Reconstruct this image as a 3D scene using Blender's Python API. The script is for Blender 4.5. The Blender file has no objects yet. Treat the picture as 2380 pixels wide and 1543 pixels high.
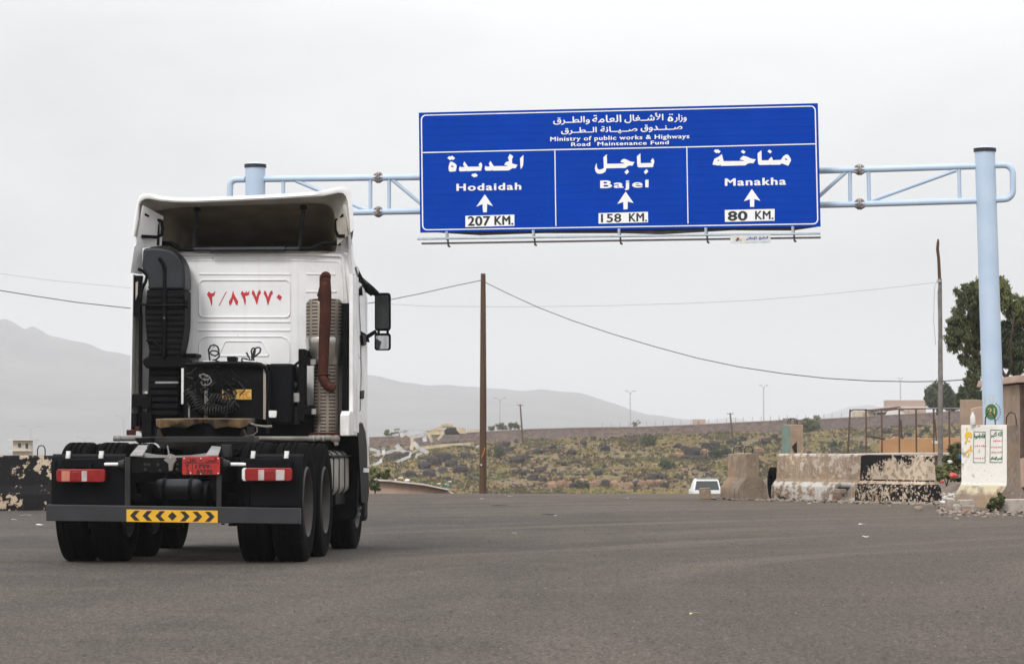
import bpy, bmesh, math, random
import numpy as np
from mathutils import Vector, Matrix, noise
random.seed(7)
sc = bpy.context.scene
C = sc.collection
rad = math.radians

# ------------------------------------------------------------------ camera
F = 6400.0                      # focal length in photo pixels (photo 2380 wide)
HC = 1.19                       # camera height
PITCH = math.atan(258.5 / F)
cam_d = bpy.data.cameras.new('camera')
cam = bpy.data.objects.new('camera', cam_d); C.objects.link(cam)
cam.location = (0, 0, HC)
cam.rotation_euler = (rad(90) + PITCH, 0, 0)
cam_d.sensor_width = 36
cam_d.lens = F / 2380 * 36
cam_d.clip_start = 0.2
cam_d.clip_end = 20000
cam_d.dof.use_dof = True
cam_d.dof.focus_distance = 38
cam_d.dof.aperture_fstop = 7.1
sc.camera = cam

# ------------------------------------------------------------------ world
SUN_EL, SUN_AZ = 42, 207        # azimuth the light comes from, clockwise from +Y (behind camera, left)
w = bpy.data.worlds.new('World'); sc.world = w; w.use_nodes = True
nt = w.node_tree; nt.nodes.clear()
def wn(t, **k):
    n = nt.nodes.new(t)
    for a, b in k.items(): setattr(n, a, b)
    return n
out = wn('ShaderNodeOutputWorld'); bg = wn('ShaderNodeBackground')
sky = wn('ShaderNodeTexSky'); sky.sky_type = 'NISHITA'; sky.sun_disc = False
sky.sun_elevation = rad(SUN_EL); sky.sun_rotation = rad(SUN_AZ)
sky.air_density = 1.2; sky.dust_density = 4.0
skm = wn('ShaderNodeVectorMath', operation='SCALE'); skm.inputs[3].default_value = 0.10
nt.links.new(sky.outputs[0], skm.inputs[0])
tc = wn('ShaderNodeTexCoord'); sx = wn('ShaderNodeSeparateXYZ'); nt.links.new(tc.outputs['Generated'], sx.inputs[0])
rp = wn('ShaderNodeValToRGB'); nt.links.new(sx.outputs[2], rp.inputs[0])
el = rp.color_ramp.elements
el[0].position = 0.0; el[0].color = (0.61, 0.611, 0.615, 1)
el[1].position = 1.0; el[1].color = (1.60, 1.62, 1.66, 1)
e = el.new(0.06); e.color = (0.665, 0.667, 0.675, 1)
e = el.new(0.16); e.color = (0.84, 0.843, 0.85, 1)
e = el.new(0.5); e.color = (1.18, 1.19, 1.22, 1)
mp = wn('ShaderNodeMapping'); mp.inputs['Scale'].default_value = (1.0, 1.0, 3.2); nt.links.new(tc.outputs['Generated'], mp.inputs[0])
n1 = wn('ShaderNodeTexNoise'); n1.inputs['Scale'].default_value = 4.2; n1.inputs['Detail'].default_value = 6; n1.inputs['Roughness'].default_value = 0.5
n1.inputs['Distortion'].default_value = 0.4
nt.links.new(mp.outputs[0], n1.inputs['Vector'])
mr = wn('ShaderNodeMapRange'); nt.links.new(n1.outputs[0], mr.inputs[0])
mr.inputs[1].default_value = 0.36; mr.inputs[2].default_value = 0.64; mr.inputs[3].default_value = 0.87; mr.inputs[4].default_value = 1.12
cl = wn('ShaderNodeVectorMath', operation='SCALE'); nt.links.new(rp.outputs[0], cl.inputs[0]); nt.links.new(mr.outputs[0], cl.inputs[3])
mx = wn('ShaderNodeMix', data_type='RGBA'); mx.inputs[0].default_value = 0.93
nt.links.new(skm.outputs[0], mx.inputs[6]); nt.links.new(cl.outputs[0], mx.inputs[7])
nt.links.new(mx.outputs[2], bg.inputs[0]); bg.inputs[1].default_value = 1.0
nt.links.new(bg.outputs[0], out.inputs[0])

sun_d = bpy.data.lights.new('sun', 'SUN'); sun_d.energy = 1.5; sun_d.angle = rad(14); sun_d.color = (1, 0.985, 0.965)
sun = bpy.data.objects.new('sun', sun_d); C.objects.link(sun)
az, elv = rad(SUN_AZ), rad(SUN_EL)
sdir = Vector((math.sin(az) * math.cos(elv), math.cos(az) * math.cos(elv), math.sin(elv)))
sun.rotation_euler = sdir.to_track_quat('Z', 'Y').to_euler()
sun.location = (0, -20, 40)
sc.view_settings.view_transform = 'Standard'; sc.view_settings.look = 'None'
sc.view_settings.exposure = 0.25; sc.view_settings.gamma = 1
sc.cycles.volume_bounces = 1; sc.cycles.max_bounces = 6
try: sc.cycles.use_denoising = True
except Exception: pass

# ------------------------------------------------------------------ projection helpers (photo pixel -> point of the place)
_s, _c = math.sin(PITCH), math.cos(PITCH)
def ray(px, py):
    a, b = px - 1190.0, 771.5 - py
    return Vector((a, _c * F - _s * b, _s * F + _c * b))
def at(px, py, Y):
    r = ray(px, py); return Vector((0, 0, HC)) + r * (Y / r.y)
def sm(a, b, x):
    t = min(1, max(0, (x - a) / (b - a))); return t * t * (3 - 2 * t)
def interp(pts, x):
    if x <= pts[0][0]: return pts[0][1]
    for (a, p), (b, q) in zip(pts, pts[1:]):
        if x <= b: return p + (q - p) * (x - a) / (b - a)
    return pts[-1][1]

# ------------------------------------------------------------------ mesh building
ROOTM = {}
class MB:
    def __init__(s): s.v = []; s.f = []
    def add(s, vs, fs):
        n = len(s.v); s.v += [tuple(p) for p in vs]; s.f += [tuple(i + n for i in f) for f in fs]; return s
    def box(s, c, d, R=None):
        c = Vector(c); vs = []
        for x in (-.5, .5):
            for y in (-.5, .5):
                for z in (-.5, .5):
                    p = Vector((x * d[0], y * d[1], z * d[2]))
                    if R: p = R @ p
                    vs.append(c + p)
        return s.add(vs, [(0, 1, 3, 2), (4, 6, 7, 5), (0, 4, 5, 1), (2, 3, 7, 6), (0, 2, 6, 4), (1, 5, 7, 3)])
    def bx(s, x0, x1, y0, y1, z0, z1):
        return s.box(((x0 + x1) / 2, (y0 + y1) / 2, (z0 + z1) / 2), (abs(x1 - x0), abs(y1 - y0), abs(z1 - z0)))
    def pr(s, A, B, cap=True):
        n = len(A); f = [(i, (i + 1) % n, n + (i + 1) % n, n + i) for i in range(n)]
        if cap: f += [tuple(range(n)), tuple(range(2 * n - 1, n - 1, -1))]
        return s.add(list(A) + list(B), f)
    def loft(s, rings, closed=True, cap=False):
        n = len(rings[0]); vs = [p for r in rings for p in r]; f = []
        for k in range(len(rings) - 1):
            for i in range(n if closed else n - 1):
                j = (i + 1) % n; f.append((k * n + i, k * n + j, (k + 1) * n + j, (k + 1) * n + i))
        if cap: f += [tuple(range(n)), tuple(range(len(vs) - 1, len(vs) - n - 1, -1))]
        return s.add(vs, f)
    def tube(s, path, r, n=8, cap=True):
        path = [Vector(p) for p in path]; m = len(path)
        rs = r if isinstance(r, (list, tuple)) else [r] * m
        t = (path[1] - path[0]).normalized()
        up = Vector((0, 0, 1)) if abs(t.z) < .9 else Vector((1, 0, 0))
        a = t.cross(up).normalized(); rings = []
        for i in range(m):
            if i == 0: d = path[1] - path[0]
            elif i == m - 1: d = path[-1] - path[-2]
            else: d = (path[i + 1] - path[i]).normalized() + (path[i] - path[i - 1]).normalized()
            d.normalize(); a = (a - d * a.dot(d)).normalized(); b = d.cross(a)
            rings.append([path[i] + (a * math.cos(2 * math.pi * k / n) + b * math.sin(2 * math.pi * k / n)) * rs[i] for k in range(n)])
        return s.loft(rings, True, cap)
    def lathe(s, prof, c, axis='X', n=32, cap=False):
        rings = []
        for r, h in prof:
            ring = []
            for k in range(n):
                a = 2 * math.pi * k / n; x, y = r * math.cos(a), r * math.sin(a)
                p = {'X': (h, x, y), 'Y': (x, h, y), 'Z': (x, y, h)}[axis]
                ring.append(Vector(p) + Vector(c))
            rings.append(ring)
        return s.loft(rings, True, cap)
    def build(s, name, mat, parent=None, world=True, bevel=0, smooth=40, seg=2):
        me = bpy.data.meshes.new(name)
        vs = s.v
        if parent is not None and world:
            Mi = ROOTM[parent.name].inverted(); vs = [Mi @ Vector(p) for p in vs]
        me.from_pydata([tuple(p) for p in vs], [], s.f)
        bm = bmesh.new(); bm.from_mesh(me); bmesh.ops.recalc_face_normals(bm, faces=bm.faces); bm.to_mesh(me); bm.free()
        if smooth:
            me.polygons.foreach_set('use_smooth', [True] * len(me.polygons)); me.set_sharp_from_angle(angle=rad(smooth))
        me.materials.append(mat)
        o = bpy.data.objects.new(name, me); C.objects.link(o)
        if parent is not None:
            o.parent = parent; ROOTM[o.name] = ROOTM[parent.name]
        if bevel:
            b = o.modifiers.new('bevel', 'BEVEL'); b.width = bevel; b.segments = seg; b.limit_method = 'ANGLE'; b.angle_limit = rad(35)
        return o
def fast_mesh(name, V, Fc, mat, parent=None, smooth=False):
    """V (n,3) float, Fc (m,k) int, all faces with k corners"""
    me = bpy.data.meshes.new(name); V = np.asarray(V, np.float32); Fc = np.asarray(Fc, np.int32)
    me.vertices.add(len(V)); me.vertices.foreach_set('co', V.ravel())
    k = Fc.shape[1]; me.loops.add(Fc.size); me.loops.foreach_set('vertex_index', Fc.ravel())
    me.polygons.add(len(Fc)); me.polygons.foreach_set('loop_start', np.arange(0, Fc.size, k, dtype=np.int32))
    me.polygons.foreach_set('loop_total', np.full(len(Fc), k, np.int32))
    me.update(calc_edges=True); me.validate()
    if smooth: me.polygons.foreach_set('use_smooth', [True] * len(me.polygons))
    me.materials.append(mat)
    o = bpy.data.objects.new(name, me); C.objects.link(o)
    if parent is not None: o.parent = parent; ROOTM[o.name] = ROOTM[parent.name]
    return o
def tag(o, label, cat, group=None):
    o['label'] = label; o['category'] = cat
    if group: o['group'] = group
    return o
def thing(name, label, cat, loc=(0, 0, 0), rotz=0, group=None, scale=1):
    o = bpy.data.objects.new(name, None); C.objects.link(o); o.location = loc; o.rotation_euler = (0, 0, rotz)
    o.scale = (scale,) * 3; o.empty_display_size = .2
    ROOTM[o.name] = Matrix.Translation(Vector(loc)) @ Matrix.Rotation(rotz, 4, 'Z')
    return tag(o, label, cat, group)
def at_root(o, loc, rotz=0):
    """mesh object whose vertices are local coordinates"""
    o.location = loc; o.rotation_euler = (0, 0, rotz)
    ROOTM[o.name] = Matrix.Translation(Vector(loc)) @ Matrix.Rotation(rotz, 4, 'Z'); return o
def recenter(o):
    """mesh in world coordinates: move the origin to its base"""
    me = o.data; n = len(me.vertices); a = np.empty(n * 3, np.float32); me.vertices.foreach_get('co', a); a = a.reshape(-1, 3)
    c = (a.min(0) + a.max(0)) / 2; c[2] = a[:, 2].min(); a -= c; me.vertices.foreach_set('co', a.ravel()); o.location = c; me.update()
    ROOTM[o.name] = Matrix.Translation(Vector([float(q) for q in c])); return o
def struct(o, kind='structure'): o['kind'] = kind; return o

# ------------------------------------------------------------------ materials
class NM:
    def __init__(s, name):
        s.m = bpy.data.materials.new(name); s.m.use_nodes = True; s.t = s.m.node_tree
        s.b = s.t.nodes['Principled BSDF']; s.tc = s.t.nodes.new('ShaderNodeTexCoord')
        s.sp = None
    def vec(s, kind='Object', scale=None):
        o = s.tc.outputs[kind]
        if scale is None: return o
        m = s.t.nodes.new('ShaderNodeMapping'); m.inputs['Scale'].default_value = scale; s.t.links.new(o, m.inputs[0]); return m.outputs[0]
    def pos(s):
        g = s.t.nodes.new('ShaderNodeNewGeometry'); return g.outputs['Position']
    def xyz(s, v=None):
        n = s.t.nodes.new('ShaderNodeSeparateXYZ'); s.t.links.new(v or s.vec(), n.inputs[0]); return n.outputs
    def noise(s, scale, detail=4, rough=.55, v=None, dist=0):
        n = s.t.nodes.new('ShaderNodeTexNoise'); n.inputs['Scale'].default_value = scale; n.inputs['Detail'].default_value = detail
        n.inputs['Roughness'].default_value = rough; n.inputs['Distortion'].default_value = dist
        s.t.links.new(v or s.vec(), n.inputs['Vector']); return n.outputs[0]
    def vor(s, scale, v=None, out='Distance', feature='F1'):
        n = s.t.nodes.new('ShaderNodeTexVoronoi'); n.feature = feature; n.inputs['Scale'].default_value = scale
        s.t.links.new(v or s.vec(), n.inputs['Vector']); return n.outputs[out]
    def val(s, x, inp):
        if isinstance(x, (int, float)): inp.default_value = x
        elif isinstance(x, (tuple, list)): inp.default_value = (*x, 1) if len(x) == 3 else x
        else: s.t.links.new(x, inp)
    def math(s, op, a, b=0.0, clamp=False):
        n = s.t.nodes.new('ShaderNodeMath'); n.operation = op; n.use_clamp = clamp; s.val(a, n.inputs[0]); s.val(b, n.inputs[1]); return n.outputs[0]
    def step(s, x, a, b, lo=0.0, hi=1.0):
        n = s.t.nodes.new('ShaderNodeMapRange'); n.clamp = True; s.val(x, n.inputs[0])
        n.inputs[1].default_value = a; n.inputs[2].default_value = b; n.inputs[3].default_value = lo; n.inputs[4].default_value = hi; return n.outputs[0]
    def mix(s, f, a, b):
        n = s.t.nodes.new('ShaderNodeMix'); n.data_type = 'RGBA'; s.val(f, n.inputs[0]); s.val(a, n.inputs[6]); s.val(b, n.inputs[7]); return n.outputs[2]
    def mul(s, a, b): return s.math('MULTIPLY', a, b)
    def bump(s, h, strength=.3, dist=.02):
        n = s.t.nodes.new('ShaderNodeBump'); n.inputs['Strength'].default_value = strength; n.inputs['Distance'].default_value = dist
        s.t.links.new(h, n.inputs['Height']); s.t.links.new(n.outputs[0], s.b.inputs['Normal']); return s
    def done(s, col, rough=.6, metal=0, spec=.5):
        s.val(col, s.b.inputs['Base Color']); s.val(rough, s.b.inputs['Roughness']); s.val(metal, s.b.inputs['Metallic'])
        s.b.inputs['Specular IOR Level'].default_value = spec; return s.m
def pm(name, c1, c2=None, scale=6, rough=.6, metal=0, rust=None, ramt=.62, rscale=3, bump=0, bscale=30, spec=.5, soft=.1):
    n = NM(name); c2 = c2 or tuple(x * .8 for x in c1)
    col = n.mix(n.step(n.noise(scale, 5), .35, .65), c1, c2)
    if rust: col = n.mix(n.step(n.noise(rscale, 6, .65), ramt, ramt + soft), col, rust)
    if bump: n.bump(n.noise(bscale, 4), bump, .02)
    return n.done(col, rough, metal, spec)

M = {}
M['white'] = pm('truck_white_paint', (.86, .86, .865), (.80, .80, .80), 2.0, .42, rust=(.60, .56, .49), ramt=.60, rscale=2.2, spec=.4, soft=.25)
M['dusty'] = pm('dusty_white', (.50, .47, .41), (.36, .33, .28), 3.5, .8, spec=.2)
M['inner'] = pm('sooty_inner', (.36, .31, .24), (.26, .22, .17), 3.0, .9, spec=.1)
M['plastic'] = pm('grey_plastic', (.020, .022, .027), (.013, .014, .017), 3, .5, spec=.35)
M['black'] = pm('black_steel', (.0065, .0065, .0075), (.004, .004, .0045), 6, .55, rust=(.014, .011, .009), ramt=.66, rscale=7, spec=.08)
M['frame'] = pm('dusty_frame_steel', (.026, .025, .024), (.014, .0135, .013), 5, .6, rust=(.07, .04, .02), ramt=.66, rscale=4, spec=.3)
M['bumper'] = pm('bumper_steel', (.028, .029, .032), (.021, .021, .023), 5, .5, rust=(.06, .036, .022), ramt=.68, rscale=3.5, spec=.4)
M['greysteel'] = pm('grey_steel', (.30, .29, .28), (.20, .19, .18), 6, .55, rust=(.15, .09, .05), ramt=.62)
M['rubber'] = pm('tyre_rubber', (.003, .003, .003), (.0045, .004, .004), 5, .95, rust=(.012, .0105, .009), ramt=.62, rscale=4, spec=.05, bump=.1, bscale=40)
M['flap'] = pm('mudguard_rubber', (.006, .0065, .008), (.004, .0042, .005), 3, .6, rust=(.011, .011, .011), ramt=.60, rscale=2.5, spec=.08)
M['rim'] = pm('steel_rim', (.060, .056, .051), (.034, .030, .027), 6, .6, .2, rust=(.06, .035, .022), ramt=.60)
M['rustpipe'] = pm('rusted_exhaust', (.060, .016, .009), (.036, .010, .006), 5, .8, rust=(.11, .034, .016), ramt=.58, rscale=9, spec=.25, bump=.15)
def fifth_mat():
    n = NM('greasy_brown_steel'); X = n.xyz(); a = n.noise(5, 5, .65); col = n.mix(n.step(a, .38, .60), (.20, .125, .058), (.07, .043, .022))
    d = n.noise(3.2, 4, .6); col = n.mix(n.step(d, .50, .57), col, (.012, .009, .007)); return n.done(col, .6, 0, .3)
M['fifth'] = fifth_mat()
M['greasy'] = pm('greasy_black_brown', (.045, .028, .014), (.012, .009, .007), 6, .6, spec=.3)
M['red'] = pm('red_lens', (.28, .008, .008), (.21, .006, .006), 18, .25, spec=.5)
M['lensred2'] = pm('dark_red_lens', (.25, .008, .007), (.19, .006, .006), 18, .25)
M['amber'] = pm('amber_lens', (.50, .19, .12), (.42, .15, .09), 12, .3)
M['clear'] = pm('clear_lens', (.50, .44, .42), (.38, .30, .29), 12, .3)
M['plate'] = pm('red_plate', (.42, .014, .010), (.34, .011, .008), 9, .45)
M['paintred'] = pm('red_number_paint', (.62, .030, .045), (.52, .025, .035), 30, .6)
M['ink'] = pm('dark_ink', (.025, .006, .006), (.02, .006, .005), 9, .6)
M['blackpaint'] = pm('black_sign_ink', (.008, .008, .008), (.012, .012, .012), 9, .5)
M['yellow'] = pm('yellow_reflective', (.75, .42, .02), (.66, .35, .02), 6, .45)
M['orange'] = pm('orange_letter', (.72, .26, .01), (.60, .2, .01), 9, .5)
M['cream'] = pm('cream_ground', (.75, .52, .13), (.68, .45, .10), 9, .5)
M['refl'] = pm('white_reflector', (.78, .78, .76), (.66, .66, .63), 14, .35)
M['chrome'] = pm('polished_steel', (.55, .52, .48), (.40, .37, .33), 4, .28, .9)
M['alu'] = pm('dirty_aluminium_tank', (.38, .35, .31), (.27, .24, .20), 2.5, .45, .35, rust=(.16, .12, .08), ramt=.6, rscale=3)
M['mirror'] = pm('mirror_glass', (.80, .82, .84), (.75, .77, .8), 2, .04, 1)
M['glass'] = pm('dark_window_glass', (.015, .018, .02), (.02, .022, .024), 2, .06, spec=.6)
M['pipegrey'] = pm('dusty_pipe', (.22, .20, .18), (.12, .105, .09), 5, .7, rust=(.16, .07, .04), ramt=.6)
M['sky_blue'] = pm('pale_blue_paint', (.50, .61, .74), (.45, .56, .70), 2, .45, rust=(.28, .15, .08), ramt=.73, rscale=3.2, spec=.4, soft=.03)
M['rustflange'] = pm('rusty_flange', (.45, .42, .40), (.16, .09, .06), 14, .7)
M['capblack'] = pm('black_cap', (.012, .012, .015), None, 5, .5)
M['signback'] = pm('sign_underside_shade', (.05, .045, .04), (.03, .026, .023), 4, .8)
M['signwhite'] = pm('white_reflective_film', (.88, .88, .88), (.84, .84, .83), 3, .5)
M['railblue'] = pm('pale_rail', (.50, .58, .64), (.42, .48, .53), 6, .5, rust=(.2, .1, .06), ramt=.66, rscale=6)
M['raildark'] = pm('dark_rail', (.09, .08, .075), (.06, .05, .045), 6, .7)
M['wood'] = None
M['paper'] = pm('paper_litter', (.72, .72, .70), (.58, .57, .53), 20, .8)
M['blue_bag'] = pm('blue_plastic', (.03, .12, .30), None, 9, .45)
M['red_bag'] = pm('red_plastic', (.72, .10, .09), (.55, .06, .06), 7, .45)
M['teal_bag'] = pm('teal_plastic', (.12, .45, .42), None, 7, .5)
M['pale_bag'] = pm('pale_plastic', (.66, .64, .58), (.5, .47, .42), 7, .5)
M['rebar'] = pm('rebar', (.045, .028, .024), None, 9, .8)
M['leaf'] = pm('leaf_olive', (.125, .13, .055), (.07, .085, .036), 1.2, .65, spec=.25)
M['leafdark'] = pm('leaf_dark', (.07, .088, .042), (.042, .057, .028), 1.0, .7, spec=.2)
M['leafbright'] = pm('leaf_bright', (.17, .18, .065), (.11, .13, .045), 2, .65, spec=.25)
M['weed'] = pm('weed_leaf', (.10, .11, .045), (.06, .065, .03), 6, .7)
M['bark'] = pm('bark', (.075, .055, .042), (.045, .033, .026), 6, .9, spec=.1)
M['galv'] = pm('galvanised_lamp_post', (.42, .42, .43), (.34, .34, .35), 4, .5)
M['rustpost'] = pm('rusted_post', (.12, .07, .055), (.07, .04, .032), 5, .85)
M['ochrewall'] = pm('ochre_wall', (.48, .27, .13), (.38, .21, .10), 2, .9, rust=(.52, .36, .24), ramt=.58, rscale=1.5, bump=.2)
M['brownwall'] = pm('brown_plaster_wall', (.36, .26, .19), (.27, .19, .135), 1.6, .9, rust=(.45, .36, .28), ramt=.6, rscale=2.5, bump=.2)
M['pinkwall'] = pm('pinkish_plaster', (.46, .33, .26), (.38, .26, .20), 1.6, .9, rust=(.32, .22, .17), ramt=.6, rscale=2.5)
M['paleledge'] = pm('pale_ledge', (.52, .47, .41), (.4, .35, .3), 5, .9)
M['farpink'] = pm('far_house_wall', (.47, .34, .28), (.42, .30, .25), .5, .9)
M['farcream'] = pm('far_cream_wall', (.52, .45, .34), (.45, .38, .28), .5, .9)
M['farwhite'] = pm('far_white', (.68, .67, .64), (.6, .58, .55), .5, .9)
M['dark'] = pm('dark_opening', (.02, .018, .016), None, 5, .9)
M['rock'] = pm('volcanic_rock', (.062, .050, .048), (.034, .027, .027), 1.5, .95, spec=.1, bump=.4, bscale=6, rust=(.11, .09, .085), ramt=.62, rscale=2)
M['rocktan'] = pm('tan_rock', (.30, .19, .125), (.20, .125, .085), 1.5, .95, spec=.1, bump=.4, bscale=6)
M['carwhite'] = pm('car_paint', (.76, .77, .76), (.72, .73, .72), 2, .3)
M['block'] = pm('concrete_block', (.36, .30, .25), (.24, .19, .155), 7, .95, spec=.1, bump=.35, bscale=35, rust=(.17, .13, .105), ramt=.58, rscale=5)
M['stonepale'] = pm('pale_kerb_stone', (.46, .41, .36), (.34, .29, .25), 4, .95, spec=.1, bump=.3, bscale=25, rust=(.24, .19, .155), ramt=.6, rscale=4)
M['wreckmetal'] = pm('torn_white_sheet', (.62, .62, .62), (.42, .41, .40), 1.5, .55, rust=(.40, .30, .19), ramt=.6, rscale=.8)
M['wreckcream'] = pm('cream_sheet', (.60, .50, .34), (.44, .36, .24), 1.2, .7)

def truck_white():
    n = NM('truck_white_paint'); X = n.xyz(); col = n.mix(n.step(n.noise(1.6, 5, .6), .38, .66), (.87, .87, .875), (.80, .795, .785))
    st = n.noise(1, 5, .6, n.vec(scale=(11, 3, .8))); col = n.mix(n.mul(n.step(st, .52, .74), .18), col, (.55, .51, .45))
    soot = n.mul(n.step(X[0], .45, .95), n.step(n.noise(2.4, 5, .6), .40, .66)); col = n.mix(n.mul(soot, .35), col, (.36, .33, .29))
    low = n.mul(n.step(X[2], 2.1, 1.3), n.step(n.noise(5, 5, .65), .40, .62)); col = n.mix(n.mul(low, .45), col, (.50, .44, .36))
    rs_ = n.step(n.noise(9, 5, .7), .70, .74); col = n.mix(rs_, col, (.30, .17, .10))
    return n.done(col, n.step(st, .4, .7, .36, .6), 0, .4)
M['white'] = truck_white()
def sign_blue():
    n = NM('sign_blue_film'); col = n.mix(n.step(n.noise(1.2, 3), .3, .7), (.0005, .050, .40), (.0005, .043, .355))
    sp = n.step(n.vor(5.5), .035, .025)
    sp = n.mul(sp, n.step(n.noise(3.1, 1), .52, .56)); col = n.mix(sp, col, (.45, .55, .75))
    dr = n.step(n.noise(1, 3, .6, n.vec(scale=(9, 9, .7))), .60, .75); col = n.mix(n.mul(dr, .25), col, (.004, .035, .27))
    return n.done(col, .8, 0, .03)
M['blue'] = sign_blue()
def wood_mat():
    n = NM('weathered_wood_pole'); v = n.vec(scale=(14, 14, .35))
    f = n.noise(1.5, 6, .6, v); col = n.mix(n.step(f, .3, .7), (.115, .066, .038), (.062, .037, .024))
    col = n.mix(n.step(n.noise(.5, 4, .5), .5, .75), col, (.10, .065, .045)); n.bump(f, .5, .01)
    return n.done(col, .9, 0, .15)
M['wood'] = wood_mat()
def shield_mat():
    # perforated heat shield: rows of short slots, coordinates = truck local
    n = NM('perforated_heat_shield'); x = n.xyz()
    zz = n.math('FRACT', n.math('MULTIPLY', x[2], 26.0)); a = n.step(n.math('ABSOLUTE', n.math('SUBTRACT', zz, .5)), .20, .16)
    xx = n.math('FRACT', n.math('MULTIPLY', x[0], 10.5)); b = n.step(n.math('ABSOLUTE', n.math('SUBTRACT', xx, .5)), .38, .34)
    m = n.mul(a, b)
    base = n.mix(n.step(n.noise(4, 5), .3, .7), (.33, .28, .23), (.20, .165, .13))
    return n.done(n.mix(m, base, (.018, .013, .010)), n.step(m, 0, 1, .42, .9), n.step(m, 0, 1, .55, 0))
M['shield'] = shield_mat()
def asphalt():
    n = NM('worn_asphalt'); P = n.pos(); X = n.xyz(P)
    big = n.noise(.13, 4, .6, P); mid = n.noise(.9, 5, .62, P); grit = n.noise(48, 2, .7, P); coarse = n.noise(15, 3, .75, P); chips = n.noise(95, 2, .7, P)
    streak = n.noise(1.0, 4, .6, n_map(n, P, (.05, .55, 1))); along = n.noise(1.0, 4, .55, n_map(n, P, (.9, .07, 1)))
    # polar coordinates about the inside of the right turn, for the curved wheel tracks
    dx = n.math('SUBTRACT', X[0], 27.0); dy = n.math('SUBTRACT', X[1], 17.0)
    r = n.math('SQRT', n.math('ADD', n.mul(dx, dx), n.mul(dy, dy))); an = n.math('ARCTAN2', dy, dx)
    cb = n.t.nodes.new('ShaderNodeCombineXYZ'); n.t.links.new(n.math('MULTIPLY', r, .85), cb.inputs[0]); n.t.links.new(n.math('MULTIPLY', an, 1.6), cb.inputs[1])
    arc_ = n.noise(1.0, 4, .55, cb.outputs[0])
    col = n.mix(n.step(big, .42, .58), (.046, .042, .040), (.078, .068, .061))
    col = n.mix(n.mul(n.step(along, .47, .60), .65), col, (.040, .0375, .037))
    col = n.mix(n.mul(n.step(arc_, .51, .58), n.step(X[0], -4, 2, 0, .85)), col, (.118, .102, .085))
    col = n.mix(n.mul(n.step(arc_, .48, .42), n.step(X[0], -4, 2, 0, .6)), col, (.038, .034, .032))
    col = n.mix(n.mul(n.step(streak, .50, .66), .38), col, (.094, .085, .075))
    col = n.mix(n.mul(n.step(mid, .48, .62), .6), col, (.098, .086, .073))
    dz = n.math('ADD', n.step(X[0], -1.0, 9.5, 0, .5), n.step(X[1], 42, 60, 0, .6))
    dm = n.mul(n.step(n.math('ADD', dz, n.math('MULTIPLY', mid, .9)), .90, 1.45), .9); col = n.mix(dm, col, (.135, .108, .084))
    col = n.mix(n.mul(n.step(X[1], 30, 11), .45), col, (.088, .074, .061))
    col = n.mix(n.mul(n.step(n.math('ADD', X[0], n.math('MULTIPLY', big, 6)), 1.0, 8.0), .5), col, (.092, .075, .058))
    col = n.mix(n.mul(n.step(coarse, .46, .36), .75), col, (.022, .020, .019))
    col = n.mix(n.mul(n.step(coarse, .55, .68), .45), col, (.135, .122, .106))
    col = n.mix(n.mul(n.step(grit, .46, .36), .92), col, (.010, .009, .009))
    col = n.mix(n.mul(n.step(grit, .56, .70), .75), col, (.21, .19, .165))
    col = n.mix(n.mul(n.step(chips, .60, .72), .5), col, (.27, .25, .23))
    n.bump(n.math('ADD', coarse, grit), .8, .012)
    vm = n.t.nodes.new('ShaderNodeVectorMath'); vm.operation = 'MULTIPLY'; n.t.links.new(col, vm.inputs[0]); vm.inputs[1].default_value = (1.17, 1.12, 1.07); col = vm.outputs[0]
    return n.done(col, n.step(mid, .3, .7, .80, .94), 0, .15)
def n_map(n, v, s):
    m = n.t.nodes.new('ShaderNodeMapping'); m.inputs['Scale'].default_value = s; n.t.links.new(v, m.inputs[0]); return m.outputs[0]
def n_warp(n, v, a):
    t = n.t.nodes.new('ShaderNodeTexNoise'); t.inputs['Scale'].default_value = .7; n.t.links.new(v, t.inputs['Vector'])
    s = n.t.nodes.new('ShaderNodeVectorMath'); s.operation = 'SCALE'; s.inputs[3].default_value = a; n.t.links.new(t.outputs[1], s.inputs[0])
    d = n.t.nodes.new('ShaderNodeVectorMath'); d.operation = 'ADD'; n.t.links.new(v, d.inputs[0]); n.t.links.new(s.outputs[0], d.inputs[1]); return d.outputs[0]
M['asphalt'] = asphalt()
def terrain_mat():
    n = NM('dry_scrub_ground'); P = n.pos()
    a = n.noise(.35, 5, .6, P); b = n.noise(1.7, 4, .65, P); c = n.noise(.06, 3, .5, P); d = n.noise(6, 3, .6, P)
    col = n.mix(n.step(a, .38, .62), (.185, .130, .082), (.125, .105, .052))
    col = n.mix(n.step(b, .50, .66), col, (.20, .19, .075))
    col = n.mix(n.mul(n.step(c, .45, .6), .5), col, (.23, .165, .10))
    col = n.mix(n.mul(n.step(d, .52, .7), .6), col, (.08, .062, .055))
    X = n.xyz(P)
    near = n.step(X[1], 190, 120)
    dirt = n.mix(n.step(n.noise(2.2, 5, .6, P), .35, .65), (.22, .175, .14), (.14, .11, .09))
    col = n.mix(near, col, dirt)
    far = n.step(X[1], 600, 1200); col = n.mix(far, col, (.15, .13, .10))
    n.bump(n.math('ADD', b, d), .6, .15)
    return n.done(col, .95, 0, .1)
M['terrain'] = terrain_mat()
def mountain_mat():
    n = NM('bare_mountain'); P = n.pos(); a = n.noise(.006, 7, .6, P)
    return n.done(n.mix(n.step(a, .35, .65), (.075, .072, .074), (.14, .13, .125)), .95, 0, .1)
M['mountain'] = mountain_mat()
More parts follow.
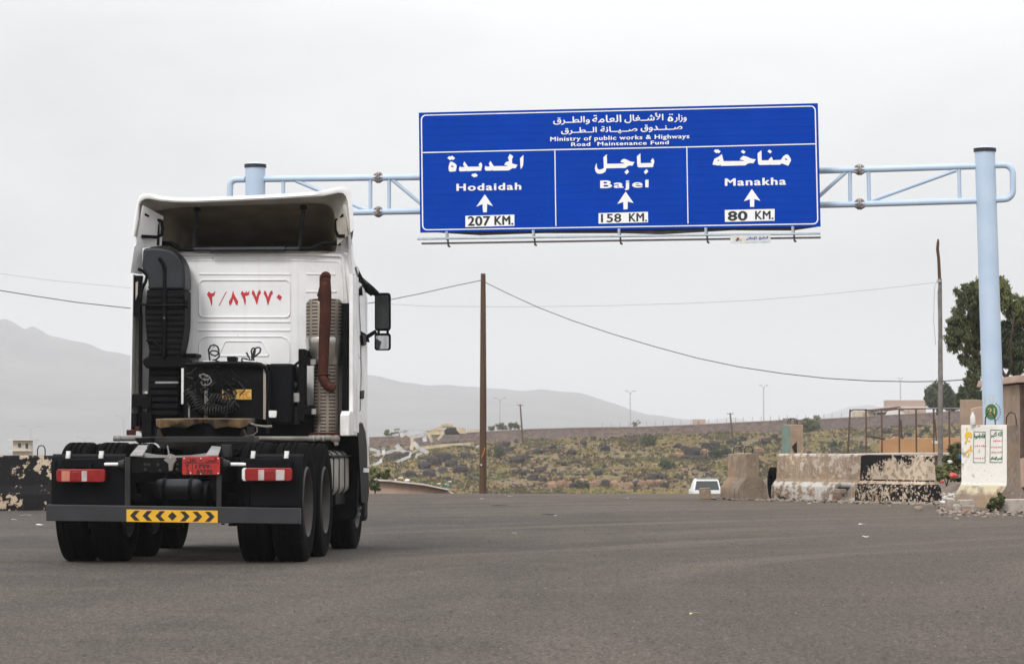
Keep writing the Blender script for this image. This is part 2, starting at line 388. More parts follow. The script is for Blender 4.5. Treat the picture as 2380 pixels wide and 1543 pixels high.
def wall_mat():
    n = NM('dry_stone_wall'); br = n.t.nodes.new('ShaderNodeTexBrick'); br.inputs['Scale'].default_value = 1.0
    X = n.xyz(); cb = n.t.nodes.new('ShaderNodeCombineXYZ'); n.t.links.new(X[0], cb.inputs[0]); n.t.links.new(X[2], cb.inputs[1]); n.t.links.new(cb.outputs[0], br.inputs['Vector'])
    br.inputs['Color1'].default_value = (.29, .21, .17, 1); br.inputs['Color2'].default_value = (.135, .105, .10, 1); br.inputs['Mortar'].default_value = (.075, .058, .052, 1)
    br.inputs['Brick Width'].default_value = .5; br.inputs['Row Height'].default_value = .28; br.inputs['Mortar Size'].default_value = .03; br.inputs['Bias'].default_value = -.1
    col = n.mix(n.mul(n.step(n.noise(.12, 4), .42, .62), .7), br.outputs[0], (.17, .14, .14))
    col = n.mix(n.mul(n.step(n.noise(1.3, 4, .7), .5, .68), .6), col, (.28, .21, .16))
    return n.done(col, .95, 0, .1)
M['stonewall'] = wall_mat()

def concrete(name, base=(.40, .295, .21), base2=(.30, .215, .15), paint=None):
    """paint: function(n, X, col) -> col"""
    n = NM(name); a = n.noise(2.4, 6, .65); b = n.noise(11, 4, .7); st = n.noise(1, 4, .6, n.vec(scale=(7, 7, .9)))
    col = n.mix(n.step(a, .38, .64), base, base2)
    col = n.mix(n.mul(n.step(st, .52, .68), .55), col, tuple(x * .72 for x in base2))
    col = n.mix(n.mul(n.step(b, .56, .68), .5), col, (.52, .45, .37))
    col = n.mix(n.mul(n.step(n.noise(26, 4, .7), .57, .66), .5), col, (.13, .10, .08)); col = n.mix(n.mul(n.step(n.noise(1.1, 3, .5), .50, .64), .45), col, (.46, .30, .17))
    if paint: col = paint(n, n.xyz(), col)
    sp = n.mul(n.step(n.vor(16), .16, .10), n.step(n.noise(5, 2), .5, .58)); col = n.mix(sp, col, (.10, .075, .06))
    n.bump(n.math('ADD', n.noise(9, 5, .7), n.math('MULTIPLY', b, .4)), .45, .03)
    return n.done(col, .92, 0, .15)
def flake(n, lo, hi, sc_=6, det=6): return n.step(n.noise(sc_, det, .62), lo, hi)
def paint_white_low(n, X, col):     # left barrier segment: white foot, pale smears above
    m = n.mul(n.step(X[2], .42, .40), flake(n, .56, .50, 5)); col = n.mix(m, col, (.72, .69, .64))
    m = n.mul(n.step(X[2], .45, .5), flake(n, .54, .60, 4.5)); col = n.mix(n.mul(m, .8), col, (.62, .53, .43))
    dr = n.step(n.noise(1, 5, .65, n.vec(scale=(14, 14, 1.2))), .55, .64); col = n.mix(n.mul(dr, .5), col, (.58, .50, .42)); col = n.mix(n.mul(n.step(n.noise(22, 4, .7), .56, .64), .55), col, (.68, .60, .52))
    edge = n.mul(n.step(X[2], .95, .985), flake(n, .56, .5, 7)); col = n.mix(edge, col, (.66, .60, .53))
    m = n.mul(n.mul(n.step(X[0], 2.05, 2.2), n.step(X[2], .42, .30)), n.step(X[0], 2.75, 2.6)); m = n.mul(m, flake(n, .58, .46, 2.5, 3)); return n.mix(m, col, (.03, .027, .027))
def paint_black(n, X, col):         # right barrier segment: black paint flaking off cream
    col = n.mix(flake(n, .56, .50, 9, 5), col, (.60, .49, .37))
    up = n.step(X[2], .47, .48); lo = n.step(X[2], .40, .39); patch = n.noise(2.6, 3, .5)
    fine = n.noise(15, 5, .65)
    left = n.math('ADD', n.step(X[0], 1.0, .1, 0, .16), n.step(X[2], .75, .95, 0, .10)); th = n.math('ADD', n.math('ADD', n.math('MULTIPLY', patch, .5), n.math('MULTIPLY', fine, .5)), left)
    m = n.mul(up, n.step(th, .585, .60)); m2 = n.mul(lo, n.step(n.math('ADD', fine, n.math('MULTIPLY', patch, .3)), .70, .67)); m3 = n.mul(n.mul(n.step(X[0], .08, .06), up), n.step(fine, .62, .58))
    m4 = n.mul(n.mul(n.step(n.math('ABSOLUTE', n.math('SUBTRACT', X[2], .47)), .022, .012), n.step(fine, .58, .54)), 1.0)
    mm = n.math('ADD', n.math('ADD', n.math('ADD', m, m2, True), m3, True), m4, True); return n.mix(mm, col, (.014, .012, .013))
def paint_black_full(n, X, col):    # left of the truck
    col = n.mix(.7, col, (.50, .41, .30))
    m = n.step(n.math('ADD', n.math('MULTIPLY', n.noise(2.4, 4, .6), .6), n.math('MULTIPLY', n.noise(11, 5, .65), .4)), .562, .548); return n.mix(m, col, (.014, .013, .014))
M['conc'] = concrete('weathered_concrete')
M['conc_white'] = concrete('concrete_white_foot', paint=paint_white_low)
M['conc_black'] = concrete('concrete_black_paint', paint=paint_black)
M['conc_blackall'] = concrete('concrete_black_peeling', paint=paint_black_full)
M['conc_dark'] = concrete('stained_concrete', (.34, .265, .195), (.22, .165, .12))
M['conc_green'] = pm('green_painted_concrete', (.20, .27, .225), (.165, .225, .19), 3, .8, rust=(.30, .29, .24), ramt=.64, rscale=4)
def paint_graf(n, X, col):
    # front (local -y) side whitewashed above the ledge
    g = n.t.nodes.new('ShaderNodeTexCoord'); N = n.xyz(g.outputs['Normal'])
    f = n.step(N[1], -.55, -.75); z = n.step(X[2], .44, .48)
    col = n.mix(n.mul(n.mul(f, z), flake(n, .70, .62, 3)), col, (.74, .71, .65))
    low = n.mul(n.mul(n.step(N[1], -.2, -.4), n.step(X[2], .25, .36)), flake(n, .60, .48, 4)); low = n.mul(low, n.step(X[2], .50, .47)); return n.mix(n.mul(low, .7), col, (.62, .55, .36))
M['conc_graf'] = concrete('whitewashed_concrete', (.30, .24, .19), (.22, .17, .135), paint=paint_graf)

# ------------------------------------------------------------------ text and outlines
def curve_mesh(polys):
    cu = bpy.data.curves.new('outline', 'CURVE'); cu.dimensions = '2D'; cu.fill_mode = 'FRONT'
    for p in polys:
        s = cu.splines.new('POLY'); s.points.add(len(p) - 1); s.use_cyclic_u = True
        for i, (x, y) in enumerate(p): s.points[i].co = (x, y, 0, 1)
    return _take(cu)
def _take(cu):
    o = bpy.data.objects.new('tmp', cu); C.objects.link(o)
    dg = bpy.context.evaluated_depsgraph_get(); dg.update(); me = o.evaluated_get(dg).to_mesh()
    V = [(v.co.x, v.co.y) for v in me.vertices]; Fs = [tuple(p.vertices) for p in me.polygons]
    o.evaluated_get(dg).to_mesh_clear(); bpy.data.objects.remove(o); bpy.data.curves.remove(cu); return V, Fs
def text_mesh(s, space=1.0):
    cu = bpy.data.curves.new('text', 'FONT'); cu.body = s; cu.size = 1; cu.resolution_u = 5; cu.space_character = space; return _take(cu)
AR = {}
def _ar():
    base = {'ا': 0xFE8D, 'أ': 0xFE83, 'إ': 0xFE87, 'ة': 0xFE93, 'د': 0xFEA9, 'ر': 0xFEAD, 'ز': 0xFEAF, 'و': 0xFEED}
    dual = {'ب': 0xFE8F, 'ت': 0xFE95, 'ج': 0xFE9D, 'ح': 0xFEA1, 'خ': 0xFEA5, 'س': 0xFEB1, 'ش': 0xFEB5, 'ص': 0xFEB9, 'ط': 0xFEC1, 'ع': 0xFEC9,
            'غ': 0xFECD, 'ق': 0xFED5, 'ك': 0xFED9, 'ل': 0xFEDD, 'م': 0xFEE1, 'ن': 0xFEE5, 'ه': 0xFEE9, 'ي': 0xFEF1}
    for k, c in base.items(): AR[k] = (chr(c), chr(c + 1), None, None)
    for k, c in dual.items(): AR[k] = tuple(chr(c + i) for i in range(4))
    for k, c in (('\u0001', 0xFEFB), ('\u0002', 0xFEF7), ('\u0003', 0xFEF9)): AR[k] = (chr(c), chr(c + 1), None, None)
    AR['ـ'] = ('ـ',) * 4
_ar()
def arabic(s):
    s = s.replace('لا', '\u0001').replace('لأ', '\u0002').replace('لإ', '\u0003'); o = []
    for i, ch in enumerate(s):
        if ch not in AR: o.append(ch); continue
        pv = i > 0 and s[i - 1] in AR and AR[s[i - 1]][2] is not None
        nx = i < len(s) - 1 and s[i + 1] in AR and AR[ch][2] is not None
        o.append(AR[ch][3 if pv and nx else 1 if pv else 2 if nx else 0])
    return ''.join(reversed(o))
def lay(name, VF, x0, x1, yt, yb, slope, mp, mat, parent, bold=0, world=True, steps=((0, 0), (1, 0), (-1, 0), (0, 1), (0, -1)), hyt=None, hyb=None):
    """fit outline VF to photo box x0..x1, yt..yb (at x0) on the surface given by mp(px, py, lift); hyt/hyb = reference height in glyph units"""
    V, Fs = VF; a = np.array(V); mn, mx_ = a.min(0), a.max(0)
    lo = mn[1] if hyb is None else hyb; hi = mx_[1] if hyt is None else hyt
    m = MB(); k = 0
    for dx, dy in (steps if bold else ((0, 0),)):
        pts = []
        for x, y in V:
            px = x0 + (x - mn[0]) / (mx_[0] - mn[0]) * (x1 - x0) + dx * bold
            py = yb + (y - lo) / (hi - lo) * (yt - yb) + slope * (px - x0) + dy * bold * .7
            pts.append(mp(px, py, .004 + k * .0006))
        m.add(pts, Fs); k += 1
    return m.build(name, mat, parent, world=world, smooth=0)
def flat(name, polys, mp, mat, parent, lift=.004, world=True):
    V, Fs = curve_mesh([[(x, -y) for x, y in p] for p in polys])
    return MB().add([mp(x, -y, lift) for x, y in V], Fs).build(name, mat, parent, world=world, smooth=0)

# ================================================================== SETTING
BASE = [(-1500, 1150), (300, 1130), (700, 1110), (790, 1060), (865, 1040), (1020, 1031), (1292, 1020), (1486, 1014), (1680, 1006), (1900, 1001), (2232, 986), (2500, 975), (4000, 960)]
TOP = [(860, 1017), (1020, 1010), (1132, 1003.5), (1234, 998), (1360, 994.5), (1486, 993), (1612, 988), (1829, 977), (1907, 975), (2058, 966), (2232, 956), (2420, 946)]
def g_road(Y):
    if Y < 28: return 0.0
    if Y < 33: return -.05 * sm(28, 33, Y)
    if Y < 62: return -.05
    if Y < 80: return -.05 - .028 * (Y - 62) ** 2 / 36
    if Y < 230: return -.05 - .028 * (Y - 71)
    return -.05 - .028 * 159 - .5 * sm(230, 300, Y)
def g(X, Y, rough=True):
    z = g_road(Y)
    if Y > 55 and X > 8.5: z += sm(10.9, 12.2, X) * sm(57, 68, Y) * (1 - sm(110, 160, Y)) * (.45 - min(0, g_road(Y) + .05))
    if Y > 290:
        px = 1190 + X / Y * F
        zb = HC + (1030 - interp(BASE, px)) / F * 400
        q = (Y - 292) / 108.0
        k = max(0.0, min(1.0, q)); k = k * .75 + .25 * k * k * (3 - 2 * k)
        z = z + (zb - z) * k if Y < 400 else zb
        if Y > 403: z = zb + .3 - (zb + 10) * sm(520, 900, Y)
        if rough and 292 < Y < 402:
            z += (noise.noise(Vector((X * .09, Y * .06, 0))) * .45 + noise.noise(Vector((X * .35, Y * .2, 3))) * .16) * sm(292, 320, Y) * (1 - sm(392, 401, Y))
    return z
def axis(parts):
    r = []
    for a, b, st in parts:
        n = max(1, int(round((b - a) / st))); r += [a + (b - a) * i / n for i in range(n)]
    return r + [parts[-1][1]]
def grid(name, xs, ys, fz, mat):
    nx, ny = len(xs), len(ys); V = np.array([(x, y, fz(x, y)) for y in ys for x in xs], np.float32)
    idx = np.arange(nx * ny).reshape(ny, nx)
    Fc = np.stack([idx[:-1, :-1], idx[:-1, 1:], idx[1:, 1:], idx[1:, :-1]], -1).reshape(-1, 4)
    return fast_mesh(name, V, Fc, mat, smooth=True)
RXR = 9.6
def road_zone(X, Y):
    if Y < -80 or Y > 232: return False
    if Y < 57: return -40 <= X <= 40
    if Y < 72: return -30 <= X <= RXR
    return -4.6 <= X <= 7.2
XS = axis([(-5200, -1000, 600), (-1000, -200, 100), (-200, -60, 10), (-60, 100, 1.0), (100, 240, 10), (240, 1000, 100), (1000, 5200, 600)])
YS = axis([(-300, -60, 60), (-60, 20, 8), (20, 80, 2), (80, 290, 6), (290, 404, 1.5), (404, 560, 12), (560, 1000, 60), (1000, 8000, 700)])
def inroad(X, Y, m): return road_zone(X - m, Y - m) and road_zone(X + m, Y + m) and road_zone(X - m, Y + m) and road_zone(X + m, Y - m)
struct(grid('ground', XS, YS, lambda x, y: g(x, y) - (.05 if inroad(x, y, 1.0) else 0.0), M['terrain']))
m = MB()
def road_patch(x0, x1, y0, y1, sx_, sy_):
    xs, ys = axis([(x0, x1, sx_)]), axis([(y0, y1, sy_)]); nx = len(xs)
    m.add([(x, y, g(x, y) + .006) for y in ys for x in xs], [(j * nx + i, j * nx + i + 1, (j + 1) * nx + i + 1, (j + 1) * nx + i) for j in range(len(ys) - 1) for i in range(nx - 1)])
road_patch(-40, 40, -80, 57, 8, 1.0); road_patch(-30, RXR, 57, 72, 1, .5); road_patch(-4.6, 7.2, 72, 232, 1.2, 1.0)
struct(m.build('road', M['asphalt'], smooth=60))

# far mountains (solid relief ranges)
def ridge_px(L, px): return interp(L, px)
RL = [(-2600, 900), (-1500, 840), (-700, 790), (-250, 765), (-60, 745), (20, 738), (40, 746), (62, 762), (80, 753), (100, 762), (120, 776), (170, 788), (215, 798), (250, 812), (302, 823), (420, 815), (560, 828), (700, 842),
      (855, 867), (900, 878), (990, 893), (1045, 892), (1120, 897), (1180, 903), (1290, 905), (1345, 910), (1400, 926), (1465, 950), (1500, 960), (1550, 967), (1610, 973), (1680, 985), (1800, 1010), (2000, 1028)]
RR = [(1380, 1020), (1500, 990), (1640, 976), (1700, 966), (1740, 979), (1800, 990), (1860, 979), (1905, 965), (1970, 944), (2020, 938), (2070, 948), (2130, 968), (2220, 978), (2400, 970), (2700, 950), (3300, 960), (4200, 990)]
def range_mesh(name, L, Yr, depth, pxs):
    rows = 26; V = []; nx = len(pxs)
    for j in range(rows + 1):
        t = j / rows; Yy = Yr - depth + depth * 1.6 * t; u = (Yy - (Yr - depth)) / depth
        for px in pxs:
            zr = HC + (1030 - ridge_px(L, px)) / F * Yr; X = (px - 1190) / F * Yr
            hgt = (u ** 1.25 if u <= 1 else max(0, 1 - (u - 1) / .6)); gully = noise.noise(Vector((X * .004, Yy * .0016, 1))) + .5 * noise.noise(Vector((X * .011, Yy * .004, 5)))
            z = -10.5 + (zr + 10) * hgt + gully * zr * .16 * (1 - abs(u - 1)) * (abs(u - 1) ** .6) * min(1, 2.2 * u)
            if abs(u - 1) < .02: z += noise.noise(Vector((X * .03, 0, 9))) * 2.2
            V.append((X, Yy, z))
    idx = np.arange((rows + 1) * nx).reshape(rows + 1, nx)
    Fc = np.stack([idx[:-1, :-1], idx[:-1, 1:], idx[1:, 1:], idx[1:, :-1]], -1).reshape(-1, 4)
    return struct(fast_mesh(name, V, Fc, M['mountain'], smooth=True))
range_mesh('mountain', RL, 4600, 1500, [-2600 + 120 * i for i in range(21)] + [-80 + 9 * i for i in range(232)])
range_mesh('hill', RR, 6400, 1400, [1380 + 12 * i for i in range(86)] + [2410 + 120 * i for i in range(16)])

# ------------------------------------------------------------------ stone wall along the top of the slope
WY = 400.0
def wall_box(px0, px1, y0, thick, mat, pr_=None): pass
wl = MB(); cap = MB(); rings = []; crings = []
pxs = [858 + 12 * i for i in range(134)]
for px in pxs:
    X = (px - 1190) / F * WY; zt = HC + (1030 - interp(TOP, px)) / F * WY; zb = HC + (1030 - interp(BASE, px)) / F * WY - .8
    rings.append([Vector((X, WY + .25, zb)), Vector((X, WY + .25, zt)), Vector((X, WY + .75, zt)), Vector((X, WY + .75, zb))])
    crings.append([Vector((X, WY + .18, zt - .01)), Vector((X, WY + .18, zt + .12)), Vector((X, WY + .82, zt + .12)), Vector((X, WY + .82, zt - .01))])
wl.loft(rings, True, True); cap.loft(crings, True, True)
wall = tag(recenter(wl.build('stone_wall', M['stonewall'], smooth=0)), 'long brown dry stone wall running along the top of the scrub slope', 'wall')
cap.build('coping', M['block'], wall, smooth=0)
for i in range(28):
    px = 1482 + 20.6 * i + random.uniform(-1.5, 1.5)
    if px > 2060: break
    X = (px - 1190) / F * WY; zt = HC + (1030 - interp(TOP, px)) / F * WY
    MB().tube([(X, WY + .5, zt), (X + random.uniform(-.05, .05), WY + .5, zt + .78)], .045, 5).build('fence_post', M['galv'], wall)
for i in range(4):
    px = 1400 + 20.6 * i; X = (px - 1190) / F * WY; zt = HC + (1030 - interp(TOP, px)) / F * WY
    MB().tube([(X, WY + .5, zt), (X, WY + .5, zt + .78)], .045, 5).build('fence_post', M['galv'], wall)

# ------------------------------------------------------------------ foliage helper
def leaves(blobs, n, size, aspect=2.2, droop=.5, clump=.35, seed=1):
    """blobs: (centre, radii) list; leaf quads clumped inside the volumes"""
    rs = np.random.RandomState(seed); wts = np.array([b[1][0] * b[1][1] * b[1][2] for b in blobs]) ** .7; wts /= wts.sum()
    nc = max(6, min(n // 22, 520)); P = []
    which = rs.choice(len(blobs), nc, p=wts); dirs = rs.normal(size=(nc, 3)); dirs /= np.linalg.norm(dirs, axis=1)[:, None]
    rad_ = rs.uniform(.25, 1, nc) ** .45; jitter = 1 + rs.normal(0, .10, nc)
    ctr = np.array([b[0] for b in blobs])[which] + dirs * rad_[:, None] * np.array([b[1] for b in blobs])[which] * jitter[:, None]
    k = rs.randint(0, nc, n); avg = np.mean([min(b[1]) for b in blobs])
    p = ctr[k] + rs.normal(0, 1, (n, 3)) * clump * avg * .42 * np.array([1, 1, .9])
    d = rs.normal(size=(n, 3)); d[:, 2] -= droop * 2; d /= np.linalg.norm(d, axis=1)[:, None]
    e_ = np.cross(d, rs.normal(size=(n, 3))); e_ /= np.linalg.norm(e_, axis=1)[:, None]
    s = size * rs.uniform(.6, 1.4, n)[:, None]; L = d * s * aspect * .5; W = e_ * s * .5
    V = np.concatenate([p - L, p - W * .9, p + L, p + W * .9], 1).reshape(-1, 3)
    Fc = np.arange(4 * n).reshape(-1, 4); return V, Fc
def bush(name, label, cat, px, yt, yb, wpx, Y, mat, n=900, group=None, stem=True, zb=None, seed=3, size=None):
    base = at(px, yb, Y)
    if zb is not None: base.z = zb
    top = at(px, yt, Y); h = top.z - base.z; wd = wpx / F * Y
    t = thing(name, label, cat, base, 0, group)
    rs = random.Random(seed); bl = []
    for i in range(6):
        a = rs.uniform(-.32, .32) * wd; bl.append(((a, rs.uniform(-.2, .2) * wd, h * rs.uniform(.28, .60)), (wd * .24, wd * .24, h * rs.uniform(.26, .38))))
    V, Fc = leaves(bl, n, size or max(wd, h) * .06, 1.8, .1, .5, seed); o = fast_mesh('crown', V, Fc, mat, t)
    m = MB()
    for i in range(4): m.tube([(0, 0, -.1), (rs.uniform(-.1, .1) * wd, 0, h * .25), (rs.uniform(-.3, .3) * wd, 0, h * .6)], [h * .03, h * .02, h * .008], 5)
    m.build('stem', M['bark'], t, world=False); return t

# rocks
def rock_mesh(seed, sub=2):
    bm = bmesh.new(); bmesh.ops.create_icosphere(bm, subdivisions=sub, radius=1); o = Vector((seed * 7.1, seed * 3.3, 0))
    for v in bm.verts:
        p = v.co.copy(); k = 1 + .42 * noise.noise(p * .9 + o) + .22 * noise.noise(p * 2.3 + o); p *= k; p.z *= .72
        for ax, lim in ((0, .8), (1, .75), (2, .55)):
            if p[ax] > lim: p[ax] = lim + (p[ax] - lim) * .3
        v.co = p
    me = bpy.data.meshes.new('rock'); bm.to_mesh(me); bm.free(); return me
RM = [rock_mesh(i) for i in range(6)]; RT = [rock_mesh(i + 9) for i in range(3)]
for me in RM: me.materials.append(M['rock'])
for me in RT: me.materials.append(M['rocktan'])
def hillpos(px, y):
    """point of the slope seen at photo pixel"""
    for k in range(220):
        Y = 296 + k * .5; p = at(px, y, Y)
        if g(p.x, Y) >= p.z: return Vector((p.x, Y, g(p.x, Y)))
    return None
LMK = [(880, 'the truck cab'), (950, 'the torn metal'), (1050, 'the teal bag'), (1123, 'the wooden pole'), (1165, 'the street lamp'), (1214, 'the leaning pole'), (1291, 'the left sign line'), (1356, 'the crest bush'), (1430, 'the sign middle'), (1504, 'the broad bush'), (1600, 'the right sign line'), (1643, 'the white car'), (1702, 'the hooked barrier'), (1775, 'the thin street lamp'), (1844, 'the tall block'), (1910, 'the pale barrier'), (1976, 'the first post'), (2049, 'the third post'), (2129, 'the fifth post')]
SEEN = {}
def boulder(px, y, wpx, tan=False, label=None, hf=.62):
    p = hillpos(px, y + wpx * .22)
    if p is None: return
    s = wpx / F * p.y * .5; me = random.choice(RT if tan else RM); o = bpy.data.objects.new('boulder', me); C.objects.link(o)
    o.location = p + Vector((0, 0, s * .40)); o.scale = (s, s, s * hf * 1.7); o.rotation_euler = (random.uniform(-.2, .2), random.uniform(-.2, .2), random.uniform(0, 6))
    near = min(LMK, key=lambda q: abs(q[0] - px)); side = ('left of ' if px < near[0] - 4 else 'right of ' if px > near[0] + 4 else 'straight below ') + near[1]
    lv = 'at the foot of' if y > 1112 else 'low on' if y > 1092 else 'midway up' if y > 1070 else 'upper half of' if y > 1045 else 'near the top of'
    sz = 'large' if wpx > 27 else 'broad' if wpx > 21 else 'medium' if wpx > 14 else 'small' if wpx > 10 else 'tiny'; cl_ = 'tan' if tan else 'dark'
    lb_ = f'{sz} {cl_} boulder {lv} the slope, {side}'
    if lb_ in SEEN: lb_ = lb_.replace(' boulder', ' boulder, ' + ('right' if px > SEEN[lb_][0] else 'left') + ' twin,', 1).replace('near the top of the slope', 'high up').replace('upper half of the slope', 'upper slope').replace('midway up the slope', 'midway').replace('low on the slope', 'low down')
    SEEN[lb_] = (px, y)
    tag(o, label or lb_, 'boulder', 'boulders on the scrub slope')
# largest ones, as seen
for px, y, wd, tn in [(930, 1060, 26, 0), (948, 1056, 22, 0), (985, 1081, 34, 0), (1010, 1075, 38, 0), (1030, 1064, 40, 0), (1050, 1078, 32, 0), (1068, 1092, 36, 0), (1082, 1060, 30, 0), (1100, 1064, 18, 0), (1095, 1042, 16, 0),
                      (1000, 1100, 36, 0), (1030, 1092, 22, 0), (1040, 1113, 20, 0), (955, 1102, 30, 0), (910, 1065, 18, 0), (1105, 1104, 14, 0), (1160, 1047, 24, 0), (1172, 1035, 30, 0), (1185, 1045, 22, 0), (1205, 1068, 34, 0), (1222, 1062, 22, 0),
                      (1250, 1050, 24, 0), (1285, 1040, 20, 0), (1310, 1078, 20, 0), (1255, 1092, 24, 0), (1262, 1090, 18, 0), (1215, 1100, 22, 0), (1240, 1110, 26, 0), (1262, 1115, 18, 0), (1196, 1098, 14, 0), (1330, 1052, 26, 0), (1402, 1036, 20, 0),
                      (1470, 1026, 20, 0), (1380, 1018, 14, 0), (1357, 1030, 22, 0), (1405, 1042, 26, 0), (1338, 1074, 24, 0), (1300, 1078, 18, 0), (1390, 1100, 22, 0), (1360, 1105, 16, 0), (1398, 1122, 18, 0), (1520, 1110, 30, 0), (1540, 1108, 24, 0),
                      (1580, 1110, 20, 0), (1575, 1037, 22, 0), (1590, 1042, 22, 0), (1545, 1034, 14, 0), (1610, 1052, 44, 0), (1620, 1066, 24, 0), (1595, 1064, 22, 0), (1640, 1038, 30, 0), (1660, 1034, 30, 0), (1700, 1028, 26, 0), (1725, 1020, 22, 0),
                      (1780, 1026, 26, 0), (1800, 1014, 18, 0), (1815, 1022, 18, 0), (1638, 1064, 18, 0), (1720, 1045, 14, 0), (1505, 1045, 14, 1), (1430, 1038, 12, 1), (1765, 1048, 26, 1), (1660, 1058, 26, 1), (1640, 1050, 20, 1), (1580, 1060, 26, 1),
                      (1940, 1046, 20, 0), (1925, 1090, 12, 0), (2085, 1014, 24, 0), (2060, 1004, 20, 0), (2110, 1010, 20, 0), (1470, 1080, 12, 0), (1300, 1104, 16, 0), (1145, 1100, 16, 0), (1405, 1085, 14, 0), (890, 1035, 14, 0)]:
    boulder(px, y, wd, bool(tn))
for i in range(16):     # brown boulders just beyond the crest
    boulder(1285 + i * 17.5 + random.uniform(-4, 4), 1128 + random.uniform(-5, 4), random.uniform(18, 34), i % 4 != 3, hf=.8)
for i in range(120):
    px = random.uniform(860, 2180); y = random.uniform(interp(BASE, px) + 8, 1134); boulder(px, y, random.uniform(6, 15), random.random() < .3)
# small stones, too many to count
def scatter_rocks(name, pts, base_me, mats):
    V, Fc, ma = [], [], []; src = [(np.array([v.co[:] for v in me.vertices]), np.array([list(p.vertices) for p in me.polygons])) for me in base_me]
    n = 0
    for (p, s, rz) in pts:
        k = random.randrange(len(src)); v, f = src[k]; c, s_ = math.cos(rz), math.sin(rz)
        vv = np.stack([v[:, 0] * c - v[:, 1] * s_, v[:, 0] * s_ + v[:, 1] * c, v[:, 2] * .8], 1) * s + np.array(p); V.append(vv); Fc.append(f + n); n += len(v)
    return fast_mesh(name, np.concatenate(V), np.concatenate(Fc), mats)
RS = [rock_mesh(i + 20, 1) for i in range(4)]
def rnd_hill():
    Y = 300 + 100 * random.random(); px = random.uniform(840, 2420); X = (px - 1190) / F * Y; return X, Y
for nm, cnt, mt, lo, hi in (('dark_stones', 3200, M['rock'], .10, .42), ('tan_stones', 1500, M['rocktan'], .08, .34)):
    pts = []
    for i in range(cnt):
        X, Y = rnd_hill(); s = lo + (hi - lo) * random.random() ** 2.2; pts.append(((X, Y, g(X, Y) + s * .15), s, random.uniform(0, 6)))
    struct(tag(scatter_rocks(nm, pts, RS, mt), nm.replace('_', ' ') + ' strewn over the scrub slope', 'stones'), 'stuff')
# grass and low scrub
rs = np.random.RandomState(5)
def grass(name, n, mat, hlo, hhi, wd, label, dens, nb=5):
    P = []
    while len(P) < n:
        X, Y = rnd_hill()
        if noise.noise(Vector((X * .15, Y * .07, dens))) + .5 * noise.noise(Vector((X * .5, Y * .3, dens))) > rs.uniform(-.05, .28): P.append((X, Y, g(X, Y) - .02))
    P = np.repeat(np.array(P), nb, 0); k = len(P); h = rs.uniform(hlo, hhi, k)[:, None]; a = rs.uniform(0, 6.28, k); b = rs.uniform(0, 6.28, k); r = rs.uniform(0, .8, k)[:, None] * h * 1.2
    off = np.stack([np.cos(a), np.sin(a), np.zeros(k)], 1); sd = np.stack([np.cos(b), np.sin(b), np.zeros(k)], 1) * wd * h
    c = P + off * r * .55; tip = P + off * r * 1.15 + np.array([0, 0, 1]) * h
    V = np.concatenate([c - sd, c + sd, tip], 1).reshape(-1, 3); Fc = np.arange(3 * k).reshape(-1, 3)
    struct(tag(fast_mesh(name, V, Fc, mat), label, 'grass'), 'stuff')
M['grassgreen'] = pm('green_grass', (.165, .155, .060), (.105, .112, .045), .12, .85, spec=.1)
M['grassyellow'] = pm('dry_grass', (.36, .29, .12), (.26, .20, .085), .15, .85, spec=.1)
M['scrub'] = pm('brown_scrub', (.12, .085, .05), (.085, .07, .04), .2, .9, spec=.1)
grass('green_grass', 5200, M['grassgreen'], .12, .36, .55, 'green grass tufts covering the rocky slope', 1.0)
grass('dry_grass', 6500, M['grassyellow'], .12, .36, .55, 'yellowish dry grass on the rocky slope', 7.0)
grass('brown_scrub', 3500, M['scrub'], .15, .45, .6, 'low brown scrub among the stones of the slope', 13.0)

# bushes on and above the slope
def hb(px, yt, yb, wd, mat, lab, n=500, Y=None, seed=1, cat='bush', grp='bushes on the scrub slope'):
    p = hillpos(px, yb - 2) if Y is None else at(px, yb, Y)
    if p is None: p = at(px, yb, 340)
    bush('bush', lab, cat, px, yt, yb, wd, p.y, mat, n, grp, seed=seed, zb=p.z)
D, B_ = M['leafdark'], M['leaf']
rs7 = random.Random(77)
for i in range(34):
    px = rs7.uniform(870, 2160); yb = rs7.uniform(interp(BASE, px) + 10, 1136); wd = rs7.choice((9, 11, 13, 16, 20, 26)); near = min(LMK, key=lambda q: abs(q[0] - px))
    hb(px, yb - wd * rs7.uniform(.5, .8), yb, wd, rs7.choice((D, B_, M['scrub'], M['grassgreen'])), ('second ' if i == -1 else '') + ('tiny' if wd < 11 else 'small' if wd < 15 else 'medium' if wd < 22 else 'broad') + (' scrub bush ' if i % 2 else ' rounded scrub bush ') + ('' + ('low' if yb > 1100 else 'midway' if yb > 1060 else 'high') + ' on the slope, ' + ('left of ' if px < near[0] else 'right of ') + near[1]), 160, seed=100 + i)
hb(1504, 1000, 1042, 44, B_, 'broad dark green bush below the stone wall, above the middle of the slope', 1500, seed=2)
hb(1548, 1062, 1096, 46, D, 'dark bush on the slope just left above the white car', 900, seed=3)
hb(1675, 1034, 1068, 60, D, 'wide dark bush on the slope left of the leaning utility pole foot', 1200, seed=4)
hb(1156, 1035, 1070, 40, D, 'dark bush immediately right of the brown wooden pole', 800, seed=5)
hb(1356, 1110, 1142, 36, D, 'dark bush standing at the crest of the road', 800, seed=6)
hb(1878, 961, 1010, 58, B_, 'large green bush growing against the stone wall behind the tall concrete block', 2000, Y=398, seed=7)
hb(1830, 968, 985, 40, B_, 'low bush peeping over the stone wall', 500, Y=404, seed=8)
hb(1720, 1015, 1034, 24, D, 'small round bush high on the slope beside the utility pole', 300, seed=9)
hb(1088, 1100, 1122, 26, D, 'small dark bush low on the slope left of the wooden pole', 300, seed=10)
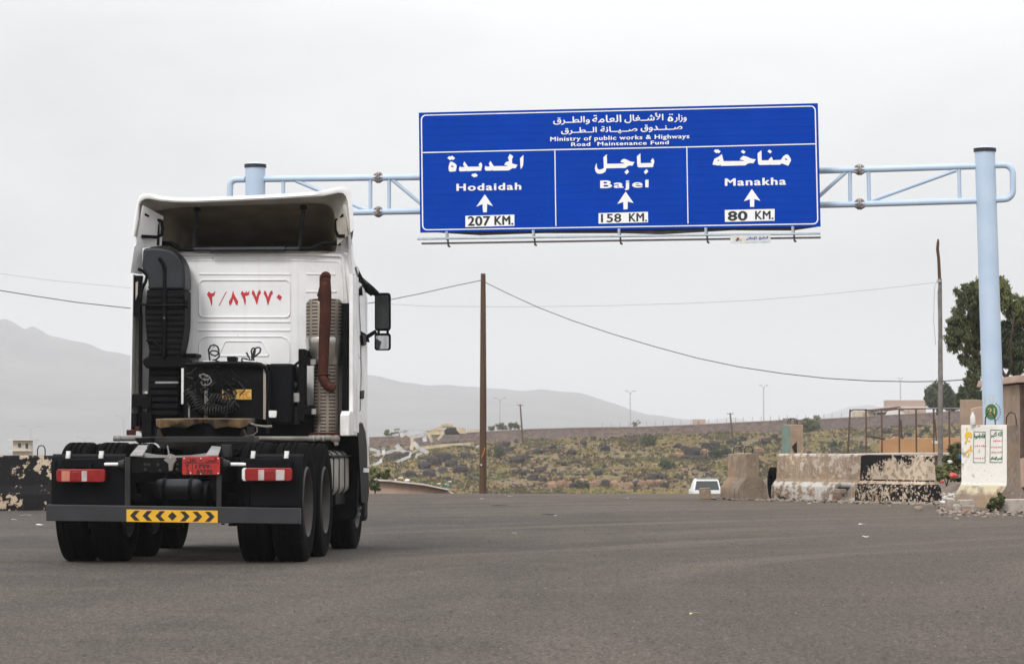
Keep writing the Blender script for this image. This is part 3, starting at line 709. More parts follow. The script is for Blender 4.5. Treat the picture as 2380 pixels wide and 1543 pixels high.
hb(1060, 1020, 1040, 34, D, 'dark scrubby bush at the foot of the wall under the wreckage', 400, seed=11)
hb(1945, 1020, 1044, 50, D, 'dark green bush inside the rusty post frame', 600, seed=12)
hb(2010, 1030, 1050, 40, D, 'low dark bush behind the ochre wall', 400, seed=13)
hb(1770, 1062, 1088, 40, B_, 'bush on the slope between the two concrete barriers', 500, seed=14)
hb(2140, 990, 1012, 40, D, 'dark bush seen between the rusty posts', 400, seed=15)
hb(1480, 975, 994, 22, B_, 'small pointed tree behind the stone wall beside the lamp post', 500, Y=440, seed=16, cat='tree', grp='trees behind the stone wall')
hb(1165, 982, 1002, 34, M['leaf'], 'low round tree behind the stone wall near the street lamp', 800, Y=440, seed=17, cat='tree', grp='trees behind the stone wall')
hb(1198, 979, 1000, 40, M['leaf'], 'wider round tree behind the stone wall by the leaning utility pole', 900, Y=440, seed=18, cat='tree', grp='trees behind the stone wall')
hb(1145, 986, 1002, 24, M['leaf'], 'small tree just right of the brown wooden pole, behind the wall', 500, Y=440, seed=19, cat='tree', grp='trees behind the stone wall')
hb(905, 998, 1016, 34, M['leaf'], 'grey green shrub at the left end of the wall beside the truck', 600, Y=405, seed=20)
hb(928, 992, 1012, 24, M['weed'], 'sparse pale shrub at the left end of the wall', 200, Y=406, seed=21)

# ------------------------------------------------------------------ far lamps, poles, houses
def lamp(px, yt, yb, label, Y, arm=14, both=True):
    b = at(px, yb, Y); tz = at(px, yt, Y); s = Y / F; t = thing('street_lamp', label, 'street lamp', b, 0, 'twin arm street lamps in the distance')
    h = tz.z - b.z; MB().tube([(0, 0, -3), (0, 0, h * .97)], [1.6 * s, 1.0 * s], 6).build('pole', M['galv'], t, world=False)
    for sgn in ((-1, 1) if both else (1,)):
        MB().tube([(0, 0, h * .93), (sgn * arm * s * .35, 0, h + 1 * s), (sgn * arm * s * .7, 0, h + 2.4 * s)], .6 * s, 5).build('arm', M['galv'], t, world=False)
        MB().box((sgn * arm * s * .85, 0, h + 2.6 * s), (arm * .5 * s, 3 * s, 2.0 * s)).build('lamp_head', M['galv'], t, world=False, bevel=.3 * s)
lamp(1465, 911, 996, 'street lamp behind the middle of the stone wall, under the sign', 460, 11)
lamp(1775, 898, 985, 'tallest thin street lamp behind the wall, left of the tall concrete block', 470, 9)
lamp(1162, 927, 1002, 'street lamp just right of the brown wooden pole', 450, 14)
lamp(2093, 881, 935, 'street lamp standing above the far pinkish house', 520, 5)
lamp(71, 993, 1040, 'faint street lamp above the small watch tower', 900, 24)
lamp(287, 970, 1030, 'faint street lamp between the tower and the truck cab', 900, 18)
lamp(195, 1018, 1040, 'faint low street lamp left of the truck above its tyres', 1000, 16)
def upole(px0, yt, px1, yb, Y, label):
    a, b = at(px1, yb, Y), at(px0, yt, Y); t = thing('utility_pole', label, 'utility pole', a, 0, 'small wooden utility poles on the slope')
    d = b - a; s = Y / F; MB().tube([Vector((0, 0, -.3)), d * .5, d], [2.3 * s, 2 * s, 1.7 * s], 7).build('pole', M['wood'], t, world=False)
    MB().box(d - Vector((0, 0, 1.5 * s)), (14 * s, 1.3 * s, 1.4 * s)).build('crossarm', M['wood'], t, world=False)
    for k in (-6, 0, 6): MB().tube([d + Vector((k * s, 0, -1 * s)), d + Vector((k * s, 0, 1.6 * s))], .7 * s, 5).build('insulator', M['galv'], t, world=False)
upole(1209, 940, 1216, 1036, 392, 'leaning utility pole on the slope right of the brown wooden pole')
upole(1697, 960, 1706, 1050, 380, 'utility pole on the slope behind the hooked concrete barrier')

def house(name, label, cat, px0, px1, yt, yb, Y, mat, depth=6, wins=(), roof=None, zdrop=3):
    a, b = at(px0, yt, Y), at(px1, yb, Y); t = thing(name, label, cat, (0.5 * (a.x + b.x), Y, b.z)); wd = b.x - a.x; h = a.z - b.z
    MB().bx(-wd / 2, wd / 2, 0, depth, -zdrop, h).build('wall', mat, t, world=False)
    if roof: MB().bx(-wd / 2 - roof, wd / 2 + roof, -roof, depth + roof, h + .01, h + .22).build('roof', M['farwhite'], t, world=False)
    for x0, x1, z0, z1, mt in wins:
        f = MB().bx(-wd / 2 + wd * x0, -wd / 2 + wd * x1, -.06, .1, h * z0, h * z1).build('window', M['farwhite'] if mt is None else mt, t, world=False)
        MB().bx(-wd / 2 + wd * (x0 + (x1 - x0) * .12), -wd / 2 + wd * (x1 - (x1 - x0) * .12), -.10, .05, h * (z0 + (z1 - z0) * .1), h * (z1 - (z1 - z0) * .1)).build('pane', M['dark'], f, world=False)
    return t, wd, h
t, wd, h = house('distant_house', 'pinkish flat roofed house on the hilltop behind the rusty posts', 'house', 2064, 2152, 931, 968, 430, M['farpink'], 5)
MB().bx(-wd / 2 - .1, wd / 2 + .1, -.12, 5.1, h * .55, h * .62).build('band', M['farwhite'], t, world=False)
for i in range(3):
    x = -wd / 2 + wd * (.28 + .26 * i); MB().bx(x - .06, x + .06, -.10, 0, 0, h * .55).build('pilaster', M['brownwall'], t, world=False)
MB().bx(-wd / 2 - .05, wd / 2 + .05, -.05, 5.05, h, h + .15).build('parapet', M['farwhite'], t, world=False)
t, wd, h = house('shack', 'low ochre shack with thatched roof on the hilltop left of the pinkish house', 'shed', 1987, 2032, 955, 972, 425, M['farcream'], 4)
MB().bx(-wd * .08, wd * .05, -.05, .05, 0, h * .8).build('door', M['brownwall'], t, world=False)
t2 = MB().pr([Vector((x, 423.5, z)) for x, z in [(-0.2, 0), (4.6, .5), (5.4, 0), (5.2, -.15), (-.2, -.15)]], [Vector((x, 428, z)) for x, z in [(-0.2, 0), (4.6, .5), (5.4, 0), (5.2, -.15), (-.2, -.15)]])
q = at(2018, 952, 425); t2.v = [(x + q.x, y, z + q.z) for x, y, z in t2.v]; t2.build('roof', M['wood'], t)
t, wd, h = house('shack', 'low grey brown shack between ochre shack and pinkish house', 'shed', 2033, 2066, 957, 972, 427, M['brownwall'], 4)
MB().bx(wd * .1, wd * .35, -.05, .04, h * .1, h * .75).build('door', M['farwhite'], t, world=False)
tt = MB(); a = at(2078, 966, 420)
tt.pr([a + Vector((x, 0, z)) for x, z in [(-1.4, 0), (-.8, .75), (.6, .9), (2.1, .1), (2.1, 0)]], [a + Vector((x * .8, 2.5, z * .9)) for x, z in [(-1.4, 0), (-.8, .75), (.6, .9), (2.1, .1), (2.1, 0)]])
tag(recenter(tt.build('tent', M['farwhite'])), 'white tent sheet in front of the pinkish hilltop house', 'tent')
# watch tower, left
Yt = 250; t, wd, h = house('watch_tower', 'small cream watch tower with flat roof beyond the black barrier', 'tower', 30, 69, 1023, 1060, Yt, M['farcream'], 1.6, [(.28, .52, .52, .86, None), (.72, .95, .45, .85, None)], None, 6)
s_ = Yt / F
MB().bx(-29 * s_, 31 * s_, -.5, 2.2, h, h + 2.2 * s_).build('roof', M['farwhite'], t, world=False)
MB().bx(-27 * s_, 27 * s_, -.45, 2.1, h * .33, h * .37 + .02).build('balcony', M['farwhite'], t, world=False)
for sx_ in (-24, 24):
    for dz in (.45, .56): MB().bx((sx_ - 4) * s_, (sx_ + 4) * s_, -.45, -.40, h * dz, h * dz + .03).build('railing', M['galv'], t, world=False)
t, wd, h = house('low_building', 'low beige building behind the wreckage at the left end of the wall', 'house', 1085, 1128, 997, 1012, 420, M['farcream'], 5)
t, wd, h = house('ruined_house', 'tiny reddish ruined house behind the wall under the sign', 'house', 1614, 1640, 974, 990, 455, M['farpink'], 5, [(.3, .45, .3, .7, M['brownwall'])])

# wreckage of torn sheet metal
wk = thing('wreckage', 'tangle of torn white metal strips and crumpled cream sheets left of the wooden pole', 'wreckage', at(960, 1040, 372))
def strip(pts, Y, wpx, mat='wreckmetal'):
    P = [at(x, y, Y + dy) for x, y, dy in pts]; wv = Vector((0, .15, 1)).normalized() * wpx / F * Y * .5; A, Bq = [], []
    for i, p in enumerate(P):
        d = (P[min(i + 1, len(P) - 1)] - P[max(i - 1, 0)]).normalized(); n_ = d.cross(Vector((0, 1, .1))).normalized(); k = wpx / F * Y * .5 * random.uniform(.6, 1.2)
        A.append([p - n_ * k, p + n_ * k, p + n_ * k + Vector((0, .12, 0)), p - n_ * k + Vector((0, .12, 0))])
    MB().loft(A, True, True).build('torn_strip', M[mat], wk)
def cv(x, y): return (843.3 + 0 + (x) * .2171, 850 + y * .2171)
def S(pts, w_, mat='wreckmetal', Y=372):
    hs = [hillpos(*cv(x, y)) for x, y in pts]; Y = min([Y] + [h_.y - .6 for h_ in hs if h_ is not None])
    strip([(*cv(x, y), random.uniform(-.3, .1)) for x, y in pts], Y, w_ * 1.7, mat)
S([(130, 905), (190, 950), (260, 930), (330, 905)], 4.5); S([(215, 870), (222, 900), (225, 945)], 4.5); S([(75, 1085), (130, 1055), (200, 1020), (185, 1000)], 4); S([(360, 845), (385, 880), (410, 900)], 7)
S([(75, 890), (130, 900), (180, 925)], 4); S([(330, 905), (400, 900), (470, 925), (540, 920)], 4); S([(340, 1040), (430, 1000), (500, 970), (515, 925)], 3.6); S([(440, 700), (520, 760), (640, 740), (690, 690)], 5)
S([(410, 700), (425, 760)], 5.5); S([(520, 760), (530, 830), (520, 900)], 4.5, 'wreckcream'); S([(540, 820), (600, 880), (640, 905)], 6.5); S([(640, 900), (700, 935)], 5); S([(540, 920), (620, 880), (800, 860), (960, 840), (1150, 835)], 3.6, 'wreckcream')
S([(690, 720), (725, 770), (740, 820)], 4, 'wreckcream'); S([(655, 740), (665, 810)], 5.5); S([(560, 1000), (580, 950), (640, 935)], 3.4); S([(300, 700), (480, 690), (700, 690)], 1.8)
S([(790, 680), (860, 720), (830, 760), (800, 790)], 4.5, 'wreckcream'); S([(1210, 870), (1245, 850)], 4); S([(700, 720), (760, 690), (850, 660)], 5, 'wreckcream'); S([(80, 975), (160, 950), (230, 960)], 4)
def crumple(poly, Y, mat):
    P = [at(*cv(x, y), Y) for x, y in poly]; MB().pr(P, [p + Vector((.1, .9, -.15)) for p in P]).build('crumpled_sheet', M[mat], wk)
for k in range(6):
    x0 = 835 + k * 21; crumple([(x0, 632 - 8 * min(k, 3) + 4 * k), (x0 + 19, 625 - 8 * min(k, 3) + 4 * k), (x0 + 26, 655), (x0 + 8, 648)], 384 + (k % 2) * .25, 'wreckcream')
crumple([(700, 740), (840, 655), (870, 690), (850, 735)], 386, 'wreckcream'); crumple([(1000, 655), (1090, 660), (1097, 725), (1040, 725), (1005, 690)], 384, 'wreckcream')
crumple([(860, 700), (900, 665), (990, 655), (1040, 720), (880, 725)], 387.5, 'dark')

# haze: the dusty air between camera and mountains
hz = MB().bx(-5300, 5300, -320, 8200, -14, 285).build('haze', None, smooth=0); hm = bpy.data.materials.new('dusty_haze'); hm.use_nodes = True
for n_ in list(hm.node_tree.nodes):
    if n_.type == 'BSDF_PRINCIPLED': hm.node_tree.nodes.remove(n_)
pv = hm.node_tree.nodes.new('ShaderNodeVolumePrincipled'); pv.inputs['Color'].default_value = (.955, .97, .995, 1); pv.inputs['Density'].default_value = .00024; pv.inputs['Anisotropy'].default_value = .1
hm.node_tree.links.new(pv.outputs[0], [n_ for n_ in hm.node_tree.nodes if n_.type == 'OUTPUT_MATERIAL'][0].inputs['Volume'])
hz.data.materials.clear(); hz.data.materials.append(hm); hz['kind'] = 'stuff'; hz['label'] = 'pale dusty haze over the whole valley'

# ================================================================== TRUCK
YAW = rad(3.5); TO = Vector((-3.276, 27.85, 0))
tf, tr = Vector((math.sin(YAW), math.cos(YAW), 0)), Vector((math.cos(YAW), -math.sin(YAW), 0))
CAMP = Vector((0, 0, HC))
def L(px, py, v):
    """photo pixel on the truck's cross plane y = v, in truck coordinates"""
    r = ray(px, py); k = (v - tf.dot(CAMP - TO)) / tf.dot(r); p = CAMP + r * k - TO; return Vector((tr.dot(p), v, p.z))
def Ls(px, py, off=0.0):
    """photo pixel on the right cab side, which tapers a little to the front"""
    r = ray(px, py); o = CAMP - TO; n_ = Vector((1, .04, 0)); d = 1.300 + off + .04 * 3.3
    lo = Vector((tr.dot(o), tf.dot(o), o.z)); lr = Vector((tr.dot(r), tf.dot(r), r.z)); k = (d - n_.dot(lo)) / n_.dot(lr); return lo + lr * k
def P(v, lift=0.0): return lambda px, py, l=0.0: L(px, py, v - l)
T = thing('truck', 'white tractor truck without trailer, seen from behind, driving away on the left', 'truck', TO, -YAW)
def tb(m, name, mat, parent=None, **k): return m.build(name, M[mat], parent or T, world=False, **k)
def pxbox(m, x0, x1, y0, y1, v, depth):
    a, b = L(x0, y0, v), L(x1, y1, v); return m.bx(a.x, b.x, v, v + depth, b.z, a.z)
def pxprism(m, poly, v0, v1, shrink=None):
    A = [L(x, y, v0) for x, y in poly]; B = [Vector((p.x, v1, p.z)) for p in A]
    if shrink: c = sum(A, Vector()) / len(A); B = [Vector((c.x + (p.x - c.x) * shrink, v1, c.z + (p.z - c.z) * shrink)) for p in A]
    return m.pr(A, B)

# --- wheels
def tyre_prof(R, W, x0):
    hw = W / 2; pr = []
    for r, h in [(R * .56, -hw * .72), (R * .62, -hw * .86), (R * .78, -hw), (R * .92, -hw * .98), (R * .975, -hw * .90), (R, -hw * .76)]: pr.append((r, x0 + h))
    for k in range(4):
        c = -hw * .76 + (k + .5) * (hw * 1.52 / 4) + hw * .19 * 0; gx = -hw * .76 + (k + 1) * (hw * 1.52 / 4)
        if k < 3: pr += [(R * 1.004, x0 + gx - .013), (R * .975, x0 + gx - .009), (R * .975, x0 + gx + .009), (R * 1.004, x0 + gx + .013)]
    for r, h in [(R, hw * .76), (R * .975, hw * .90), (R * .92, hw * .98), (R * .78, hw), (R * .62, hw * .86), (R * .56, hw * .72)]: pr.append((r, x0 + h))
    return pr
def wheel(x, v, z, side, R=.60, W=.305, deep=True, label=None):
    c = Vector((x, v, z)); q = side * W / 2
    if deep: prof = [(R * .60, q * .86), (R * .575, q * .98), (R * .555, q * .90), (R * .53, q * .35), (R * .50, -q * .35), (R * .36, -q * .62), (R * .25, -q * .60), (R * .25, q * .35), (R * .20, q * .50), (.001, q * .52)]
    else: prof = [(R * .60, q * .86), (R * .575, q * .98), (R * .54, q * .85), (R * .50, q * .55), (R * .40, q * .95), (R * .28, q * 1.05), (R * .26, q * .8), (R * .14, q * .85), (.001, q * .9)]
    o = tb(MB().lathe(prof, c, 'X', 40), 'wheel', 'rim', smooth=35)
    tb(MB().lathe(tyre_prof(R, W, 0), c, 'X', 72), 'tyre', 'rubber', o, smooth=30)
    nb = MB()
    for k in range(10):
        a = k * math.pi / 5; rr = R * (.31 if deep else .33); nb.lathe([(.018, -q * .60 if deep else q * .95), (.018, (-q * .60 if deep else q * .95) + side * .035), (.001, (-q * .60 if deep else q * .95) + side * .036)], c + Vector((0, rr * math.cos(a), rr * math.sin(a))), 'X', 6)
    tb(nb, 'wheel_nut', 'greysteel', o, smooth=0)['kind'] = 'stuff'
    return o
for v, z in ((0, .598), (1.37, .588)):
    for xo in (-1.08, -.735): wheel(xo, v, z, -1 if xo < -1 else 1)
    for xo in (1.08, .735): wheel(xo, v, z, 1 if xo > 1 else -1)
wheel(-1.06, 4.70, .545, -1, deep=False); wheel(1.02, 4.70, .545, 1, deep=False)
m = MB()
for v, z in ((0, .598), (1.37, .588)):
    m.tube([(-.95, v, z), (-.3, v, z), (-.22, v, z), (.22, v, z), (.3, v, z), (.95, v, z)], [.075, .09, .2, .2, .09, .075], 14)
m.tube([(-.95, 4.7, .52), (.95, 4.7, .52)], .07, 8); m.tube([(0, .1, .66), (0, 1.3, .66)], .08, 8); m.tube([(0, 1.5, .68), (0, 3.6, .80)], .07, 8)
tb(m, 'axle', 'black')
# --- chassis rails, cross members
m = MB()
for x in (-.42, .42): m.bx(x - .04, x + .04, -.86, 5.4, .80, 1.04)
tb(m.bx(-.38, .38, 1.9, 2.0, .84, 1.0).bx(-.38, .38, 3.0, 3.1, .84, 1.0).bx(-.6, .6, 3.3, 5.3, .5, .78), 'chassis_frame', 'black', bevel=.006)
m = MB(); pxbox(m, 303, 516, 1063, 1100, -.90, .10); tb(m, 'rear_cross_member', 'black', bevel=.008)
m = MB()
A = [L(x, y, -.80) for x, y in [(318, 1054), (335, 1052), (360, 1056), (400, 1058.5), (440, 1057.5), (470, 1054), (485, 1052), (485, 1064), (318, 1064)]]
tb(m.pr(A, [p + Vector((0, .05, 0)) for p in A]), 'curved_bracket', 'greysteel')
m = MB()
for poly in ([(302, 1057), (331, 1057), (346, 1034), (322, 1034)], [(478, 1057), (507, 1057), (514, 1038), (492, 1036)]):
    a, b, c_, d = [L(x, y, v) for (x, y), v in zip(poly, (-.92, -.92, -.35, -.35))]; m.pr([a, b, c_, d], [q - Vector((0, 0, .012)) for q in (a, b, c_, d)])
    tb(m, 'ramp_plate', 'greysteel'); m = MB()
for poly in ([(346, 1030), (349, 1030), (341, 1057), (330, 1061), (330, 1057)], [(514, 1033), (531, 1033), (531, 1062), (516, 1062), (516, 1040)]):
    m = MB(); pxprism(m, poly, -.5, -.3); tb(m, 'frame_gusset', 'frame', bevel=.004)
m = MB(); pxprism(m, [(348, 1014), (590, 1014), (590, 1027), (348, 1029)], .25, .6)
tb(m, 'mounting_plate', 'frame', bevel=.006)
m = MB(); pxprism(m, [(312, 1017), (352, 1017), (352, 1028), (322, 1030)], .1, .3); tb(m, 'suspension_bracket', 'black', bevel=.006); m = MB(); pxprism(m, [(500, 1030), (590, 1026), (590, 1034), (545, 1060), (512, 1060)], .1, .9)
for x, y in ((540, 1041), (548, 1050), (556, 1039), (566, 1046), (575, 1041)): pxbox(m, x, x + 6, y, y + 7, 0.0, .2)
tb(m, 'suspension_bracket', 'black', bevel=.006)
# --- rear lift valve etc: loop of cable on the cross member
tb(MB().tube([L(x, y, -.93) for x, y in [(389, 1035), (392, 1050), (393, 1062), (400, 1067), (408, 1064), (406, 1059), (396, 1056), (388, 1059)]], .008, 6), 'cable_loop', 'greysteel')
m = MB(); pxprism(m, [(380, 1069), (386, 1064), (404, 1064), (410, 1069), (404, 1077), (400, 1094), (392, 1094), (391, 1077)], -.94, -.90); tb(m, 'coupling_pin', 'pipegrey', bevel=.004)
m = MB()
for x, y in ((338, 1079), (338, 1091), (368, 1080), (372, 1093), (346, 1080), (412, 1078), (412, 1090)):
    p = L(x, y, -.90); m.lathe([(.016, 0), (.016, -.014), (.001, -.018)], p, 'Y', 6)
tb(m, 'bolt', 'frame', smooth=0)
# air tank between the rails
a = L(352, 1137, -.45); b = L(470, 1137, -.45)
m = MB(); r_ = .105; w0, w1 = a.x, b.x
m.lathe([(.001, w0), (r_ * .6, w0 + .012), (r_ * .9, w0 + .04), (r_, w0 + .08), (r_, w1 - .08), (r_ * .9, w1 - .04), (r_ * .6, w1 - .012), (.001, w1)], (0, -.35, a.z), 'X', 28)
tk = tb(m, 'air_tank', 'plastic')
for x in (380, 441):
    p = L(x, 1137, -.45); tb(MB().lathe([(r_ + .002, -.018), (r_ + .008, -.018), (r_ + .008, .018), (r_ + .002, .018)], (p.x, -.35, a.z), 'X', 28), 'tank_strap', 'black', tk)
    tb(MB().bx(p.x - .018, p.x + .018, -.30, -.24, a.z + .05, a.z + .25), 'tank_bracket', 'black', tk)
# --- rear underrun bar
A = [L(x, y, -1.0) for x, y in [(107, 1172), (697, 1180.5), (697, 1217.5), (107, 1210)]]
bar = tb(MB().pr(A, [p + Vector((0, .09, 0)) for p in A]), 'underrun_bar', 'bumper', bevel=.006)
ch = [(294, 1183.2), (506, 1186.2), (506, 1214.5), (294, 1211.6)]
A = [L(x, y, -1.004) for x, y in ch]; yp = tb(MB().pr(A, [p + Vector((0, .003, 0)) for p in A]), 'chevron_plate', 'yellow', bar, smooth=0)
def chev(x, s):
    y0 = 1186.0 + (x - 294) * .0142; h = 23.0; w_ = 15; k = 11.5
    if s == 0: return [(x, y0 + h / 2 - 10.5), (x + 10.5, y0 + h / 2), (x, y0 + h / 2 + 10.5), (x - 10.5, y0 + h / 2)]
    return [(x + s * -9 - s * 3, y0), (x + s * 3 - s * 3, y0), (x + s * 14 - s * 3, y0 + h / 2), (x + s * 3 - s * 3, y0 + h), (x - s * 9 - s * 3, y0 + h), (x + s * 2 - s * 3, y0 + h / 2)]
for x, s in ((313, -1), (342, -1), (372, -1), (400.5, 0), (430, 1), (459, 1), (488, 1)):
    flat('chevron', [chev(x, s)], P(-1.004), M['blackpaint'], yp, .002, world=False)
for x0, x1, y0, y1 in ((290, 302, 1062, 1175), (503, 514, 1104, 1178)):
    m = MB(); pxbox(m, x0, x1, y0, y1, -.93, .05); tb(m, 'bar_hanger', 'frame', bevel=.004)
m = MB(); pxbox(m, 514, 521, 1216, 1219, -.9, .05); pxbox(m, 531, 548, 1216, 1222, -.9, .08); tb(m, 'drain_fitting', 'black', bevel=.003)
# --- mudguards: curved rubber quarter shells behind the last tyres
def mudguard(xl, xr, lab=None):
    a, b = L(xl, 1100, -.72).x, L(xr, 1100, -.72).x
    prof = [(-.70, .60), (-.735, .75), (-.735, .90), (-.725, 1.0), (-.71, 1.06), (-.67, 1.085), (-.60, 1.085), (-.60, 1.07), (-.66, 1.065), (-.69, 1.04), (-.70, 1.0), (-.71, .90), (-.71, .75), (-.68, .60)]
    prof = [(y, z) for y, z in prof]; z0 = L(200, 1176, -.72).z; prof[0] = (-.72, z0); prof[-1] = (-.695, z0)
    o = tb(MB().pr([Vector((a, y, z)) for y, z in prof], [Vector((b, y, z)) for y, z in prof]), 'mudguard', 'flap', bevel=.008)
    return o
mgl = mudguard(120, 291); mgr = mudguard(583, 703)
m = MB(); pxprism(m, [(123, 1075), (123, 1135), (131, 1145), (131, 1065)], -.74, -.2); tb(m, 'mudguard_edge', 'flap', mgl, bevel=.01)
for mg, xs, box_, lamp_, rod, seg in (
    (mgl, ((152, 162), (228.5, 239)), (141.5, 246), (130.8, 243.5, 1090, 1119.8), (242, 277), [('amber', 143, 162), ('clear', 189.5, 202)]),
    (mgr, ((582, 592), (659.5, 670)), (566, 677), (563, 678, 1087, 1117.5), (535.5, 571), [('clear', 600, 613.6), ('amberpale', 641, 661)])):
    for x0, x1 in xs:
        m = MB(); pxprism(m, [(x0 + 1.5, 1048), (x1 + 1, 1048), (x1 + 1, 1055), (x0 + 1.5, 1055)], -.775, -.74); pxprism(m, [(x0 + 1, 1055), (x1, 1055), (x1 - 1, 1065), (x0, 1065)], -.785, -.74)
        tb(m, 'reflective_clip', 'refl', mg, bevel=.003)
    y0 = 1066; m = MB(); x0, x1 = box_; pxprism(m, [(x0, y0 + 3), (x0 + 2, y0), (x1 - 2, y0), (x1, y0 + 4), (x1, 1087), (x0, 1087)], -.81, -.735)
    lb = tb(m, 'lamp_bracket', 'flap', mg, bevel=.008)
    m = MB(); w_ = x1 - x0
    for k in (.27, .62):
        xx = x0 + w_ * k; pxprism(m, [(xx - 6, 1077), (xx + 9, 1077), (xx + 5, 1083), (xx + 5, 1089), (xx - 2, 1089), (xx - 3, 1083)], -.822, -.80)
    tb(m, 'bracket_recess', 'black', mg)
    a, b = L(rod[0], 1074.5, -.82), L(rod[1], 1083, -.82); tb(MB().tube([Vector((a.x, -.8, (a.z + b.z) / 2)), Vector((b.x, -.8, (a.z + b.z) / 2))], (a.z - b.z) / 2, 10), 'support_rod', 'refl', mg)
    x0, x1, ya, yb = lamp_
    if mg is mgr:
        m = MB(); pxprism(m, [(x0 - 1, ya + 4), (x0 + 3, ya), (x0 + 9, ya), (x0 + 9, yb), (x0 + 3, yb), (x0 - 1, yb - 5)], -.86, -.80); tb(m, 'end_lens', 'refl', mg, bevel=.006); x0 += 6
    rr = 5; m = MB(); pxprism(m, [(x0, ya + rr), (x0 + 2, ya + 1.5), (x0 + rr, ya), (x1 - rr, ya), (x1 - 1.5, ya + 1.5), (x1, ya + rr), (x1, yb - rr), (x1 - 1.5, yb - 1.5), (x1 - rr, yb), (x0 + rr, yb), (x0 + 2, yb - 1.5), (x0, yb - rr)], -.87, -.79)
    tl = tb(m, 'tail_lamp', 'red', bevel=.006)
    for mt, s0, s1 in seg:
        m = MB(); pxbox(m, s0, s1, ya + 4.5, yb - 1.5, -.876, .05); tb(m, 'lens_segment', 'amber' if mt == 'amber' else 'clear', tl, bevel=.003)
    m = MB(); pxbox(m, seg[0][2] + 2, seg[1][1] - 2, ya + 6, yb - 3, -.874, .05); tb(m, 'lens_segment', 'lensred2', tl, bevel=.004)
m = MB(); p, q = L(514, 1079, -.8), L(536, 1078, -.8); tb(m.tube([Vector((p.x, -.8, p.z)), Vector(((p.x + q.x) / 2, -.8, p.z)), Vector((q.x, -.8, p.z))], [.075, .05, .035], 10), 'rod_socket', 'frame')
p, q = L(276, 1079, -.8), L(290, 1079, -.8); tb(MB().tube([Vector((p.x, -.8, p.z)), Vector((q.x, -.8, p.z))], [.035, .055], 10), 'rod_socket', 'frame')
# --- number plate
m = MB(); pxprism(m, [(423.6, 1064), (426, 1061.6), (509, 1061.2), (511, 1063), (511, 1100), (509, 1102.3), (426, 1102.8), (423.6, 1101)], -.985, -.975)
pl = tb(m, 'number_plate', 'plate')
pp = P(-.985)
flat('plate_rule', [[(426, 1074.6), (509, 1074.2), (509, 1075.6), (426, 1076)], [(446.2, 1076), (447.6, 1076), (447.6, 1101), (446.2, 1101)]], pp, M['ink'], pl, .003, world=False)
lay('plate_text', text_mesh(arabic('اليمن')), 477, 503, 1063.5, 1074, 0, pp, M['ink'], pl, .35, world=False)
lay('plate_text', text_mesh(arabic('نقل')), 434, 455, 1064.5, 1074.5, 0, pp, M['ink'], pl, .35, world=False)
lay('plate_text', text_mesh('-'), 464, 469, 1068, 1069.5, 0, pp, M['ink'], pl, .4, world=False)
lay('plate_text', text_mesh('٢'), 433, 439, 1078, 1088, 0, pp, M['ink'], pl, .5, world=False)
lay('plate_text', text_mesh('٨٣٧٧٠'), 453, 491, 1078, 1088.5, 0, pp, M['ink'], pl, .5, world=False)
lay('plate_text', text_mesh('2'), 433, 439, 1091.5, 1100.5, 0, pp, M['ink'], pl, .5, world=False)
lay('plate_text', text_mesh('83770'), 457, 493, 1091.5, 1100.5, 0, pp, M['ink'], pl, .5, world=False)
for x, y in ((428, 1065), (467, 1065), (507, 1065), (443, 1099), (467, 1100.5), (507, 1099.5)):
    tb(MB().lathe([(.007, 0), (.006, -.005), (.001, -.006)], L(x, y, -.986), 'Y', 10), 'plate_screw', 'refl', pl)
# --- fifth wheel coupling
z1 = L(460, 971, .3).z
m = MB(); top = []; import itertools
a, b = L(357, 980, .3).x, L(575, 980, .3).x; cx = (a + b) / 2; hw = (b - a) / 2
outl = [(-1, .25), (-.97, .1), (-.86, .02), (-.6, 0), (-.32, .0), (-.16, .16), (-.06, .42), (.06, .42), (.16, .16), (.32, 0), (.6, 0), (.86, .02), (.97, .1), (1, .25), (1, .62), (.8, .9), (.4, 1.0), (-.4, 1.0), (-.8, .9), (-1, .62)]
ring = [(cx + x * hw, .25 + y * .92) for x, y in outl]
tilt = lambda y: z1 - .012 + (y - .25) * .02
zb_ = [.035, .075, .095, .075, .10, .05, .05, .05, .05, .10, .075, .095, .075, .035] + [.05] * 6
A = [Vector((x, y, tilt(y))) for x, y in ring]; Bq = [Vector((x * .995, y + .02, tilt(y) - d)) for (x, y), d in zip(ring, zb_)]
fw = tb(m.pr(A, Bq), 'fifth_wheel', 'fifth', bevel=.006)
m = MB()
for x0, x1 in ((362, 378), (556, 570)):
    m = MB(); pxprism(m, [(x0, 1014), (x0 + 5, 996), (x1 - 5, 996), (x1 + 2, 1014)], .45, .55); tb(m, 'coupling_stand', 'greasy', fw, bevel=.006)
m = MB()
m = MB(); pxbox(m, 358, 574, 990, 1013, .60, .5); tb(m, 'coupling_base', 'black', fw)
p = [L(x, y, v) for x, y, v in [(575, 980, .5), (582, 985, .45), (600, 989, .4), (620, 991.5, .4), (632, 990.5, .4)]]; tb(MB().tube(p, [.008, .008, .010, .014, .015], 7), 'release_handle', 'pipegrey', fw)
p = [L(x, y, .45) for x, y in [(574, 981), (588, 984), (597, 993), (598, 1002), (590, 1010), (578, 1012), (566, 1015)]]; tb(MB().tube(p, .007, 6), 'release_cable', 'pipegrey', fw)
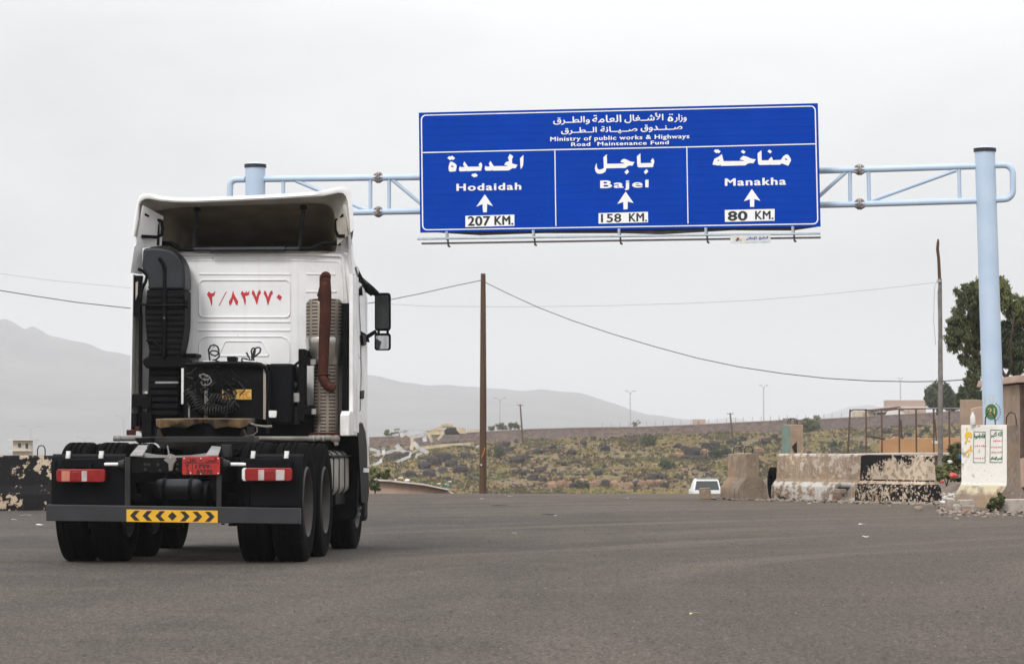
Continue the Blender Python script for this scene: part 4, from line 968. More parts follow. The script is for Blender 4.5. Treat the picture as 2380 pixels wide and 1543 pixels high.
# --- stabiliser pipes
def hpipe(x0, x1, y0, y1, v, mat, name, k=1):
    a, b = L(x0, (y0 + y1) / 2, v), L(x1, (y0 + y1) / 2, v); r = (L(x0, y0, v).z - L(x0, y1, v).z) / 2; return tb(MB().tube([a, b], r, 12), name, mat)
hpipe(264, 330, 1012.5, 1025, 2.15, 'pipegrey', 'cross_pipe'); hpipe(318, 356, 1015, 1028, 2.2, 'frame', 'cross_pipe')
hpipe(588, 745, 1013.5, 1024, 2.15, 'pipegrey', 'cross_pipe'); hpipe(718, 772, 1011, 1024, 2.2, 'pipegrey', 'pipe_sleeve')
for x in (272, 276, 728, 750): hpipe(x, x + 3, 1011.5, 1025.5, 2.13, 'greysteel', 'pipe_clamp')
m = MB(); c_ = L(779, 1020, 2.15); m.lathe([(.001, -.05), (.03, -.04), (.045, -.01), (.045, .03), (.02, .05), (.001, .05)], c_, 'X', 10); m.tube([c_, c_ + Vector((.02, -.02, -.07))], [.03, .022], 8); tb(m, 'pipe_knob', 'pipegrey')
m = MB(); c_ = L(305, 1005, 2.4); m.box(c_, (.10, .05, .06)); m.box(c_ + Vector((.07, 0, .04)), (.05, .05, .05)); tb(m, 'valve_block', 'rustpipe', bevel=.008)

# --- cab: body shell
cab = MB()
zr, zl = L(500, 592, 3.3).z, L(500, 1003, 3.3).z
UL, UR = -1.16, 1.298
def crossec(v, ul, ur, z0, z1, rc):
    pts = [(ul, z0), (ur, z0), (ur, z1 - rc)]
    for k in range(1, 6): a = k * math.pi / 10; pts.append((ur - rc + rc * math.cos(a), z1 - rc + rc * math.sin(a)))
    for k in range(0, 5): a = math.pi / 2 + k * math.pi / 10; pts.append((ul + rc + rc * math.cos(a), z1 - rc + rc * math.sin(a)))
    pts.append((ul, z1 - rc)); return [Vector((x, v, z)) for x, z in pts]
cab.loft([crossec(3.3, UL + .03, UR - .03, zl, zr, .10), crossec(3.36, UL, UR, zl, zr + .03, .14), crossec(4.4, UL + .02, UR - .04, zl - .15, zr, .34), crossec(5.30, UL + .05, UR - .08, zl - .4, zr - .03, .38), crossec(5.62, UL + .18, UR - .2, zl - .5, zr - .15, .45)], True, True)
body = tb(cab, 'cab_body', 'white', smooth=30)
def emb(name, pts, wpx, v=3.3, closed=False, h=.010, mat='white'):
    """raised bead on the rear wall following photo points"""
    k = wpx * .5; Q = [L(x, y, v) for x, y in pts]; r = wpx / F * 31 * .5
    if closed: Q = Q + [Q[0], Q[1]]
    rings = []
    for i, p in enumerate(Q):
        d = (Q[min(i + 1, len(Q) - 1)] - Q[max(i - 1, 0)]).normalized(); n_ = Vector((-d.z, 0, d.x))
        rings.append([p + n_ * r, p + n_ * r * .5 + Vector((0, -h, 0)), p - n_ * r * .5 + Vector((0, -h, 0)), p - n_ * r])
    m = MB().loft(rings, True, not closed); return tb(m, name, mat, body, smooth=50)
def rrect(x0, x1, y0, y1, r, n=5):
    pts = []
    for cx_, cy_, a0 in ((x1 - r, y0 + r, -90), (x1 - r, y1 - r, 0), (x0 + r, y1 - r, 90), (x0 + r, y0 + r, 180)):
        for k in range(n + 1): a = rad(a0 + 90 * k / n); pts.append((cx_ + r * math.cos(a), cy_ + r * math.sin(a)))
    return pts
emb('stamped_rib', [(463, 637), (676, 638)], 5); emb('stamped_rib', [(461, 747.5), (674, 748)], 5); emb('stamped_rib', [(461, 767.5), (674, 768)], 5)
emb('stamped_panel', rrect(463, 674, 651, 737, 11), 5, closed=True, h=.012)
emb('stamped_panel', [(463, 860), (463, 800), (467, 788), (480, 782), (655, 782), (668, 788), (673, 800), (673, 840)], 4)
emb('stamped_panel', [(512, 820), (522, 796), (526, 793), (606, 793), (611, 796), (625, 824), (622, 827)], 2.5); emb('stamped_panel', [(505, 827), (622, 827)], 3)
emb('stamped_rib', [(712, 637), (780, 638)], 5); emb('stamped_rib', [(711, 678), (782, 678)], 5)
emb('rear_wall_rim', [(408, 592.5), (560, 590), (700, 591), (790, 594), (797, 600), (800, 640), (806, 700), (806, 800)], 9, h=.03)
emb('rear_wall_seam', [(418, 606), (700, 606), (785, 609), (792, 618), (797, 660), (800, 780)], 2.5, h=.008)
for x in (448, 676, 692, 834 - 10):
    if x < 800: emb('stamped_rib', [(x, 632), (x, 840)], 1.6, h=.004)
# red painted number on the rear wall
def q4(pts): return [(462.4 + x * .08857, 659.6 + y * .08857) for x, y in pts]
NUM = [[(250, 200), (330, 255), (385, 240), (410, 195), (430, 210), (405, 300), (345, 345), (352, 470), (338, 585), (325, 575), (290, 430), (260, 370), (210, 280)],
       [(712, 197), (728, 206), (540, 568), (515, 570)],
       [(893, 175), (930, 290), (1028, 460), (1010, 560), (965, 545), (900, 380), (870, 500), (812, 578), (800, 560), (785, 465), (850, 350)],
       [(1135, 178), (1175, 235), (1228, 230), (1240, 175), (1262, 228), (1300, 220), (1310, 175), (1325, 200), (1318, 270), (1290, 300), (1210, 320), (1232, 430), (1218, 560), (1205, 555), (1160, 390), (1093, 255)],
       [(1410, 155), (1455, 210), (1505, 345), (1550, 210), (1595, 152), (1627, 240), (1580, 310), (1525, 545), (1510, 540), (1460, 390), (1383, 250)],
       [(1720, 172), (1765, 215), (1812, 355), (1862, 210), (1920, 168), (1940, 250), (1890, 320), (1815, 558), (1798, 555), (1765, 380), (1695, 260)],
       [(2088, 272), (2180, 345), (2130, 443), (2036, 360)]]
for pz in NUM: flat('painted_numeral', [q4(pz)], P(3.3), M['paintred'], body, .004, world=False)
# --- roof deflector
def c1(x, y): return (285.6 + x * .2733, 421.6 + y * .2733)
OUT = [(80, 465), (98, 300), (125, 160), (145, 120), (180, 101), (230, 103), (330, 127), (450, 138), (600, 140), (1000, 125), (1400, 105), (1620, 90), (1720, 76), (1790, 58), (1850, 44), (1900, 48), (1930, 75), (1942, 105), (1957, 250), (1967, 405)]
INN = [(100, 465), (128, 320), (138, 195), (155, 168), (185, 150), (225, 148), (330, 168), (450, 178), (600, 180), (1000, 164), (1400, 144), (1600, 132), (1700, 125), (1770, 110), (1830, 97), (1872, 102), (1895, 125), (1912, 170), (1925, 280), (1935, 435)]
MID = [(180, 545), (200, 420), (235, 290), (262, 262), (300, 250), (345, 244), (430, 232), (520, 222), (640, 216), (1000, 206), (1350, 194), (1520, 188), (1620, 188), (1700, 192), (1745, 205), (1775, 228), (1792, 262), (1806, 330), (1815, 430), (1820, 545)]
DEEP = [(345, 600), (352, 460), (375, 330), (392, 290), (430, 270), (480, 262), (560, 256), (640, 254), (740, 252), (1000, 250), (1300, 250), (1450, 252), (1560, 254), (1660, 258), (1730, 268), (1765, 285), (1785, 312), (1795, 370), (1800, 450), (1805, 600)]
VR = 2.75
def ringof(Pn, v): return [L(*c1(x, y), v) for x, y in Pn]
ro = ringof(OUT, VR); ri = ringof(INN, VR)
def fwd(ring, v, kx, dz): return [Vector((p.x * kx + .07 * (1 - kx), v, p.z + dz * (1 if i > 1 and i < len(ring) - 2 else .2))) for i, p in enumerate(ring)]
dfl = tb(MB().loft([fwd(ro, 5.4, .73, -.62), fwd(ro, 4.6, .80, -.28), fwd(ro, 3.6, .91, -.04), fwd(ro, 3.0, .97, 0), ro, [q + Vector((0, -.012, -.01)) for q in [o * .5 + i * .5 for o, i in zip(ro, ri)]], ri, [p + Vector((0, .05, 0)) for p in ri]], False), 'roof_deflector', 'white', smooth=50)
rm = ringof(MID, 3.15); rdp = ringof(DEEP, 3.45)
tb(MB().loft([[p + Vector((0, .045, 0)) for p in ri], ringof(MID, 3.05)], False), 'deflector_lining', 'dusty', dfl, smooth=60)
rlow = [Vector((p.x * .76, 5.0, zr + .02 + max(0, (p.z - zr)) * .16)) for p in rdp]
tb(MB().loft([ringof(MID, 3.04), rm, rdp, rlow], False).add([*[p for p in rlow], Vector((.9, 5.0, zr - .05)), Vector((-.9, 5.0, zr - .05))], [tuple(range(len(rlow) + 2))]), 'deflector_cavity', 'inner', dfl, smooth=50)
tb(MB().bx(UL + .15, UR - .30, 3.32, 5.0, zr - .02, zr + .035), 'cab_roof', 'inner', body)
# side wings of the deflector down to the side fairings
def panel(name, pts, v0, v1, mat='white', thick=.03, **k):
    A = [L(x, y, v) for (x, y), v in zip(pts, v0)]; n_ = (A[1] - A[0]).cross(A[2] - A[0]).normalized()
    return tb(MB().pr(A, [p + n_ * thick for p in A]), name, mat, **k)
lw = [((*c1(175, 205),), 2.78), ((*c1(112, 545),), 2.82), ((*c1(98, 552),), 2.82), ((*c1(66, 775),), 2.86), ((*c1(165, 790),), 2.95), ((*c1(168, 570),), 2.95), ((*c1(330, 545),), 3.1), ((*c1(345, 300),), 3.1), ((*c1(240, 240),), 2.95)]
A = [L(*p, v) for p, v in lw]; tb(MB().pr(A, [p + Vector((-.02, .02, 0)) for p in A]), 'deflector_wing', 'white', dfl)
lw = [((*c1(1873, 200),), 2.80), ((*c1(1885, 205),), 2.80), ((*c1(1922, 545),), 2.82), ((*c1(1938, 545),), 2.83), ((*c1(1958, 790),), 2.85), ((*c1(1930, 800),), 3.2), ((*c1(1905, 560),), 3.2)]
A = [L(*p, v) for p, v in lw]; tb(MB().pr(A, [p + Vector((.02, .02, 0)) for p in A]), 'deflector_wing', 'white', dfl)
# struts and hoses under the deflector
def strut(name, pts, v, r, mat='plastic', par=None):
    return tb(MB().tube([L(*c1(x, y), v_) for (x, y), v_ in zip(pts, v if isinstance(v, (list, tuple)) else [v] * len(pts))], r, 8), name, mat, par or dfl)
strut('strut', [(632, 232), (628, 330), (612, 420), (604, 580)], [3.1, 3.15, 3.2, 3.22], .022); strut('strut', [(1538, 215), (1528, 330), (1516, 430), (1503, 580)], [3.1, 3.15, 3.2, 3.22], .022)
for x, y in ((635, 240), (1536, 222)):
    tb(MB().box(L(*c1(x, y), 3.1), (.07, .06, .05)), 'strut_mount', 'black', dfl, bevel=.008)
strut('cross_bar', [(590, 580), (1500, 576)], 3.22, .028, 'plastic')
strut('cross_bar_sleeve', [(740, 582), (1380, 578)], 3.2, .036, 'plastic')
strut('bent_tube', [(330, 528), (410, 530), (445, 550), (490, 578), (600, 580)], 3.2, .027, 'black'); strut('bent_tube', [(1500, 576), (1590, 575), (1640, 560), (1690, 530), (1840, 524)], 3.2, .027, 'black')
strut('grab_frame', [(178, 278), (215, 298), (250, 320), (300, 330), (330, 340), (338, 400), (330, 455), (290, 475), (165, 468)], [2.85, 2.95, 3.05, 3.05, 3.05, 3.05, 3.05, 3.0, 2.85], .02, 'black')
strut('grab_frame', [(1880, 285), (1850, 315), (1815, 330), (1812, 420), (1830, 465), (1890, 466)], [2.9, 3.0, 3.05, 3.05, 3.0, 2.9], .02, 'black')
for x, y0, y1 in ((292, 312, 545), (1832, 310, 545)):
    a, b = L(*c1(x - 17, y0), 3.06), L(*c1(x + 17, y1), 3.06); tb(MB().bx(a.x, b.x, 3.06, 3.12, b.z, a.z), 'hinge_plate', 'black', dfl, bevel=.008)

# --- side fairings behind the cab corners
def fairing(x0, x1, y0, y1, x0b, x1b, uin, name='side_fairing'):
    a, b, c_, d = L(x0, y0, 2.86), L(x1, y0, 2.86), L(x1b, y1, 2.86), L(x0b, y1, 2.86)
    m = MB().pr([a, b, c_, d], [Vector((p.x + uin, 3.5, p.z)) for p in (a, b, c_, d)]); return tb(m, name, 'white', bevel=.006)
fairing(304.5, 310, 637, 1000, 301.5, 304.5, -.01)
fairing(812, 820, 637, 1005, 811, 821, -.01)
# left gap details: dark frame, pale pillar, hoses
m = MB(); pxprism(m, [*[c1(95, 800), c1(160, 800), c1(150, 900), c1(150, 1140), c1(80, 1140), c1(88, 900)]], 2.9, 3.0); tb(m, 'fairing_frame', 'black', bevel=.006)
m = MB(); pxprism(m, [c1(108, 860), c1(128, 850), c1(125, 960), c1(108, 1010)], 2.885, 2.9); tb(m, 'fairing_gap', 'dusty')
m = MB(); pxbox(m, 308, 321, 735, 1000, 3.1, .1); tb(m, 'rear_pillar', 'dusty', body)
tb(MB().tube([L(327, 730, 2.95), L(326, 990, 2.95)], .022, 8), 'drain_pipe', 'black')
m = MB(); pxbox(m, 307, 340, 915, 945, 2.86, .12); pxbox(m, 330, 352, 920, 950, 2.84, .1); pxbox(m, 305, 318, 960, 992, 2.86, .1); pxbox(m, 318, 326, 970, 1000, 2.9, .1); tb(m, 'lock_fitting', 'black', bevel=.01)
strut('cab_hose', [(130, 745), (165, 760), (205, 800), (195, 850), (160, 920), (150, 1000)], 2.84, .018, 'black', T)
strut('cab_hose', [(200, 1350), (260, 1355), (300, 1400), (345, 1440)], 2.75, .014, 'black', T)
# --- snorkel
SN = [(168, 575), (200, 566), (250, 560), (320, 563), (400, 580), (445, 605), (480, 645), (507, 695), (522, 750), (528, 830), (526, 920)]
m = MB(); pxprism(m, [c1(x, y) for x, y in SN + [(205, 920), (215, 880), (205, 800), (160, 745)]], 2.78, 3.2)
hood = tb(m, 'air_intake_hood', 'plastic', bevel=.03, seg=3)
m = MB(); pxprism(m, [c1(x, y) for x, y in [(200, 920), (526, 920), (526, 1100), (524, 1230), (510, 1340), (490, 1430), (482, 1490), (540, 1520), (545, 1560), (500, 1590), (200, 1590), (165, 1545), (170, 1510), (215, 1490), (222, 1430), (200, 1320), (188, 1200), (186, 1080), (200, 1000)]], 2.80, 3.2)
duct = tb(m, 'air_intake_duct', 'black', bevel=.02)
for k in range(11):
    y = 955 + k * 49; xl = interp([(955, 200), (1200, 192), (1320, 202), (1430, 225)], y); xr = interp([(955, 520), (1230, 520), (1340, 506), (1440, 488)], y)
    for s0, s1 in ((xl, 335), (370, xr)):
        m = MB(); a, b = c1(s0, y), c1(s1, y + 30); pxbox(m, a[0], b[0], a[1], b[1], 2.785, .03); tb(m, 'duct_rib', 'flap' if k % 3 == 0 else 'black', duct, bevel=.008)
m = MB(); a, b = c1(338, 720), c1(366, 1500); pxbox(m, a[0], b[0], a[1], b[1], 2.765, .05); tb(m, 'duct_spine', 'black', duct, bevel=.012)
strut('duct_spine', [(308, 655), (325, 675), (345, 710), (352, 760)], 2.78, .022, 'black', hood)
p = L(*c1(352, 1162), 2.76); tb(MB().lathe([(.012, 0), (.001, -.01)], p, 'Y', 8), 'bolt', 'pipegrey', duct)
strut('duct_clamp', [(150, 1045), (200, 1052), (300, 1056), (520, 1052), (545, 1058)], 2.76, .012, 'black', duct)
m = MB(); a, b = c1(530, 1010), c1(553, 1075); pxbox(m, a[0], b[0], a[1], b[1], 2.78, .2); a, b = c1(510, 1462), c1(622, 1490); pxbox(m, a[0], b[0], a[1], b[1], 2.95, .35); tb(m, 'duct_bracket', 'black', duct, bevel=.01)
def c2(x, y): return (285.6 + x * .2733, 788.8 + y * .2733)
m = MB(); pxprism(m, [c2(225, 150), c2(490, 150), c2(480, 700), c2(205, 700)], 2.9, 3.2); lo_ = tb(m, 'lower_duct', 'black', bevel=.01)
for k in range(7):
    y = 260 + k * 58; m = MB(); a, b = c2(228, y), c2(470, y + 38); pxbox(m, a[0], b[0], a[1], b[1], 2.86, .05); tb(m, 'duct_rib', 'flap' if k % 2 else 'black', lo_, bevel=.008)
m = MB(); a, b = c2(275, 357), c2(470, 374); pxbox(m, a[0], b[0], a[1], b[1], 2.855, .03); tb(m, 'duct_band', 'greysteel', lo_)
m = MB(); a, b = c2(160, 440), c2(208, 605); pxbox(m, a[0], b[0], a[1], b[1], 3.0, .1); tb(m, 'rear_pillar', 'white', body)
# --- equipment rack behind the cab
m = MB(); a, b = c2(520, 208), c2(1235, 690); pxbox(m, a[0], b[0], a[1], b[1], 2.62, .5); rack = tb(m, 'hydraulic_tank', 'black', bevel=.02)
m = MB(); a, b = c2(1238, 205), c2(1442, 720); pxbox(m, a[0], b[0], a[1], b[1], 2.66, .45); tb(m, 'oil_tank', 'flap', bevel=.03, seg=3)
m = MB(); pxprism(m, [c2(*q) for q in [(882, 150), (890, 145), (950, 145), (962, 152), (955, 195), (945, 205), (895, 205), (888, 195)]], 2.72, 2.9); tb(m, 'filler_cap', 'black', rack, bevel=.012)
for x0, x1, y0, y1, mt in ((693, 722, 300, 665, 'greysteel'), (1194, 1218, 205, 680, 'stonepale'), (497, 516, 245, 550, 'refl'), (555, 570, 560, 665, 'greysteel')):  # the white strip is no strap: it imitates cab wall showing through a gap
    m = MB(); a, b = c2(x0, y0), c2(x1, y1); pxbox(m, a[0], b[0], a[1], b[1], 2.60, .02); tb(m, 'tank_strap', mt, rack, bevel=.004)
def hose(pts, v, r, mat='black', name='air_hose', par=None): return tb(MB().tube([L(*c2(x, y), v_) for (x, y), v_ in zip(pts, v if isinstance(v, list) else [v] * len(pts))], r, 6), name, mat, par or rack)
hose([(530, 215), (700, 207), (900, 205), (1080, 207), (1170, 215), (1215, 240), (1235, 290), (1238, 500), (1234, 700)], 2.56, .028, 'black', 'hose_hoop')
for x0, x1 in ((670, 760), (1050, 1140)):
    m = MB(); pxprism(m, [c2(x0, 205), c2(x1 - 10, 205), c2(x1, 183), c2(x0 + 10, 183)], 2.6, 2.68); tb(m, 'cable_socket', 'refl', rack, bevel=.006)
hose([(742, 200), (735, 140), (728, 90), (745, 55), (775, 45), (805, 60), (818, 95), (810, 125), (785, 140), (755, 130), (738, 110), (760, 95), (795, 98), (820, 120), (818, 150), (790, 172), (760, 175), (790, 178), (830, 195), (825, 220), (800, 232)], 2.62, .0105, 'plastic', 'coiled_wire')
hose([(1095, 190), (1098, 140), (1092, 100), (1100, 78), (1115, 72), (1125, 95), (1118, 140), (1108, 160), (1135, 135), (1165, 110), (1172, 80), (1158, 68), (1135, 70), (1112, 100), (1108, 150), (1115, 185)], 2.62, .0105, 'plastic', 'coiled_wire')
hose([(1050, 110), (1070, 150), (1085, 180), (1050, 165), (1015, 160), (1010, 175), (1030, 210), (1050, 230)], 2.62, .0105, 'plastic', 'coiled_wire')
def coil(a, b, n, r, v, sag=0, thick=.008):
    pts = []; A, B2 = L(*c2(*a), v), L(*c2(*b), v); k = n * 12
    d = (B2 - A); u = Vector((-d.z, 0, d.x)).normalized()
    for i in range(k + 1):
        t = i / k; ang = 2 * math.pi * n * t; p = A + d * t + Vector((0, 0, -sag * 4 * t * (1 - t)))
        pts.append(p + u * r * math.cos(ang) + Vector((0, 1, 0)) * r * math.sin(ang) + d.normalized() * r * .25 * math.sin(ang))
    tb(MB().tube(pts, thick, 5), 'coiled_air_line', 'frame', rack)
coil((545, 420), (690, 600), 9, .055, 2.5, .02); coil((690, 600), (960, 560), 11, .055, 2.48, .03); coil((740, 500), (950, 560), 8, .05, 2.46, -.03); coil((580, 450), (640, 600), 6, .05, 2.5, 0)
coil((720, 520), (900, 640), 8, .05, 2.5, 0)
rs2 = random.Random(4)
for i in range(20):
    x, y = rs2.uniform(600, 960), rs2.uniform(230, 450); pts = [(x, y)]
    for k in range(4): x += rs2.uniform(-60, 60); y += rs2.uniform(10, 55); pts.append((x, y))
    hose(pts, [2.52 + rs2.uniform(-.04, .04) for _ in pts], .008, 'frame' if i % 2 else 'black', 'cable')
hose([(650, 305), (690, 295), (740, 320), (725, 345), (670, 335), (650, 305)], 2.5, .009, 'pipegrey', 'cable'); hose([(740, 320), (755, 360), (730, 385), (680, 390), (665, 365), (700, 345)], 2.5, .009, 'pipegrey', 'cable')
m = MB(); a, b = (516.5, 905), (584, 928); pxbox(m, *[516.5, 584, 905, 928], 2.595, .02); yl = tb(m, 'maker_plate', 'cream', rack)
V3, F3 = text_mesh('TEC'); lay('plate_letters', (V3, F3), 553, 581, 908, 925.5, 0, P(2.595), M['orange'], yl, .7, world=False)
lay('plate_letters', text_mesh('BSV'), 519, 549, 908, 925.5, 0, P(2.595), M['orange'], yl, .7, world=False)
for pts in ([(840, 400), (880, 430), (930, 470), (950, 485)], [(940, 400), (925, 440), (935, 490)], [(905, 395), (960, 375), (975, 350)], [(850, 470), (900, 440), (950, 410)]): hose(pts, 2.55, .014, 'black', 'cable')
m = MB(); pxprism(m, [c2(*q) for q in [(1240, 610), (1245, 605), (1300, 605), (1307, 612), (1304, 658), (1296, 665), (1248, 665), (1240, 655)]], 2.35, 2.42); wl_ = tb(m, 'work_lamp', 'refl', bevel=.01)
m = MB(); a, b = c2(1236, 598), c2(1310, 672); pxbox(m, a[0], b[0], a[1], b[1], 2.37, .1); tb(m, 'lamp_housing', 'black', wl_, bevel=.012); hose([(1262, 668), (1240, 720), (1232, 800)], 2.4, .02, 'black', 'lamp_stalk', wl_)
m = MB()
for x0, x1, y0, y1 in ((1492, 1545, 80, 700), (1500, 1590, 150, 220), (1510, 1600, 560, 640), (1545, 1570, 90, 150)): a, b = c2(x0, y0), c2(x1, y1); pxbox(m, a[0], b[0], a[1], b[1], 2.75, .2)
tb(m, 'exhaust_bracket', 'black', bevel=.01); hose([(1440, 240), (1480, 205), (1500, 190)], 2.75, .016, 'black', 'bracket_stay', T)
m = MB(); a, b = c2(1448, 455), c2(1500, 535); pxbox(m, a[0], b[0], a[1], b[1], 2.72, .04); tb(m, 'filter_box', 'greysteel', bevel=.01)
m = MB(); a, b = c2(1442, 560), c2(1500, 720); pxbox(m, a[0], b[0], a[1], b[1], 2.8, .3); tb(m, 'filter_bracket', 'frame', bevel=.008); m = MB(); a, b = c2(1450, 230), c2(1500, 440); pxbox(m, a[0], b[0], a[1], b[1], 2.9, .2); tb(m, 'filter_bracket', 'frame', bevel=.008); m = MB()
p = L(*c2(1462, 388), 2.76); m.lathe([(.035, .1), (.035, 0), (.02, -.02), (.001, -.02)], p, 'Y', 12); tb(m, 'filter_canister', 'frame', bevel=.008)
m = MB(); a, b = c2(205, 560), c2(1650, 830); pxbox(m, a[0], b[0], a[1], b[1], 3.0, .4); a, b = c2(160, 610), c2(240, 830); pxbox(m, a[0], b[0], a[1], b[1], 2.8, .2); tb(m, 'engine_bay', 'black')
# --- exhaust
xa, xb = L(709, 700, 2.95).x, L(794.5, 700, 2.95).x; ex, er = (xa + xb) / 2, (xb - xa) / 2
zt_, z2_, z3_ = L(750, 699, 2.95).z, L(750, 786, 2.95).z, L(750, 848, 2.95).z
z4_ = L(750, 1012, 2.95).z
sh = tb(MB().lathe([(.03, zt_ + .035), (er * .8, zt_ + .02), (er * .97, zt_ - .015), (er, zt_ - .04), (er, z2_ + .01)], (ex, 3.05, 0), 'Z', 36), 'heat_shield', 'shield')
tb(MB().lathe([(er, z2_ + .01), (er * 1.03, z2_ - .01), (er * 1.0, z2_ - .06), (er * .93, z3_ + .03), (er * .88, z3_)], (ex, 3.05, 0), 'Z', 36), 'shield_collar', 'chrome', sh)
xl2, xr2 = L(730, 900, 2.95).x, L(783, 900, 2.95).x
tb(MB().lathe([((xr2 - xl2) / 2 * 1.1, z3_), ((xr2 - xl2) / 2 * 1.1, z4_)], ((xl2 + xr2) / 2, 3.02, 0), 'Z', 32), 'heat_shield', 'shield')
pth = [(757, 646, 2.82), (757, 652, 2.80), (757, 680, 2.78), (756, 740, 2.77), (753, 800, 2.77), (751.5, 850, 2.77), (751, 868, 2.77), (752, 880, 2.77), (757, 891, 2.76), (766, 899, 2.76), (777, 904, 2.76)]
rr_ = [.03, .055, .064, .064, .060, .057, .057, .060, .058, .054, .052]
ep = tb(MB().tube([L(x, y, v) for x, y, v in pth], rr_, 16), 'exhaust_pipe', 'rustpipe')
a = L(777.5, 904.3, 2.76); d = (L(777, 904, 2.76) - L(766, 899, 2.76)).normalized(); tb(MB().tube([a, a + d * .004], .042, 14), 'pipe_mouth', 'dark', ep)
tb(MB().tube([L(757, 650, 2.8), L(757, 643, 2.86), L(755, 644, 2.95), L(752, 700, 3.0)], [.055, .06, .06, .05], 14), 'exhaust_elbow', 'rustpipe', ep)
m = MB(); pxprism(m, [c1(1668, 900), c1(1690, 900), c1(1690, 1020), c1(1655, 1015), c1(1660, 985), c1(1646, 965), c1(1655, 955)], 2.78, 2.84); tb(m, 'pipe_flange', 'rustpipe', ep, bevel=.006)
m = MB(); pxbox(m, 737, 764, 868, 871, 2.70, .14); tb(m, 'pipe_band', 'rustpipe', ep, bevel=.006)
for y in (835, 950):
    m = MB(); pxbox(m, 719, 734, y, y + 13, 2.78, .06); tb(m, 'shield_bracket', 'greysteel', sh, bevel=.005)
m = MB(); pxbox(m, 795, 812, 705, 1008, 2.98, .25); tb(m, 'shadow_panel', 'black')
strut('cab_hose', [(1868, 1135), (1885, 1140), (1895, 1200), (1893, 1500)], 2.9, .022, 'black', T)
m = MB(); pxbox(m, 720, 800, 1005, 1009, 2.7, .25); tb(m, 'shield_foot', 'rustpipe')

# --- right cab side
def side(name, polys, mat, off=.006, par=None): return flat(name, polys, lambda px, py, l=0: Ls(px, py, l), M[mat], par or body, off, world=False)
def c3(x, y): return (782 + x * .273, 598.4 + y * .273)     # crop of the mirror side
winp = [(186, 215), (214, 205), (222, 290), (240, 500), (256, 690), (250, 755), (226, 735), (211, 690), (205, 560)]
side('door_window', [[c3(*q) for q in winp]], 'glass', .012)
side('door_gap', [[c3(203, 560), c3(207, 560), c3(212, 850), c3(214, 960), c3(210, 1130), c3(206, 1300), c3(202, 1300), c3(207, 1130), c3(210, 960), c3(207, 850)]], 'dark')
side('panel_gap', [[c3(135, 846), c3(208, 853), c3(208, 857), c3(135, 850)]], 'dark'); side('panel_gap', [[c3(112, 1306), c3(203, 1303), c3(203, 1309), c3(112, 1311)]], 'rebar')
side('quarter_panel', [[c3(147, 200), c3(165, 205), c3(190, 330), c3(202, 560), c3(205, 690), c3(160, 735), c3(150, 700)]], 'greyglass' if 'greyglass' in M else 'refl', .005)
side('sticker', [[c3(150, 325), c3(163, 330), c3(176, 485), c3(163, 487)]], 'blue', .010); side('sticker', [[c3(163, 488), c3(177, 486), c3(178, 513), c3(164, 514)]], 'orange', .010)
side('emblem', [[c3(172, 815), c3(192, 820), c3(192, 845), c3(172, 843)]], 'blue', .010)
dh = MB(); A = [Ls(*c3(x, y), .02) for x, y in [(213, 1135), (238, 1130), (236, 1202), (211, 1200)]]; tb(dh.pr(A, [p + Vector((-.03, 0, 0)) for p in A]), 'door_handle', 'black', body, bevel=.006)
m = MB(); A = [Ls(*c3(x, y), .02) for x, y in [(170, 84), (188, 86), (218, 190), (203, 200)]]; tb(m.pr(A, [p + Vector((-.05, 0, 0)) for p in A]), 'wind_deflector', 'glass', body)
# front mudguard and wheel arch on the right
def sp(name, pts, mat, off=.0, th=.06, **k):
    A = [Ls(x, y, off) for x, y in pts]; return tb(MB().pr(A, [p + Vector((-th, 0, 0)) for p in A]), name, mat, None, **k)
sp('front_mudguard', [c2(1925, 640), c2(1935, 608), c2(2015, 612), c2(2045, 640), c2(2070, 720), c2(2088, 860), c2(2096, 1080), c2(2084, 1090), c2(2080, 900), c2(2066, 790), c2(2040, 715), c2(2015, 708), c2(2005, 740), c2(1985, 815), c2(1925, 820)], 'white', .02, .10, bevel=.01)
sp('wheel_arch', [c2(2016, 712), c2(2040, 718), c2(2064, 790), c2(2080, 900), c2(2088, 1100), c2(2094, 1300), c2(2082, 1390), c2(2030, 1385), c2(2010, 1000), c2(2000, 800)], 'black', .012, .35)
m = MB(); pxprism(m, [c2(1925, 830), c2(2012, 850), c2(2015, 930), c2(2000, 1200), c2(1990, 1480), c2(1960, 1530), c2(1790, 1530), c2(1790, 1330), c2(1940, 1300), c2(1950, 900)], 3.98, 4.06); tb(m, 'front_mudflap', 'flap', bevel=.01)
m = MB(); pxprism(m, [(349, 1180), (425, 1180), (425, 1225), (349, 1225)], 4.0, 4.06); tb(m, 'front_mudflap', 'flap')
m = MB(); A = [Ls(*c2(2058, 1092), .03), Ls(*c2(2096, 1095), .03), Ls(*c2(2094, 1130), .03), Ls(*c2(2056, 1128), .03)]; tb(m.pr(A, [p + Vector((-.1, 0, 0)) for p in A]), 'step_plate', 'white')
